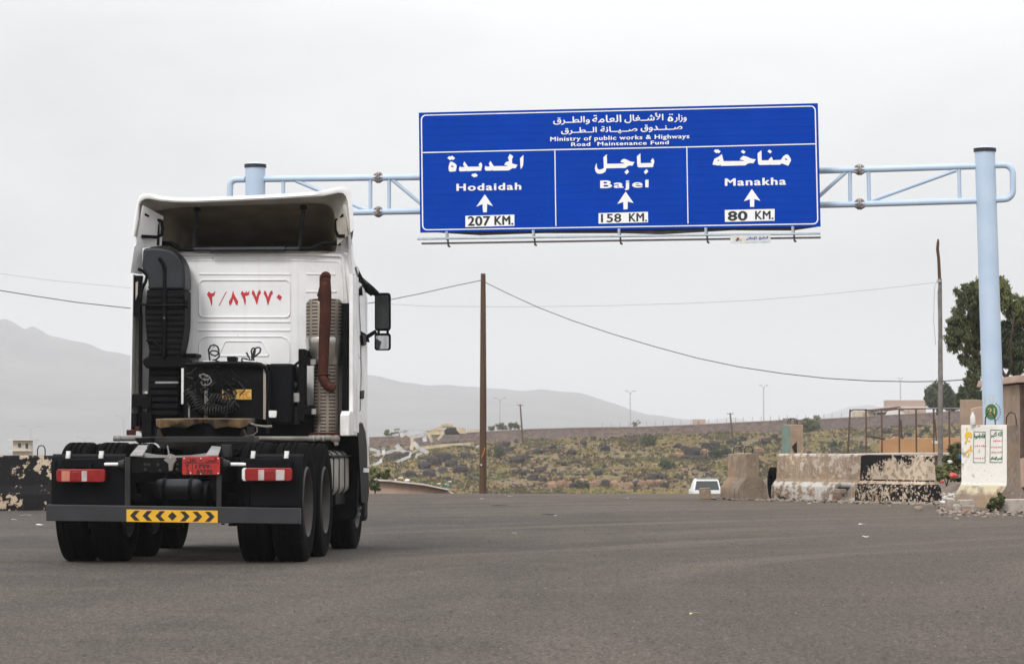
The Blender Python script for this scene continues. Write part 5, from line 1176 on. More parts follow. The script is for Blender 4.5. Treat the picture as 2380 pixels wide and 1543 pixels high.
# fuel tank with straps
def tank_ring(v, inset=0):
    z0, z1 = L(790, 1152, 3.0).z + inset, L(790, 1047, 3.0).z - inset; u0, u1, rc = .62, 1.17 - inset, .11; pts = [(u0, z0), (u0, z1)]
    for cx_, cz_, a0 in ((u1 - rc, z1 - rc, 90), (u1 - rc, z0 + rc, 0)):
        for k in range(6): a = rad(a0 - 90 * k / 5); pts.append((cx_ + rc * math.cos(a), cz_ + rc * math.sin(a)))
    return [Vector((x, v, z)) for x, z in pts]
ft = tb(MB().loft([tank_ring(2.05, .03), tank_ring(2.09), tank_ring(3.86), tank_ring(3.90, .03)], True, True), 'fuel_tank', 'alu')
for v in (2.45, 2.95, 3.45): tb(MB().loft([tank_ring(v - .03, -.008), tank_ring(v + .03, -.008)], True, True), 'tank_strap', 'frame', ft)
m = MB().bx(.5, 1.12, 3.05, 3.95, .5, 1.05).bx(-1.15, -.5, 2.1, 3.9, .5, 1.02).bx(.9, 1.2, 2.05, 3.9, 1.03, 1.06); tb(m, 'side_box', 'black', bevel=.01)
m = MB().bx(UL + .06, UR - .12, 5.35, 5.75, .25, .95); tb(m, 'front_bumper', 'flap', bevel=.05, seg=3)  # added low to keep light from the front out from under the truck
m = MB().bx(-.55, .55, 3.2, 5.3, .38, .80); tb(m, 'engine', 'black', bevel=.04); m = MB().bx(-.25, .25, 2.1, 3.2, .42, .78); tb(m, 'gearbox', 'black', bevel=.04)  # unseen underbody down to the battery box, added to darken the ground below
for x in (-.36, .36): tb(MB().bx(x - .05, x + .05, -.35, 1.75, .62, .80), 'leaf_spring', 'black', bevel=.01)
tb(MB().bx(-1.16, -.55, 2.08, 3.9, .36, .52), 'battery_box', 'black', bevel=.02)
# --- mirrors
def mir(x0, x1, y0, y1, v, r, name):
    m = MB(); pxprism(m, rrect(x0, x1, y0, y1, r), v, v + .13, .9); h = tb(m, name, 'black', bevel=.012)
    m = MB(); pxprism(m, rrect(x0 + 3.2, x1 - 4.5, y0 + 6, y1 - 6 if name == 'mirror' else y1 - 3.5, r * .6), v - .004, v + .02); tb(m, 'mirror_glass', 'mirrordark' if name == 'mirror' and 'mirrordark' in M else 'mirror', h); return h
M['mirrordark'] = pm('mirror_painted_reflection', (.10, .11, .11), (.05, .055, .055), 3, .12, .9)  # dark ground reflection painted into the glass colour
mh = mir(870.5, 908, 680, 769.5, 5.0, 7, 'mirror'); mw = mir(870, 908, 774, 814.5, 5.0, 6, 'wide_angle_mirror')
m = MB()
for x in (877, 898): pxbox(m, x, x + 5, 768, 777, 5.02, .05)
tb(m, 'mirror_link', 'black', mh)
tb(MB().tube([Ls(829, 622, .0), Ls(838, 648, .02), L(848, 662, 5.0), L(862, 675, 5.0), L(878, 684, 5.03)], [.012, .03, .05, .055, .03], 10), 'mirror_arm', 'black', mh)
tb(MB().tube([Ls(832, 650, .0), L(846, 668, 5.0), L(866, 684, 5.03)], [.03, .035, .03], 8), 'mirror_arm', 'black', mh)
tb(MB().tube([Ls(850, 792, .0), L(853, 783, 5.0), L(874, 770, 5.03)], [.05, .028, .024], 8), 'mirror_arm', 'black', mh)
m = MB(); A = [Ls(*c1(x, y), .04) for x, y in [(2040, 1310), (2068, 1305), (2070, 1390), (2050, 1395)]]; tb(m.pr(A, [p + Vector((-.05, 0, 0)) for p in A]), 'mirror_foot', 'black', mh)

# ================================================================== GANTRY AND SIGN
def signY(X, off=0.0): return 54.5 - .194 * (X + 1.83) + off
SN_ = Vector((-.194, -1, 0)).normalized()          # towards the camera
def SP(px, py, lift=0.0):
    r = ray(px, py); Q = Vector((-1.83, 54.5, 0)) + SN_ * lift; o = Vector((0, 0, HC)); return o + r * ((Q - o).dot(SN_) / r.dot(SN_))
GO = -.85
def GP(px, py, l=0.0): return SP(px, py, GO + l)
gt = thing('sign_gantry', 'pale blue tubular steel gantry spanning the road, carrying the blue sign', 'gantry', (GP(1440, 1030).x, GP(1440, 1030).y, -.05))
def gpole(px0, py0, px1, py1, wpx, name='pole'):
    a, b = GP(px0, py0), GP(px1, py1); d = (b - a).normalized(); b = a + d * ((-.08 - a.z) / d.z); r0 = wpx / F * a.y * .5
    o = MB().tube([a, a + (b - a) * .3, b], [r0, r0 * 1.01, r0 * 1.04], 40).build(name, M['sky_blue'], gt)
    r = r0; cap_ = MB().lathe([(.001, .085), (r * .5, .075), (r * .9, .045), (r + .02, .025)], a, 'Z', 32).build('cap_lid', M['railblue'], gt)
    MB().lathe([(r + .002, -.035), (r + .022, -.035), (r + .022, .03), (r + .002, .03)], a, 'Z', 32).build('cap_band', M['capblack'], gt); return o, a, b, r
pl_, *_ = gpole(593.5, 386, 593.5, 900, 46.5); pr_o, pa, pb, prr = gpole(2289, 349, 2309, 985, 47)
def gt_(pts, wpx, name, mat='sky_blue', n=14, l=0.0, par=None):
    P_ = [GP(x, y, l) for x, y in pts]; r = [w_ / F * P_[0].y * .5 for w_ in wpx] if isinstance(wpx, list) else wpx / F * P_[0].y * .5
    return MB().tube(P_, r, n).build(name, M[mat], par or gt)
def arc(cx_, cy_, r, a0, a1, n=7): return [(cx_ + r * math.cos(rad(a0 + (a1 - a0) * i / n)), cy_ + r * math.sin(rad(a0 + (a1 - a0) * i / n))) for i in range(n + 1)]
gt_([(570, 417.5)] + arc(549, 432, 14, -90, -180) + [(534.5, 450), (534.5, 478)] + arc(548, 485, 13, 180, 90) + [(570, 499)], 14.5, 'end_loop')
gt_([(610, 416.7), (879, 413.2)], 14.8, 'top_chord'); gt_([(879, 413.2), (1100, 411)], 14.8, 'top_chord')
gt_([(610, 498), (879, 492.6)], 14.8, 'bottom_chord'); gt_([(879, 492.6), (1100, 489)], 14.8, 'bottom_chord')
gt_([(1850, 398.5), (1998, 394.7)], 15, 'top_chord'); gt_([(1998, 394.7), (2270, 386.6)], 15, 'top_chord'); gt_([(1850, 478), (1998, 474.6)], 15, 'bottom_chord'); gt_([(1998, 474.6), (2272, 466.5)], 15, 'bottom_chord')
gt_([(1100, 411), (1850, 398.5)], 15, 'top_chord'); gt_([(1100, 489), (1850, 478)], 15, 'bottom_chord')
gt_([(2308, 384.3), (2332, 384)] + arc(2334, 404, 20, -90, 0) + [(2354.3, 420), (2354.3, 436)] + arc(2333, 442, 21.5, 0, 90) + [(2310, 465)], 14.8, 'end_loop')
for p0, p1, wd in (((658.5, 422), (658.5, 494), 9), ((861, 418), (861, 487), 9), ((904.5, 418), (904.5, 487), 9), ((1975.5, 400), (1976, 469), 9.3), ((2018.5, 399), (2020, 468), 9.3), ((2229, 392), (2230.5, 462), 9)):
    gt_([p0, p1], wd, 'upright')
for p0, p1 in (((687, 420), (852, 489)), ((912, 418), (985, 479)), ((1965, 401), (1890, 469)), ((2028, 466), (2222, 396))):
    gt_([p0, p1], 9.3, 'diagonal_brace')
for x, y in ((879.5, 413.2), (879.5, 492.6), (1998, 394.7), (1998.5, 474.6)):
    s_ = F / 54.5; ax = (GP(x + 10, y) - GP(x, y)).normalized(); c_ = GP(x, y)
    m = MB()
    for o_ in (-.018, .018): m.tube([c_ + ax * (o_ - .012), c_ + ax * (o_ + .012)], .112, 20)
    fl = m.build('flange', M['rustflange'], gt); fl['kind'] = 'stuff'; m = MB()
    Rb = ax.to_track_quat('X', 'Z').to_matrix()
    for k in range(8):
        a = k * math.pi / 4; dv = Vector((0, math.cos(a), math.sin(a))); m.tube([c_ + Rb @ (dv * .092) - ax * .055, c_ + Rb @ (dv * .092) + ax * .055], .011, 6)
        for sg in (1, -1) if x > 1500 else (-1, 1):
            q = [Rb @ (dv * .062), Rb @ (dv * .105), Rb @ (dv * .062)]
            m.pr([c_ + q[0] + ax * sg * .03, c_ + q[1] + ax * sg * .03, c_ + q[2] + ax * sg * .11], [c_ + p + Rb @ Vector((0, -dv.z, dv.y)) * .008 for p in (q[0] + ax * sg * .03, q[1] + ax * sg * .03, q[2] + ax * sg * .11)])
    m.build('flange_bolts', M['rustflange'], gt, smooth=0)['kind'] = 'stuff'
# emblem on the right pole: green disc with 21 inside a ring
def PPole(px, py, l=0.0):
    r = ray(px, py); o = Vector((0, 0, HC)); t0 = (py - 349) / (985 - 349); c_ = pa + (GP(2309, 985) - pa) * t0
    rx, ry = r.x, r.y; ox, oy = -c_.x, -c_.y; R_ = prr * 1.04 + l; A_ = rx * rx + ry * ry; B_ = 2 * (ox * rx + oy * ry); C_ = ox * ox + oy * oy - R_ * R_
    D_ = B_ * B_ - 4 * A_ * C_
    k = (-B_ - math.sqrt(D_)) / (2 * A_) if D_ > 0 else -B_ / (2 * A_); return o + r * k
def cyl(name, polys, mat, lift):
    V, Fs = curve_mesh([[(x, -y) for x, y in p] for p in polys]); return MB().add([PPole(x, -y, lift) for x, y in V], Fs).build(name, mat, pr_o, smooth=0)
M['embgreen'] = pm('emblem_green', (.03, .17, .08), (.022, .13, .06), 8, .6); M['embgold'] = pm('emblem_gold', (.60, .42, .16), (.5, .35, .13), 8, .6); M['embpaper'] = pm('emblem_paper', (.52, .56, .58), (.44, .50, .54), 8, .7)
def cells(cx_, cy_, rx, ry, n=26): return [(cx_ + rx * math.cos(2 * math.pi * i / n), cy_ + ry * math.sin(2 * math.pi * i / n)) for i in range(n)]
for j in range(4):
    cyl('old_paste', [[(2287 + j * 2, 916 + (j % 2) * 4), (2289 + j * 5, 916), (2291 + j * 6, 938), (2287 + j * 3, 940)]], M['embpaper'], .002) if j in (0,) else None
cyl('old_paste', [[(2299, 916), (2311, 917), (2311, 932), (2306, 938), (2299, 930)]], M['embpaper'], .003)
for k in range(8):       # thin vertical strips keep the disc on the round pole
    xa_, xb_ = 2288.5 + k * 3.9, 2288.5 + (k + 1) * 3.9 + .2
    def strip_of(cx_, cy_, rx, ry):
        pts = []; 
        for i in range(6):
            x = xa_ + (xb_ - xa_) * i / 5; q = 1 - ((x - cx_) / rx) ** 2
            if q > 0: pts.append((x, cy_ - ry * math.sqrt(q)))
        return pts + [(x, 2 * cy_ - y) for x, y in reversed(pts)] if len(pts) > 1 else None
    for rx, ry, mt, lf in ((15.5, 19, 'embgold', .004), (14.4, 17.8, 'embgreen', .007)):
        st_ = strip_of(2304, 957, rx, ry)
        if st_: cyl('emblem', [st_], M[mt], lf)
def pt_(name, body_, x0, x1, y0, y1, mat, lift, bold=.5):
    V, Fs = text_mesh(body_); a = np.array(V); mn, mx_ = a.min(0), a.max(0); m = MB(); k = 0
    for dx, dy in ((0, 0), (1, 0), (-1, 0)):
        m.add([PPole(x0 + (x - mn[0]) / (mx_[0] - mn[0]) * (x1 - x0) + dx * bold, y1 + (y - mn[1]) / (mx_[1] - mn[1]) * (y0 - y1), lift + k) for x, y in V], Fs); k += .001
    m.build(name, mat, pr_o, smooth=0)
pt_('emblem_number', '21', 2296, 2312, 948, 962, M['embgold'], .014)
for k in range(9):
    a = rad(-60 + k * 15); x, y = 2306 + 19 * math.cos(a), 957 + 22 * math.sin(a)
    if x < 2326: cyl('emblem_leaf', [[(x - 2, y), (x, y - 1.6), (x + 2, y), (x, y + 1.6)]], M['embgreen'], .006)

# --- the sign board
sg = thing('road_sign', 'large blue road sign with white Arabic and English place names and distances', 'road sign', (SP(1440, 540).x, SP(1440, 540).y, SP(1440, 540).z))
TL, TR, BL, BR = (973.2, 262.3), (1900.5, 240.3), (976.5, 541), (1907, 526.8)
def uvp(u, v): return (TL[0] * (1 - u) * (1 - v) + TR[0] * u * (1 - v) + BL[0] * (1 - u) * v + BR[0] * u * v, TL[1] * (1 - u) * (1 - v) + TR[1] * u * (1 - v) + BL[1] * (1 - u) * v + BR[1] * u * v)
NS = 16
for k in range(NS):          # horizontal extruded slats, a hair apart
    v0, v1 = k / NS + .0003, (k + 1) / NS - .0003; off = random.uniform(-.0008, .0008)
    A = [SP(*uvp(u, v), off) for u, v in ((0, v0), (1, v0), (1, v1), (0, v1))]
    MB().pr(A, [p - SN_ * .045 for p in A]).build('slat', M['blue'], sg, bevel=.0015, seg=1)
bk = MB()
for u in (.06, .28, .5, .72, .94): a, b = SP(*uvp(u, .01), -.07), SP(*uvp(u, .99), -.07); bk.tube([a, b], .045, 4)
bk.build('back_post', M['greysteel'], sg)['kind'] = 'stuff'
A = [SP(*uvp(u, v), -.05) for u, v in ((.004, .01), (.996, .01), (.996, 1.0), (.93, 1.03), (.78, 1.02), (.6, 1.045), (.5, 1.03), (.3, 1.02), (.15, 1.03), (.04, 1.0), (.004, .985))]
MB().pr(A, [p - SN_ * .02 for p in A]).build('backing_and_shade_strip', M['signback'], sg, smooth=0)  # its ragged dark lower edge imitates the strip of shade below the sign
def sflat(name, polys, mat='signwhite', lift=.006): return flat(name, polys, SP, M[mat], sg, lift)
def slope(y): return -.0237 + (y - 250) / 284 * .0087
# border line as a ring of quads with rounded corners
def uvring(ins_u, ins_v, r):
    pts = []; ar = 927 / 281
    for cu_, cv_, a0 in ((1 - ins_u - r / ar, ins_v + r, -90), (1 - ins_u - r / ar, 1 - ins_v - r, 0), (ins_u + r / ar, 1 - ins_v - r, 90), (ins_u + r / ar, ins_v + r, 180)):
        for k in range(7): a = rad(a0 + 15 * k); pts.append((cu_ + r / ar * math.cos(a), cv_ + r * math.sin(a)))
    return pts
o_, i_ = uvring(.0050, .0185, .042), uvring(.0050 + .0030, .0185 + .0085, .034)
MB().loft([[SP(*uvp(u, v), .006) for u, v in o_], [SP(*uvp(u, v), .006) for u, v in i_]]).build('border_line', M['signwhite'], sg, smooth=0)
sflat('divider', [[(980, 354), (1288, 347.1), (1596, 341), (1897, 333.6), (1897, 336), (1596, 343.4), (1288, 349.6), (980, 356.4)]])
sflat('divider', [[(1288.5, 350), (1290.8, 350), (1293.2, 525.6), (1290.9, 525.6)]]); sflat('divider', [[(1595.2, 343.6), (1597.4, 343.6), (1600.2, 520), (1598, 520)]])
def K(polys, ox, oy, s): return [[(ox + x * s, oy + y * s) for x, y in p] for p in polys]
HOD = K([[(2150, 150), (2150, 270), (2142, 410), (2115, 470), (2080, 510), (2070, 400), (2065, 235)],
         [(1805, 125), (1890, 185), (1860, 260), (1860, 360), (1920, 385), (2003, 400), (1950, 490), (1870, 487), (1820, 520), (1775, 545), (1370, 550), (1355, 528), (1340, 550), (1190, 550), (1165, 510), (1170, 460), (1190, 420), (1210, 447), (1300, 445), (1270, 375), (1310, 300), (1395, 435), (1760, 433), (1700, 410), (1660, 400), (1700, 335), (1740, 318), (1785, 315), (1758, 215)],
         [(1055, 335), (1095, 375), (1100, 430), (1075, 550), (710, 565), (700, 545), (690, 565), (540, 568), (510, 540), (515, 490), (540, 430), (555, 460), (655, 455), (612, 390), (652, 315), (740, 450), (1040, 447), (1005, 405)],
         [(320, 320), (390, 350), (450, 405), (450, 460), (428, 565), (290, 578), (255, 555), (245, 480), (260, 400), (285, 330)], [(320, 420), (345, 418), (385, 462), (312, 455)],
         [(265, 178), (300, 195), (335, 168), (412, 230), (370, 278), (325, 262), (290, 285), (213, 228)], [(860, 622), (895, 632), (925, 612), (995, 665), (955, 712), (925, 702), (895, 722), (822, 668)]], 1020, 346.8, .09143)
BAJ = K([[(2110, 375), (2150, 420), (2165, 490), (2120, 660), (1680, 668), (1640, 640), (1628, 560), (1620, 320), (1728, 225), (1738, 535), (2085, 525), (2048, 465)],
         [(700, 258), (678, 290), (685, 552), (1245, 545), (1170, 510), (1100, 500), (1150, 425), (1210, 398), (1260, 405), (1400, 475), (1470, 492), (1545, 497), (1478, 615), (1400, 605), (1330, 625), (1285, 670), (1245, 685), (665, 695), (635, 800), (550, 850), (440, 868), (370, 845), (320, 780), (305, 700), (320, 610), (362, 530), (365, 640), (390, 710), (440, 738), (520, 720), (585, 685), (572, 350), (650, 275)],
         [(1320, 725), (1375, 808), (1290, 888), (1228, 810)], [(1922, 715), (1978, 795), (1890, 882), (1832, 802)]], 1360, 340, .074286)
MAN = K([[(1432, 178), (1438, 437), (1622, 435), (1620, 405), (1695, 345), (1722, 432), (1925, 425), (1990, 330), (2060, 285), (2110, 295), (2170, 380), (2185, 440), (2115, 575), (2020, 540), (1945, 515), (1905, 548), (1670, 552), (1655, 535), (1640, 552), (1390, 555), (1355, 535), (1340, 450), (1333, 262)], [(2020, 405), (2055, 382), (2098, 435), (2060, 430)],
         [(428, 278), (470, 458), (1000, 452), (940, 425), (878, 415), (925, 350), (975, 320), (1040, 335), (1170, 390), (1230, 405), (1293, 410), (1225, 512), (1150, 505), (1085, 520), (1020, 565), (400, 578), (382, 540), (360, 570), (185, 545), (215, 455), (235, 400), (340, 345)], [(300, 448), (350, 420), (362, 452)],
         [(955, 170), (1028, 218), (985, 272), (908, 222)], [(1632, 160), (1702, 212), (1655, 262), (1585, 210)], [(265, 155), (298, 170), (325, 155), (397, 210), (348, 258), (312, 240), (288, 258), (218, 202)]], 1638.8, 333.2, .09143)
for W_ in (HOD, BAJ, MAN): sflat('place_name', W_)
B5 = ((0, 0), (1, 0), (-1, 0), (2, 0), (-2, 0), (0, 1), (0, -1), (1, 1), (-1, -1), (1, -1), (-1, 1))
def st(name, body_, x0, x1, yt, yb, mat='signwhite', bold=.5, space=1.0, steps=B5, hy=None):
    lay(name, text_mesh(body_, space), x0, x1, yt, yb, slope((yt + yb) / 2), SP, M[mat], sg, bold, True, steps, *(hy or (None, None)))
st('place_name', 'Hodaidah', 1062, 1210.5, 428.0, 443.8, bold=.62, space=1.18); st('place_name', 'Bajel', 1396.5, 1506, 420.5, 443, bold=.75, space=1.15); st('place_name', 'Manakha', 1686, 1826, 415.6, 432.2, bold=.62, space=1.15)
st('heading', 'Ministry of public works & Highways', 1279.5, 1602, 319.0, 331.6, bold=.30, space=1.12); st('heading', 'Road  Maintenance Fund', 1328, 1554, 332.0, 340.4, bold=.30, space=1.12)
def ar(words, xs, yt, yb, bold=.55):
    """each word fitted to its own place in the line"""
    for w_, (x0, x1, t_, b_) in zip(words, xs): lay('heading', text_mesh(arabic(w_)), x0, x1, t_, b_, slope(280), SP, M['signwhite'], sg, bold)
def c5(x, y): return (1264.8 + x * .14571, 258.4 + y * .14571)
sflat('heading', [[(1551.5, 279), (1553, 274), (1556.5, 270.8), (1561, 272.5), (1564.5, 276), (1564.8, 279.5), (1562.5, 282.3), (1555, 283), (1552.2, 281.6)], [(1556.2, 276.6), (1558.2, 275.2), (1560.6, 277.6), (1559.5, 279.4), (1556.8, 279.4)]])
sflat('heading', [[(1554.6, 266.3), (1557, 264.8), (1559.2, 266.6), (1557, 268.4)], [(1559.8, 266.1), (1562.2, 264.6), (1564.4, 266.4), (1562.2, 268.2)]])
ar(['وزار', 'الأشــغال', 'العامة', 'والطــرق'], [(1568, 1595.5, 266.0, 284.5), (1452, 1541.5, 264.5, 286.5), (1377, 1443.5, 268.5, 285.5), (1286, 1370.5, 272.5, 291)], 0, 0)
ar(['صــنــدوق', 'صــيــانة', 'الــطــرق'], [(1489.5, 1585.5, 291.0, 308), (1396, 1481, 294.5, 311), (1304.5, 1386.5, 297.5, 313.5)], 0, 0)
def c6(x, y): return (952 + x * .4143, 224.4 + y * .4143)
for quad in ([(313, 670), (588, 663), (588, 726), (313, 733)], [(1060, 655), (1337, 647), (1338, 706), (1060, 714)], [(1768, 637), (2048, 631), (2048, 697), (1769, 704)]):
    sflat('distance_panel', [[c6(*p) for p in quad]], lift=.008)
def sd(body_, x0, x1, yt, yb, bold): a, b = c6(x0, yt), c6(x1, yb); lay('distance', text_mesh(body_, 1.05), a[0], b[0], a[1], b[1], slope(500), lambda px, py, l=0: SP(px, py, l + .006), M['blackpaint'], sg, bold)
sd('207', 328, 450, 674, 725, 1.1); sd('KM.', 478, 580, 672, 721, 1.1); sd('158', 1075, 1186, 660, 706, .8); sd('KM.', 1232, 1330, 656, 702, .85); sd('80', 1788, 1892, 646, 696, 1.5); sd('KM.', 1940, 2040, 644, 690, .85)
for pts in ([(422, 549), (468, 616), (435, 603), (433, 650), (412, 650), (409, 604), (374, 619)], [(1212, 534), (1257, 598), (1224, 590), (1223, 633), (1200, 634), (1199, 592), (1165, 603)], [(1920, 519), (1968, 586), (1934, 576), (1933, 619), (1910, 620), (1909, 577), (1875, 588)]):
    sflat('arrow', [[c6(*p) for p in pts]])
# rails below the sign with their brackets, and the small maker's board
def srail(p0, p1, wpx, lift, mat):
    a, b = SP(*p0, lift), SP(*p1, lift); h = wpx / F * 54; MB().pr([a, b, b - Vector((0, 0, h)), a - Vector((0, 0, h))], [p + SN_ * .05 for p in (a, b, b - Vector((0, 0, h)), a - Vector((0, 0, h)))]).build('rail', M[mat], sg)
srail((970.6, 553), (1907, 540.5), 4.0, .32, 'railblue'); srail((970.6, 556.8), (1907, 544.4), 1.2, .315, 'raildark'); srail((981, 564.5), (1907.8, 550.5), 4.2, .05, 'raildark')
for i, (x, y) in enumerate(((1038, 541), (1239.5, 538), (1438.8, 535), (1640.5, 532), (1842.5, 529))):
    yb = y + 31; m = MB(); a, b = SP(x, y - 3, .02), SP(x, y + 16, .02); m.tube([a, b], .026, 4); m.build('bracket', M['railblue'], sg, smooth=0)
    m = MB(); a, b = SP(x + 2, y, -.02), SP(x + 4, yb, -.02); m.tube([a, b], .018, 4); m.tube([b, SP(x + 7, yb + 1, .1)], .022, 4); m.tube([SP(x, y + 15.5, .0), SP(x, y + 15, .36)], .018, 4); m.build('bracket', M['raildark'], sg, smooth=0)
A = [SP(x, y, .375) for x, y in ((1697.7, 547.5), (1790.5, 546), (1791, 565), (1698, 567))]
mk = MB().pr(A, [p - SN_ * .006 for p in A]).build('small_board', M['paper'], sg, smooth=0)
def mkf(name, polys, mat, l=.003): return flat(name, polys, lambda px, py, q=0: SP(px, py, .375 + q), M[mat], mk, l)
mkf('logo', [[(1714, 551.5), (1719, 554.5), (1715.5, 559), (1711.5, 556)]], 'red'); mkf('logo', [[(1719.2, 554.8), (1724, 557.6), (1721.5, 561), (1717, 558)]], 'yellow', .004); mkf('logo', [[(1711.3, 556.4), (1715, 559.2), (1713.5, 561.5), (1709, 559)]], 'blue', .005)
lay('board_text', text_mesh(arabic('الخليج')), 1764, 1785, 549.5, 557.5, -.01, lambda px, py, q=0: SP(px, py, .375 + q), M['blue'], mk, .3); lay('board_text', text_mesh(arabic('للإعلان')), 1734, 1758.5, 550.5, 558.5, -.01, lambda px, py, q=0: SP(px, py, .375 + q), M['blue'], mk, .3)
for x0, x1 in ((1735, 1739), (1743, 1746), (1748, 1760), (1763, 1765), (1768, 1786)): mkf('board_text', [[(x0, 561), (x1, 560.8), (x1, 563.6), (x0, 563.8)]], 'sky_blue', .004)

# ================================================================== BARRIERS
JP = [(-.30, 0), (-.30, .08), (-.29, .30), (-.15, .46), (-.115, .98), (-.10, 1.0), (.10, 1.0), (.115, .98), (.15, .46), (.29, .30), (.30, .08), (.30, 0)]
def barrier(name, label, cat, px0, Y0, px1, Y1, h, mat, base, group=None, nseg=9, hk=(), wscale=1.0, seed=1, chip=.012):
    x0, x1 = (px0 - 1190) / F * Y0, (px1 - 1190) / F * Y1; ang = math.atan2(Y1 - Y0, x1 - x0); Ln = math.hypot(x1 - x0, Y1 - Y0); rs3 = random.Random(seed); rings = []
    for i in range(nseg + 1):
        x = Ln * i / nseg; e = (i in (0, nseg)) * .012
        rings.append([Vector((x + rs3.uniform(-.006, .006), y * wscale + (e if y < 0 else -e), (z if z < .99 else z - e) * h + (rs3.uniform(-chip, 0) if z > .9 else 0) + (rs3.uniform(0, .02) if z == 0 else 0))) for y, z in JP])
    o = MB().loft(rings, True, True).build(name, M[mat], bevel=.012, seg=2); at_root(o, (x0, Y0, base), ang); tag(o, label, cat, group)
    for hx, hh in hk: MB().tube([(hx - .07, 0, h - .02), (hx - .07, 0, h + hh * .6), (hx - .045, 0, h + hh * .92), (hx, 0, h + hh), (hx + .045, 0, h + hh * .92), (hx + .07, 0, h + hh * .6), (hx + .07, 0, h - .02)], .012, 6).build('lifting_hook', M['rebar'], o, world=False)
    return o
GZ = -.06
barrier('concrete_barrier', 'long pale concrete barrier with white foot, right of the tyre', 'barrier', 1814, 61.4, 2008, 59.2, 1.03, 'conc_white', GZ, 'concrete barriers along the road', seed=2)
barrier('concrete_barrier', 'concrete barrier with peeling black paint, between the pale barrier and the lamp pole', 'barrier', 2009.5, 59.2, 2162, 57.2, 1.01, 'conc_black', GZ, 'concrete barriers along the road', seed=3)
barrier('concrete_barrier', 'black painted peeling concrete barrier at the left edge behind the truck', 'barrier', -130, 50.6, 330, 51.6, 1.03, 'conc_blackall', GZ, 'concrete barriers along the road', hk=((1.78, .18),), seed=4)
# end-on barrier with two hooks
def prof_block(name, label, prof, Ln, loc, rotz, mat, cat='barrier', group=None, hooks=()):
    rs3 = random.Random(9); rings = []
    for i in range(6):
        y = Ln * i / 5; e = .012 if i in (0, 5) else 0; rings.append([Vector((x * (1 - e) + rs3.uniform(-.008, .008), y, z + rs3.uniform(-.008, .008))) for x, z in prof])
    o = MB().loft(rings, True, True).build(name, M[mat], bevel=.014, seg=2); at_root(o, loc, rotz); tag(o, label, cat, group)
    for hx, hy, hh, hz_ in hooks: MB().tube([(hx - .09, hy, hz_ - .02), (hx - .09, hy, hz_ + hh * .6), (hx - .06, hy, hz_ + hh * .92), (hx, hy, hz_ + hh), (hx + .06, hy, hz_ + hh * .92), (hx + .09, hy, hz_ + hh * .6), (hx + .09, hy, hz_ - .02)], .012, 6).build('lifting_hook', M['rebar'], o, world=False)
    return o
p = at(1748, 1158, 60.6)
prof_block('concrete_barrier', 'short stained concrete barrier seen end on with two hooks, right of the white car', [(-.33, 0), (-.345, .12), (-.33, .27), (-.16, .50), (-.145, 1.0), (-.13, 1.02), (.12, 1.04), (.14, 1.01), (.15, .54), (.33, .33), (.345, .12), (.33, 0)], 1.15, (p.x, 60.4, GZ), rad(16), 'conc_dark', group='concrete barriers along the road', hooks=((.0, .25, .17, 1.02), (-.0, .95, .17, 1.0)))
# tall block with green side
p = at(1844, 1140, 65)
tb_ = prof_block('tall_concrete_block', 'tall concrete block with green painted side behind the pale barrier', [(-.165, 0), (-.165, 1.78), (.165, 1.78), (.165, 0)], .55, (p.x + .09, 65, -.15), rad(13), 'conc', cat='concrete block', hooks=((-.04, .12, .17, 1.76), (.0, .4, .17, 1.76)))
MB().bx(-.19, -.167, .0, .55, .02, 1.77).build('green_panel', M['conc_green'], tb_, world=False)
MB().pr([Vector((x, -.012, z)) for x, z in [(-.13, 1.26), (-.01, 1.38), (.0, 1.1), (-.04, 1.04), (-.08, 1.15)]], [Vector((x, .02, z)) for x, z in [(-.13, 1.26), (-.01, 1.38), (.0, 1.1), (-.04, 1.04), (-.08, 1.15)]]).build('broken_recess', M['dark'], tb_, world=False)
# graffiti T-wall
HT = 1.60; th = rad(-47); c_ = at(2299, 1100, 51.9)
tw = MB(); Lw = 1.06; rings = []; TP = [(-.42, 0), (-.42, .16), (-.40, .30), (-.215, .47), (-.20, .52), (-.19, HT - .015), (-.175, HT), (.175, HT), (.19, HT - .015), (.20, .52), (.215, .47), (.40, .30), (.42, .16), (.42, 0)]
rs3 = random.Random(5)
for i in range(9): rings.append([Vector((-Lw / 2 + Lw * i / 8 + rs3.uniform(-.004, .004), y + rs3.uniform(-.005, .005), z)) for y, z in TP])
twall = tag(at_root(tw.loft(rings, True, True).build('concrete_t_wall', M['conc_graf'], bevel=.012), (c_.x + .02, 51.9, GZ), th), 'whitewashed concrete T-wall with green and red writing at the foot of the right gantry pole', 'barrier', 'concrete barriers along the road')
for hx in (-.02, .47): MB().tube([(hx - .13, .05, HT - .02), (hx - .12, .05, HT + .14), (hx - .06, .05, HT + .22), (hx, .05, HT + .23), (hx + .07, .05, HT + .2), (hx + .10, .05, HT + .1), (hx + .11, .05, HT - .02)], .012, 6).build('lifting_hook', M['rebar'], twall, world=False)
M['grafgreen'] = pm('green_spray', (.02, .13, .07), (.015, .10, .05), 30, .8); M['grafred'] = pm('red_spray', (.62, .10, .12), (.55, .16, .16), 30, .8); M['grafyel'] = pm('yellow_spray', (.80, .50, .04), (.76, .46, .05), 30, .8)
WM = Matrix.Translation((c_.x + .02, 51.9, GZ)) @ Matrix.Rotation(th, 4, 'Z')
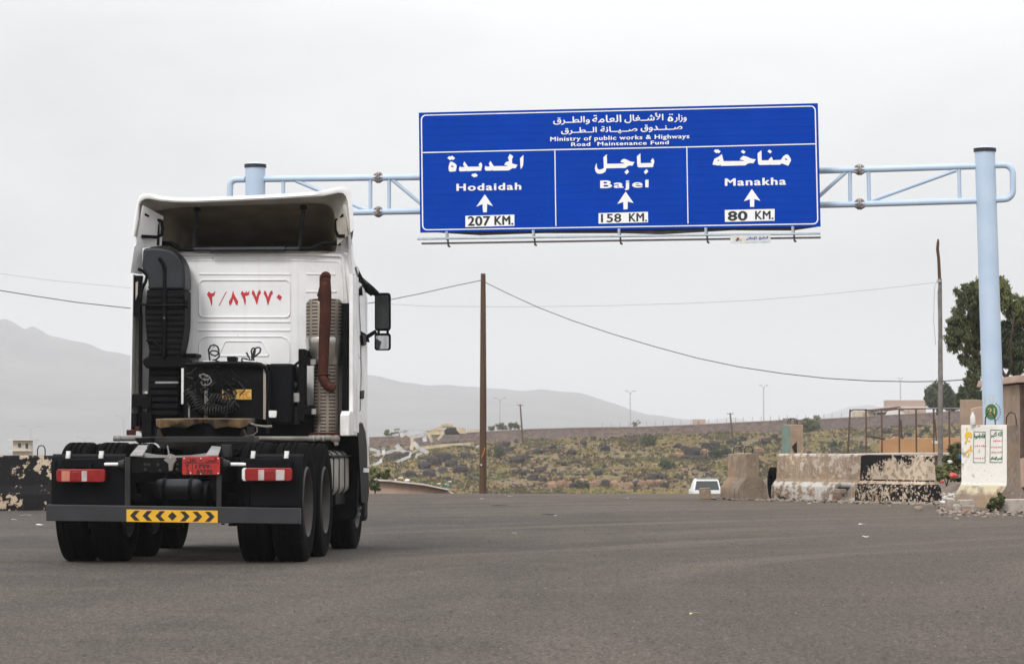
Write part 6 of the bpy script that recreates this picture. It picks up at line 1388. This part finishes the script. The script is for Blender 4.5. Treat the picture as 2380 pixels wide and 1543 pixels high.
def TW(px, py, l=0.0):
    r = ray(px, py); n_ = (WM.to_3x3() @ Vector((0, -1, 0))); o = Vector((0, 0, HC)); yl = .20 + l
    Q = WM @ Vector((0, -yl, 0)); k = (Q - o).dot(n_) / r.dot(n_); p = o + r * k; z = (WM.inverted() @ p).z
    Q = WM @ Vector((0, -(.20 - .01 * max(0, min(1, (z - .52) / 1.1))) - l, 0)); k = (Q - o).dot(n_) / r.dot(n_); return o + r * k
def c7(x, y): return (2196.4 + x * .18947, 911.2 + y * .18947)
def tf_(name, polys, mat, l=.006): return flat(name, [[c7(*p) for p in q] for q in polys], TW, M[mat], twall, l)
for x0, y0, x1, y1 in ((350, 482, 497, 865), (553, 458, 706, 863)):
    for q in ([(x0, y0), (x1, y0 + 2), (x1, y0 + 9), (x0, y0 + 7)], [(x0, y0 + 9), (x0 + 6, y0 + 9), (x0, y1 - 9), (x0 - 6, y1 - 9)], [(x1 - 5, y0 + 11), (x1, y0 + 11), (x1 - 3, y1 - 9), (x1 - 8, y1 - 9)], [(x0 - 7, y1 - 7), (x1 - 4, y1 - 7), (x1 - 4, y1), (x0 - 7, y1)]): tf_('painted_frame', [q], 'grafgreen')
def tt_(body_, x0, x1, y0, y1, mat, bold): a, b = c7(x0, y0), c7(x1, y1); lay('painted_words', text_mesh(arabic(body_)), a[0], b[0], a[1], b[1], 0, TW, M[mat], twall, bold)
tt_('الله', 648, 702, 478, 540, 'grafgreen', .35); tt_('أكبر', 560, 632, 482, 556, 'grafgreen', .35); tt_('النصر', 640, 702, 788, 838, 'grafgreen', .4); tt_('للإسلام', 562, 636, 788, 838, 'grafgreen', .4); tt_('قاطعوا', 360, 488, 505, 578, 'grafgreen', .5)
rs4 = random.Random(3)
for x0, x1, y in ((590, 690, 598), (568, 700, 675), (568, 700, 738), (360, 485, 660), (362, 485, 810)):
    x = x0
    while x < x1: w_ = rs4.uniform(8, 22); h_ = rs4.uniform(8, 18); tf_('painted_words', [[(x, y), (x + w_ * .5, y - h_), (x + w_, y - 2), (x + w_ * .8, y + 8), (x + w_ * .3, y + 5), (x + 2, y + 10)]], 'grafred'); x += w_ + rs4.uniform(3, 10)
tf_('painted_words', [[(416, 700), (424, 700), (422, 745), (415, 745)]], 'grafred')
for q in ([(262, 430), (275, 440), (270, 480), (262, 500), (258, 470)], [(240, 520), (262, 490), (300, 488), (330, 505), (335, 545), (318, 565), (300, 560), (310, 540), (285, 552), (262, 566), (245, 560)], [(262, 560), (280, 560), (272, 600), (245, 640), (236, 630), (252, 600)], [(285, 588), (308, 592), (308, 612), (284, 610)], [(305, 650), (325, 648), (330, 690), (340, 720), (320, 735), (300, 715), (270, 740), (245, 755), (240, 740), (270, 715), (300, 690)], [(290, 740), (305, 742), (290, 790), (262, 805), (275, 780)]): tf_('yellow_scrawl', [q], 'grafyel')

# old tyre, blocks and bricks
ty = MB().lathe(tyre_prof(.36, .22, 0), (0, 0, 0), 'X', 40).build('old_tyre', M['rubber']); at_root(ty, (at(1801, 1140, 62).x, 62, .30), rad(6)); tag(ty, 'worn black tyre standing against the left end of the pale barrier', 'tyre')
def slab(name, label, cat, poly, Y, depth, mat, seed=0, group=None, rot=None):
    rs5 = random.Random(seed); A = [at(x, y, Y) for x, y in poly]; o = MB().pr(A, [p + Vector((rs5.uniform(-.02, .02), depth, 0)) for p in A]).build(name, M[mat], bevel=.012, seg=2); return tag(recenter(o), label, cat, group)
slab('concrete_block', 'small grey concrete cube on the asphalt in front of the white car', 'concrete block', [(1627, 1134), (1651, 1133), (1653, 1146), (1652, 1160), (1628, 1159)], 58.8, .22, 'conc_dark', 1)
slab('hollow_brick', 'ochre hollow brick in front of the pale barrier', 'brick', [(1937, 1147), (1956, 1147), (1956, 1159.5), (1939, 1159)], 58.0, .2, 'rocktan', 2)
slab('hollow_brick', 'grey broken brick lying on the ochre brick by the pale barrier', 'brick', [(1936, 1140), (1940, 1136), (1967, 1136.5), (1968, 1142), (1960, 1147), (1937, 1146.6)], 58.0, .22, 'block', 3)
SB = 'loose concrete pieces below the T-wall'
def c8(x, y): return (1598 + x * .3286, 870.4 + y * .3286)
slab('concrete_piece', 'upright grey brick left of the T-wall foot', 'rubble', [c8(1838, 882), c8(1880, 880), c8(1905, 900), c8(1900, 965), c8(1838, 965)], 50.0, .2, 'block', 4, SB)
slab('concrete_piece', 'pale flat block lying at the T-wall foot above the long slab', 'rubble', [c8(1925, 886), c8(2015, 884), c8(2040, 905), c8(2035, 935), c8(1930, 925)], 50.3, .25, 'stonepale', 5, SB)
slab('concrete_piece', 'long low slab lying before the T-wall foot', 'rubble', [c8(1938, 928), c8(2030, 925), c8(2132, 942), c8(2120, 962), c8(2070, 975), c8(1945, 972)], 49.6, .3, 'block', 6, SB)
slab('concrete_piece', 'small round pale stone between the upright brick and the slab', 'rubble', [c8(1888, 930), c8(1898, 915), c8(1925, 918), c8(1940, 945), c8(1935, 970), c8(1895, 970)], 49.7, .2, 'stonepale', 7, SB)
slab('concrete_piece', 'tan triangular rock nearest the road by the T-wall', 'rubble', [c8(1938, 985), c8(1970, 955), c8(1998, 965), c8(2010, 985), c8(1990, 996), c8(1945, 994)], 48.6, .2, 'rocktan', 8, SB)
slab('concrete_piece', 'small loose brick on the asphalt between barrier and T-wall', 'rubble', [c8(1611, 938), c8(1625, 932), c8(1662, 930), c8(1668, 950), c8(1655, 962), c8(1615, 960)], 49.2, .14, 'block', 9, SB)
slab('kerb_stone', 'large pale kerb slab at the right edge of the road', 'kerb stone', [c8(2215, 888), c8(2225, 883), c8(2420, 880), c8(2420, 968), c8(2260, 972), c8(2222, 960)], 49.4, .45, 'stonepale', 10)
slab('low_kerb_wall', 'low beige concrete kerb wall beyond the road left of the wooden pole', 'kerb', [(840, 1116), (870, 1117.5), (905, 1120), (985, 1128.5), (1040, 1139.5), (1060, 1150), (840, 1150)], 75, .5, 'pinkwall', 11)
slab('kerb_lit_top', 'pale strip painting the lit top of the low kerb wall left of the wooden pole', 'kerb', [(840, 1112.5), (870, 1114), (905, 1116.5), (985, 1125), (1042, 1137.5), (1042, 1139.8), (985, 1128.4), (905, 1120), (870, 1117.5), (840, 1116)], 74.8, .9, 'stonepale', 12)  # lighter strip paints the light on the flat top of the wall
p = at(2261, 985, 51.9)
wb = MB().lathe([(.001, 0), (.045, .0), (.05, .02), (.05, .14), (.035, .18), (.018, .21), (.018, .24), (.001, .24)], (0, 0, 0), 'Z', 14).build('plastic_bottle', M['paper']); at_root(wb, (p.x, p.y, GZ + HT + .003)); tag(wb, 'white plastic bottle standing on top of the T-wall', 'bottle')

# ================================================================== RIGHT SIDE BACKGROUND
# rusty post frame
fr = thing('post_frame', 'rusty steel post frame with a top rail beyond the barriers', 'frame', at(2090, 1060, 80))
TR_ = [(1976, 951, 1970, 1062), (2013, 950.5, 2013, 1062), (2049, 952, 2050, 1062), (2090, 952, 2090.5, 1060), (2129, 950, 2130, 1060), (2170, 951, 2170.5, 1060), (2206, 951, 2207, 1060)]
for x0, y0, x1, y1 in TR_: MB().tube([at(x1, y1, 80), at(x0, y0, 80)], .026, 6).build('post', M['rustpost'], fr)
MB().tube([at(x, y, 80) for x, y in [(1975, 957), (1982, 952), (2010, 952), (2036, 955), (2060, 952), (2090, 949.5), (2130, 950), (2170, 949), (2235, 949.5)]], .02, 6).build('top_rail', M['rustpost'], fr)
MB().tube([at(x, y, 79.8) for x, y in [(2085, 949), (2130, 948.5), (2170, 948.5), (2232, 949)]], .016, 6).build('top_rail', M['greysteel'], fr)
MB().tube([at(2014, 1012, 80), at(2040, 1017, 80), at(2057, 1020, 80)], .035, 6).build('cross_bar', M['rustpost'], fr)
MB().tube([at(2093, 975, 80), at(2096, 1012, 80), at(2098, 1020, 80)], .03, 6).build('bent_rod', M['rustpost'], fr); MB().tube([at(2172, 975, 80), at(2176, 1015, 80), at(2176, 1025, 80)], .025, 6).build('bent_rod', M['rustpost'], fr)
ow = slab('ochre_wall', 'broken ochre plastered wall beyond the barriers behind the rusty posts', 'wall', [(2046, 1062), (2046, 1022), (2060, 1020), (2076, 1018), (2080, 1014), (2090, 1014), (2092, 1018), (2181, 1017), (2250, 1016), (2250, 1062)], 82, .3, 'ochrewall', 1)
slab('plastic_sheet', 'small white sheet hanging on the ochre wall', 'sheet', [(2166, 1024), (2186, 1024), (2186, 1031), (2168, 1031)], 81.5, .03, 'paper', 2)
slab('pale_ledge', 'pale concrete ledge over a brown wall, right behind the black painted barrier', 'wall', [(1980, 1055), (2050, 1053.5), (2110, 1052.5), (2160, 1052), (2240, 1052), (2240, 1058.5), (1980, 1059)], 76, 2.2, 'paleledge', 3)
slab('brown_wall', 'low brown wall under the pale ledge', 'wall', [(1985, 1059), (2240, 1058.6), (2240, 1110), (1985, 1110)], 76.5, .3, 'brownwall', 4)
slab('plaster_wall', 'brown plaster wall directly left of the right gantry pole', 'wall', [(2234, 929), (2262, 928), (2290, 930), (2290, 1110), (2234, 1110)], 70, .25, 'brownwall', 5)
slab('plaster_wall', 'lighter broken plaster wall in front of the brown one at the gantry pole', 'wall', [(2258, 950), (2272, 946), (2292, 943), (2292, 1110), (2258, 1110)], 66, .25, 'pinkwall', 6)
slab('plaster_wall', 'pinkish plaster wall right of the gantry pole with slanting top', 'wall', [(2322, 936), (2345, 931), (2358, 928), (2367, 926), (2367, 1130), (2322, 1130)], 64, .3, 'pinkwall', 7)
hb_ = thing('roadside_hut', 'plastered roadside hut with dark doorway cut by the right edge', 'hut', at(2400, 1150, 58))
def hp(name, poly, Y, d, mat): A = [at(x, y, Y) for x, y in poly]; return MB().pr(A, [p + Vector((0, d, 0)) for p in A]).build(name, M[mat], hb_, bevel=.01)
hp('wall', [(2368, 893), (2600, 886), (2600, 1170), (2374, 1165), (2371, 1000)], 58, 4, 'brownwall'); hp('roof_slab', [(2364, 885), (2368, 872), (2600, 866), (2600, 884), (2364, 889)], 57.6, 5, 'pinkwall')
MB().tube([at(2375, 895, 57.8), at(2376, 1000, 57.8), at(2376, 1070, 57.8)], .05, 6).build('post', M['rustpost'], hb_); hp('door_frame', [(2372, 1065), (2400, 1063), (2400, 1160), (2376, 1160)], 57.7, .1, 'pinkwall')
# poles
wp = thing('telegraph_pole', 'tall brown wooden pole standing right of the truck, below the sign', 'pole', at(1122.5, 1160, 100))
MB().tube([at(1122.5, 1160, 100), at(1123, 900, 100), at(1123, 700, 100), at(1123, 636, 100)], [.135, .12, .10, .088], 14).build('pole', M['wood'], wp)
MB().tube([at(1127, 1040, 99.8), at(1124, 1052, 99.8), at(1120, 1062, 99.8)], .012, 5).build('loose_splint', M['orange'], wp); MB().lathe([(.03, 0), (.02, -.01), (.001, -.01)], at(1118.5, 1080, 99.8), 'Y', 8).build('tin_tag', M['paper'], wp)
lp = thing('lamp_pole', 'thin grey steel pole with a crooked wooden top, left of the right gantry pole', 'pole', at(2185.5, 1100, 72))
MB().tube([at(2185.5, 1104, 72), at(2186, 900, 72), at(2184.5, 648, 72)], [.072, .066, .052], 12).build('pole', M['pipegrey'], lp)
MB().tube([at(x, y, 72) for x, y in [(2184, 655), (2182.5, 620), (2181.5, 600), (2179, 580), (2180, 566), (2180.5, 556)]], [.045, .042, .04, .042, .038, .02], 8).build('wooden_top', M['wood'], lp)
MB().tube([at(x, y, 71.8) for x, y in [(2181, 654), (2173, 662), (2171, 700), (2170, 745), (2173, 780), (2175, 802)]], .008, 5).build('loose_wire', M['galv'], lp)
MB().tube([at(x, y, 71.8) for x, y in [(2182, 656), (2179, 680), (2180, 720), (2181, 790)]], .007, 5).build('loose_wire', M['galv'], lp); MB().box(at(2182, 653, 71.9), (.1, .08, .05)).build('insulator', M['galv'], lp)
def wire(name, label, pts, r, Ys):
    n = len(pts); P_ = [at(x, y, Ys[0] + (Ys[1] - Ys[0]) * i / (n - 1)) for i, (x, y) in enumerate(pts)]
    tag(recenter(MB().tube(P_, r, 5).build(name, M['wirem'], smooth=60)), label, 'cable', 'overhead cables')
M['wirem'] = pm('cable', (.045, .045, .05), None, 9, .7)
def cat(x0, y0, x1, y1, sag, n=24): return [(x0 + (x1 - x0) * i / n, y0 + (y1 - y0) * i / n + sag * 4 * (i / n) * (1 - i / n)) for i in range(n + 1)]
wire('overhead_cable', 'twisted cable sagging from the brown wooden pole to the right behind the lamp pole', [(1129, 657), (1180, 682), (1250, 714), (1330, 745), (1420, 775), (1520, 805), (1620, 832), (1720, 853), (1820, 868), (1920, 879), (2020, 885), (2120, 887), (2185, 886), (2245, 882), (2330, 872)], .014, (100, 74))
wire('overhead_cable', 'twisted cable from the brown wooden pole to the left behind the truck', [(1117, 652), (1050, 666), (980, 682), (905, 697), (820, 711), (700, 722), (560, 727), (430, 724), (298, 716), (180, 703), (80, 688), (0, 675), (-200, 640), (-500, 570)], .014, (100, 80))
wire('overhead_cable', 'thin pale cable running behind the truck and sign to the crooked lamp pole', [(2181, 656), (2050, 671), (1900, 686), (1750, 698), (1600, 705), (1400, 711), (1200, 713), (1000, 712), (850, 704), (700, 700), (500, 688), (298, 669), (120, 652), (0, 636), (-300, 590)], .0035, (72, 90))

# ------------------------------------------------------------------ trees at the right
def tree(name, label, base, limbs, blobs, n, size, mats, Y, seed=1, asp=2.6, droop=.6, clump=.42):
    b = at(*base, Y); t = thing(name, label, 'tree', b)
    m = MB()
    for pts, w0, w1 in limbs:
        P_ = [at(x, y, Y + dy) for x, y, dy in pts]; k = len(P_); m.tube(P_, [(w0 + (w1 - w0) * i / (k - 1)) / F * Y * .5 for i in range(k)], 8)
    m.build('trunk', M['bark'], t); 
    for j, mt in enumerate(mats):
        bl = []
        for (x, y, rx, ry, dy) in blobs[j]:
            p = at(x, y, Y + dy); bl.append(((p.x, p.y, p.z), (rx / F * Y, min(rx, 70) / F * Y, ry / F * Y)))
        V, Fc = leaves(bl, n[j], size, asp, droop, clump, seed + j); V = V - np.array(b[:]); fast_mesh('crown', V, Fc, M[mt], t)
    return t
M['leafbrown'] = pm('leaf_brownish', (.085, .07, .032), (.05, .045, .022), 1.2, .7, spec=.2)
tree('pepper_tree', 'broad olive green tree with dark trunk behind the right gantry pole', (2352, 940),
     [([(2352, 942, 0), (2349, 905, 0), (2340, 880, 0), (2330, 865, 0), (2322, 838, .3), (2300, 800, .5)], 13, 5), ([(2338, 880, 0), (2352, 850, -.3), (2348, 800, -.5), (2356, 740, -.4), (2340, 690, 0)], 8, 3), ([(2322, 840, .3), (2290, 790, 1), (2260, 740, 1), (2250, 690, .6)], 6, 2),
      ([(2349, 905, 0), (2362, 888, 0), (2378, 880, .3)], 7, 3), ([(2300, 800, .5), (2262, 820, .4), (2230, 810, .2)], 4, 1.5), ([(2356, 760, -.4), (2375, 730, 0), (2390, 700, 0)], 4, 1.5)],
     [[(2252, 690, 34, 34, 0), (2240, 735, 32, 36, .4), (2228, 790, 30, 34, 0), (2262, 770, 40, 48, .6), (2270, 700, 30, 46, -.3), (2220, 760, 20, 24, 0), (2255, 832, 26, 20, .2), (2285, 740, 34, 60, .5), (2262, 872, 14, 30, 0), (2286, 850, 18, 30, .4)],
      [(2345, 780, 34, 40, .2), (2370, 815, 36, 40, 0), (2340, 830, 22, 26, .4), (2395, 770, 30, 50, 0), (2362, 860, 16, 18, 0)],
      [(2335, 690, 18, 34, -.3), (2362, 720, 26, 34, 0), (2330, 660, 14, 18, 0), (2385, 735, 26, 22, 0), (2288, 664, 26, 20, -.4)]],
     [30000, 16000, 9000], .032, ['leaf', 'leafdark', 'leafbright'], 74, 11, 3.4, .9, .30)
tree('round_tree', 'dark round tree on the hilltop between the pinkish house and the lamp pole', (2178, 965), [([(2178, 965, 0), (2178, 930, 0)], 5, 3)], [[(2180, 915, 24, 24, 0), (2170, 930, 16, 18, 0), (2198, 925, 18, 22, 0), (2210, 938, 16, 14, 0)]], [2600], .30, ['leafdark'], 260, 21)
tree('cypress_clump', 'dark ragged tree tops just left of the right gantry pole above the plaster wall', (2250, 950), [([(2250, 952, 0), (2250, 905, 0)], 3, 1), ([(2268, 952, 0), (2268, 885, 0)], 3, 1)], [[(2240, 922, 12, 18, 0), (2255, 905, 10, 26, 0), (2270, 915, 10, 26, 0), (2232, 935, 8, 10, 0), (2283, 928, 8, 14, 0)]], [1800], .16, ['leafdark'], 130, 31)
# junk mound plants and bags
def weed(label, px, yt, yb, wpx, Y, mat, n, size, seed, zb=None): return bush('weed', label, 'plant', px, yt, yb, wpx, Y, mat, n, 'weeds by the barriers and walls', seed=seed, size=size, zb=zb)
weed('leafy castor plant growing right of the crooked lamp pole', 2216, 1018, 1104, 44, 70, M['leaf'], 900, .11, 41)
weed('low weeds around the red bag', 2200, 1075, 1120, 70, 66, M['leafbright'], 700, .07, 42)
weed('green weed tuft growing at the T-wall foot beside the kerb slab', 2320, 1140, 1188, 42, 49.2, M['leaf'], 900, .045, 43)
weed('weed at the foot of the kerb slab by the right edge', 2378, 1126, 1160, 24, 52, M['leaf'], 300, .05, 44)
weed('dry pale bush at the left end of the low kerb wall', 872, 1098, 1142, 30, 72, M['weed'], 500, .06, 45)
weed('green weed behind the left end of the low kerb wall', 880, 1082, 1112, 50, 78, M['leafbright'], 500, .07, 46)
weed('dry twig bush leaning on the left end of the pale barrier', 1818, 1146, 1164, 14, 60.4, M['weed'], 120, .04, 47)
def bag(name, label, px, py, wpx, Y, mat, seed, z=None, cat='litter', sq=.7):
    me = rock_mesh(seed, 2); me.materials.append(M[mat]); o = bpy.data.objects.new(name, me); C.objects.link(o); p = at(px, py, Y); s = wpx / F * Y * .5; o.location = p; o.scale = (s, s * .8, s * sq * 1.3); o.rotation_euler = (0, .2, seed); o['label'] = label; o['category'] = cat; return o
bag('plastic_bag', 'bright red plastic bag on the rubbish by the T-wall', 2215, 1104, 20, 64, 'red_bag', 51); bag('plastic_bag', 'small pink red bag on the rubbish right of the black painted barrier', 2190, 1119, 12, 62, 'red_bag', 52)
bag('plastic_bag', 'dark bag beside the bright red bag', 2229, 1114, 16, 63, 'flap', 53); bag('plastic_bag', 'white bag in the weeds above the small red bag', 2183, 1102, 14, 66, 'pale_bag', 54); bag('plastic_bag', 'blue plastic scrap in the plant left of the T-wall', 2231, 1061, 9, 66, 'blue_bag', 55, sq=1.6)
bag('plastic_bag', 'pale grey bag caught in the castor plant', 2208, 1073, 14, 66, 'pale_bag', 56)
bag('plastic_bag', 'teal plastic bag beyond the road near the wooden pole', 1039, 1127, 13, 79, 'teal_bag', 57, sq=.5); bag('plastic_bag', 'pinkish white bag beside the teal one', 1046, 1120, 12, 80, 'pale_bag', 58, sq=.6); bag('plastic_bag', 'white bag left of the teal bag', 1021, 1124, 10, 79, 'paper', 59, sq=.5)
bag('plastic_bag', 'yellowish bag on the low kerb wall', 932, 1111, 14, 79, 'wreckcream', 60, sq=.6); bag('plastic_bag', 'white bag right of the yellowish bag', 946, 1116, 16, 79, 'paper', 61, sq=.4); bag('plastic_bag', 'small white bag left of the yellowish bag', 919, 1115, 7, 79, 'paper', 62, sq=.5)
for i, (x, y, w_) in enumerate(((1713, 1041, 9), (1700, 1058, 9), (1525, 1079, 8), (1490, 1100, 12), (1478, 1106, 6), (1622, 1124, 10), (1634, 1128, 8), (1410, 1021, 9), (1930, 1048, 10), (1975, 1050, 10), (1321, 1021, 8), (1450, 1062, 6))):
    p = hillpos(x, y) or at(x, y, 330); me = rock_mesh(70 + i, 1); me.materials.append(M['paper']); o = bpy.data.objects.new('litter', me); C.objects.link(o); s = w_ / F * p.y * .5; o.location = p + Vector((0, 0, s * .3)); o.scale = (s, s * .6, s * .45); tag(o, 'white scrap of litter lying on the scrub slope', 'litter', 'white litter on the slope')

# ------------------------------------------------------------------ white car beyond the crest
cy = 166; cw = at(1643.5, 1112, cy); cb = thing('parked_car', 'white car seen from behind, half hidden by the road crest', 'car', (cw.x, cy, g_road(cy)), 0); h = cw.z - g_road(cy)
def car(m, name, mat, par=None, **k): return m.build(name, M[mat], par or cb, world=False, **k)
secs = lambda w_, z0, z1, y: [Vector((-w_, y, z0)), Vector((w_, y, z0)), Vector((w_, y, z1 - .06)), Vector((w_ - .06, y, z1)), Vector((-w_ + .06, y, z1)), Vector((-w_, y, z1 - .06))]
bd = car(MB().loft([secs(.80, .3, h * .60, 0), secs(.86, .25, h * .62, .25), secs(.86, .25, h * .62, 3.9), secs(.80, .3, h * .55, 4.3)], True, True), 'body', 'carwhite', bevel=.03)
car(MB().loft([[Vector((-.84, .02, h * .60)), Vector((.84, .02, h * .60)), Vector((.70, .30, h - .10)), Vector((.60, .34, h)), Vector((-.60, .34, h)), Vector((-.70, .30, h - .10))], [Vector((-.84, 3.0, h * .60)), Vector((.84, 3.0, h * .60)), Vector((.70, 2.2, h - .10)), Vector((.60, 2.1, h)), Vector((-.60, 2.1, h)), Vector((-.70, 2.2, h - .10))]], True, True), 'cabin', 'carwhite', bevel=.02)
car(MB().pr([Vector((-.74, .01, h * .62)), Vector((.74, .01, h * .62)), Vector((.63, .25, h * .92)), Vector((-.63, .25, h * .92))], [Vector((-.74, .08, h * .62)), Vector((.74, .08, h * .62)), Vector((.63, .32, h * .92)), Vector((-.63, .32, h * .92))]), 'rear_window', 'glass')
car(MB().bx(-.62, .62, .3, .34, h - .03, h + .05), 'roof_spoiler', 'greysteel', bevel=.01)
for x in (-.72, .72):
    car(MB().bx(x - .07, x + .07, -.04, .06, h * .26, h * .42), 'tail_lamp', 'red', bevel=.01)
    for y in (.8, 3.4): car(MB().lathe([(.001, -.1), (.32, -.1), (.34, -.06), (.34, .06), (.32, .1), (.001, .1)], (x, y, .33), 'X', 24), 'wheel', 'rubber')

# ------------------------------------------------------------------ loose gravel, litter on the asphalt
RG = [rock_mesh(90 + i, 1) for i in range(3)]
def gravel(name, n, fpos, lo, hi, mat, label):
    pts = []
    for i in range(n):
        X, Y = fpos(); s = lo + (hi - lo) * random.random() ** 3; pts.append(((X, Y, g(X, Y, False) + .006 + s * .2), s, random.uniform(0, 6)))
    struct(tag(scatter_rocks(name, pts, RG, mat), label, 'gravel'), 'stuff')
def fan():
    Y = 12 + 50 * random.random() ** .8; px = 2380 * random.random() ** .55; return (px - 1190) / F * Y, Y
def foot():
    if random.random() < .6: px = random.uniform(1640, 2200); t = (px - 1814) / 350; return (px - 1190) / F * (60.5 - 3.5 * t), 60.2 - 3.6 * t - abs(random.gauss(0, 1.0))
    px = random.uniform(2180, 2420); Y = 50 + random.gauss(0, 1.6); return (px - 1190) / F * Y, Y
def mound():
    px = random.uniform(2165, 2245); Y = random.uniform(57, 68); return (px - 1190) / F * Y, Y
gravel('gravel', 2600, fan, .002, .009, M['dirtpebble'] if 'dirtpebble' in M else M['rock'], 'dark grit scattered over the asphalt')
gravel('gravel', 1500, fan, .002, .008, M['block'], 'pale grit scattered over the asphalt')
gravel('gravel', 1500, foot, .008, .06, M['block'], 'broken stones at the foot of the barriers'); gravel('gravel', 700, foot, .008, .05, M['rock'], 'dark grit at the foot of the barriers')
gravel('rubbish', 500, mound, .02, .09, M['paper'], 'pale rubbish strewn right of the barriers'); gravel('rubbish', 700, mound, .02, .10, M['block'], 'stones and rubble strewn right of the barriers')
def scrap(label, px, py, wpx, hpx, mat, seed, name='paper_scrap'):
    Y = HC / ((py - 1030) / F); 
    if Y > 30: Y = (HC + .05) / ((py - 1030) / F)
    X = (px - 1190) / F * Y; w_ = wpx / F * Y; rs6 = random.Random(seed); pts = [(-.5, -.3), (-.1, -.5), (.3, -.35), (.5, 0), (.35, .4), (-.05, .3), (-.45, .45)]
    A = [Vector((x * w_, y * w_ * hpx, .012 + rs6.uniform(0, .018))) for x, y in pts]; o = MB().pr(A, [p + Vector((0, 0, .004)) for p in A]).build(name, M[mat], smooth=0); at_root(o, (X, Y, g_road(Y) + .004), rs6.uniform(-.3, .3)); tag(o, label, 'litter')
scrap('yellowish paper stick lying on the near asphalt, lower right', 1614, 1432, 27, .35, 'wreckcream', 1); scrap('dark cloth scrap on the asphalt beneath the sign', 1274, 1198, 34, .7, 'rock', 2, 'cloth_scrap'); scrap('thin dark strip left of the cloth scrap', 1160, 1176, 40, .4, 'rock', 3, 'rubber_strip')
for i, (x, y, w_, lb) in enumerate(((1186, 1155, 12, 'white scrap near the crest right of the wooden pole'), (2003, 1221, 18, 'white scrap on the asphalt below the black painted barrier'), (2010, 1250, 16, 'white scrap just below another one, right of centre'), (1195, 1243, 10, 'tiny white scrap on the asphalt in mid road'), (1455, 1160, 12, 'pale scrap on the road left of the white car'),
                                   (62, 1200, 26, 'pale blue paper at the left edge near the black barrier'), (95, 1222, 20, 'white paper by the truck bumper at the left edge'), (35, 1210, 12, 'small white paper at the left edge'), (1712, 1160, 10, 'white scrap at the foot of the end-on barrier'), (1880, 1172, 10, 'white scrap in front of the pale barrier'), (1290, 1200, 8, 'pale fragment beside the cloth scrap'), (1120, 1160, 9, 'small pale scrap left of the crest scrap'))):
    scrap(lb, x, y, w_, .5, 'paper', 20 + i)
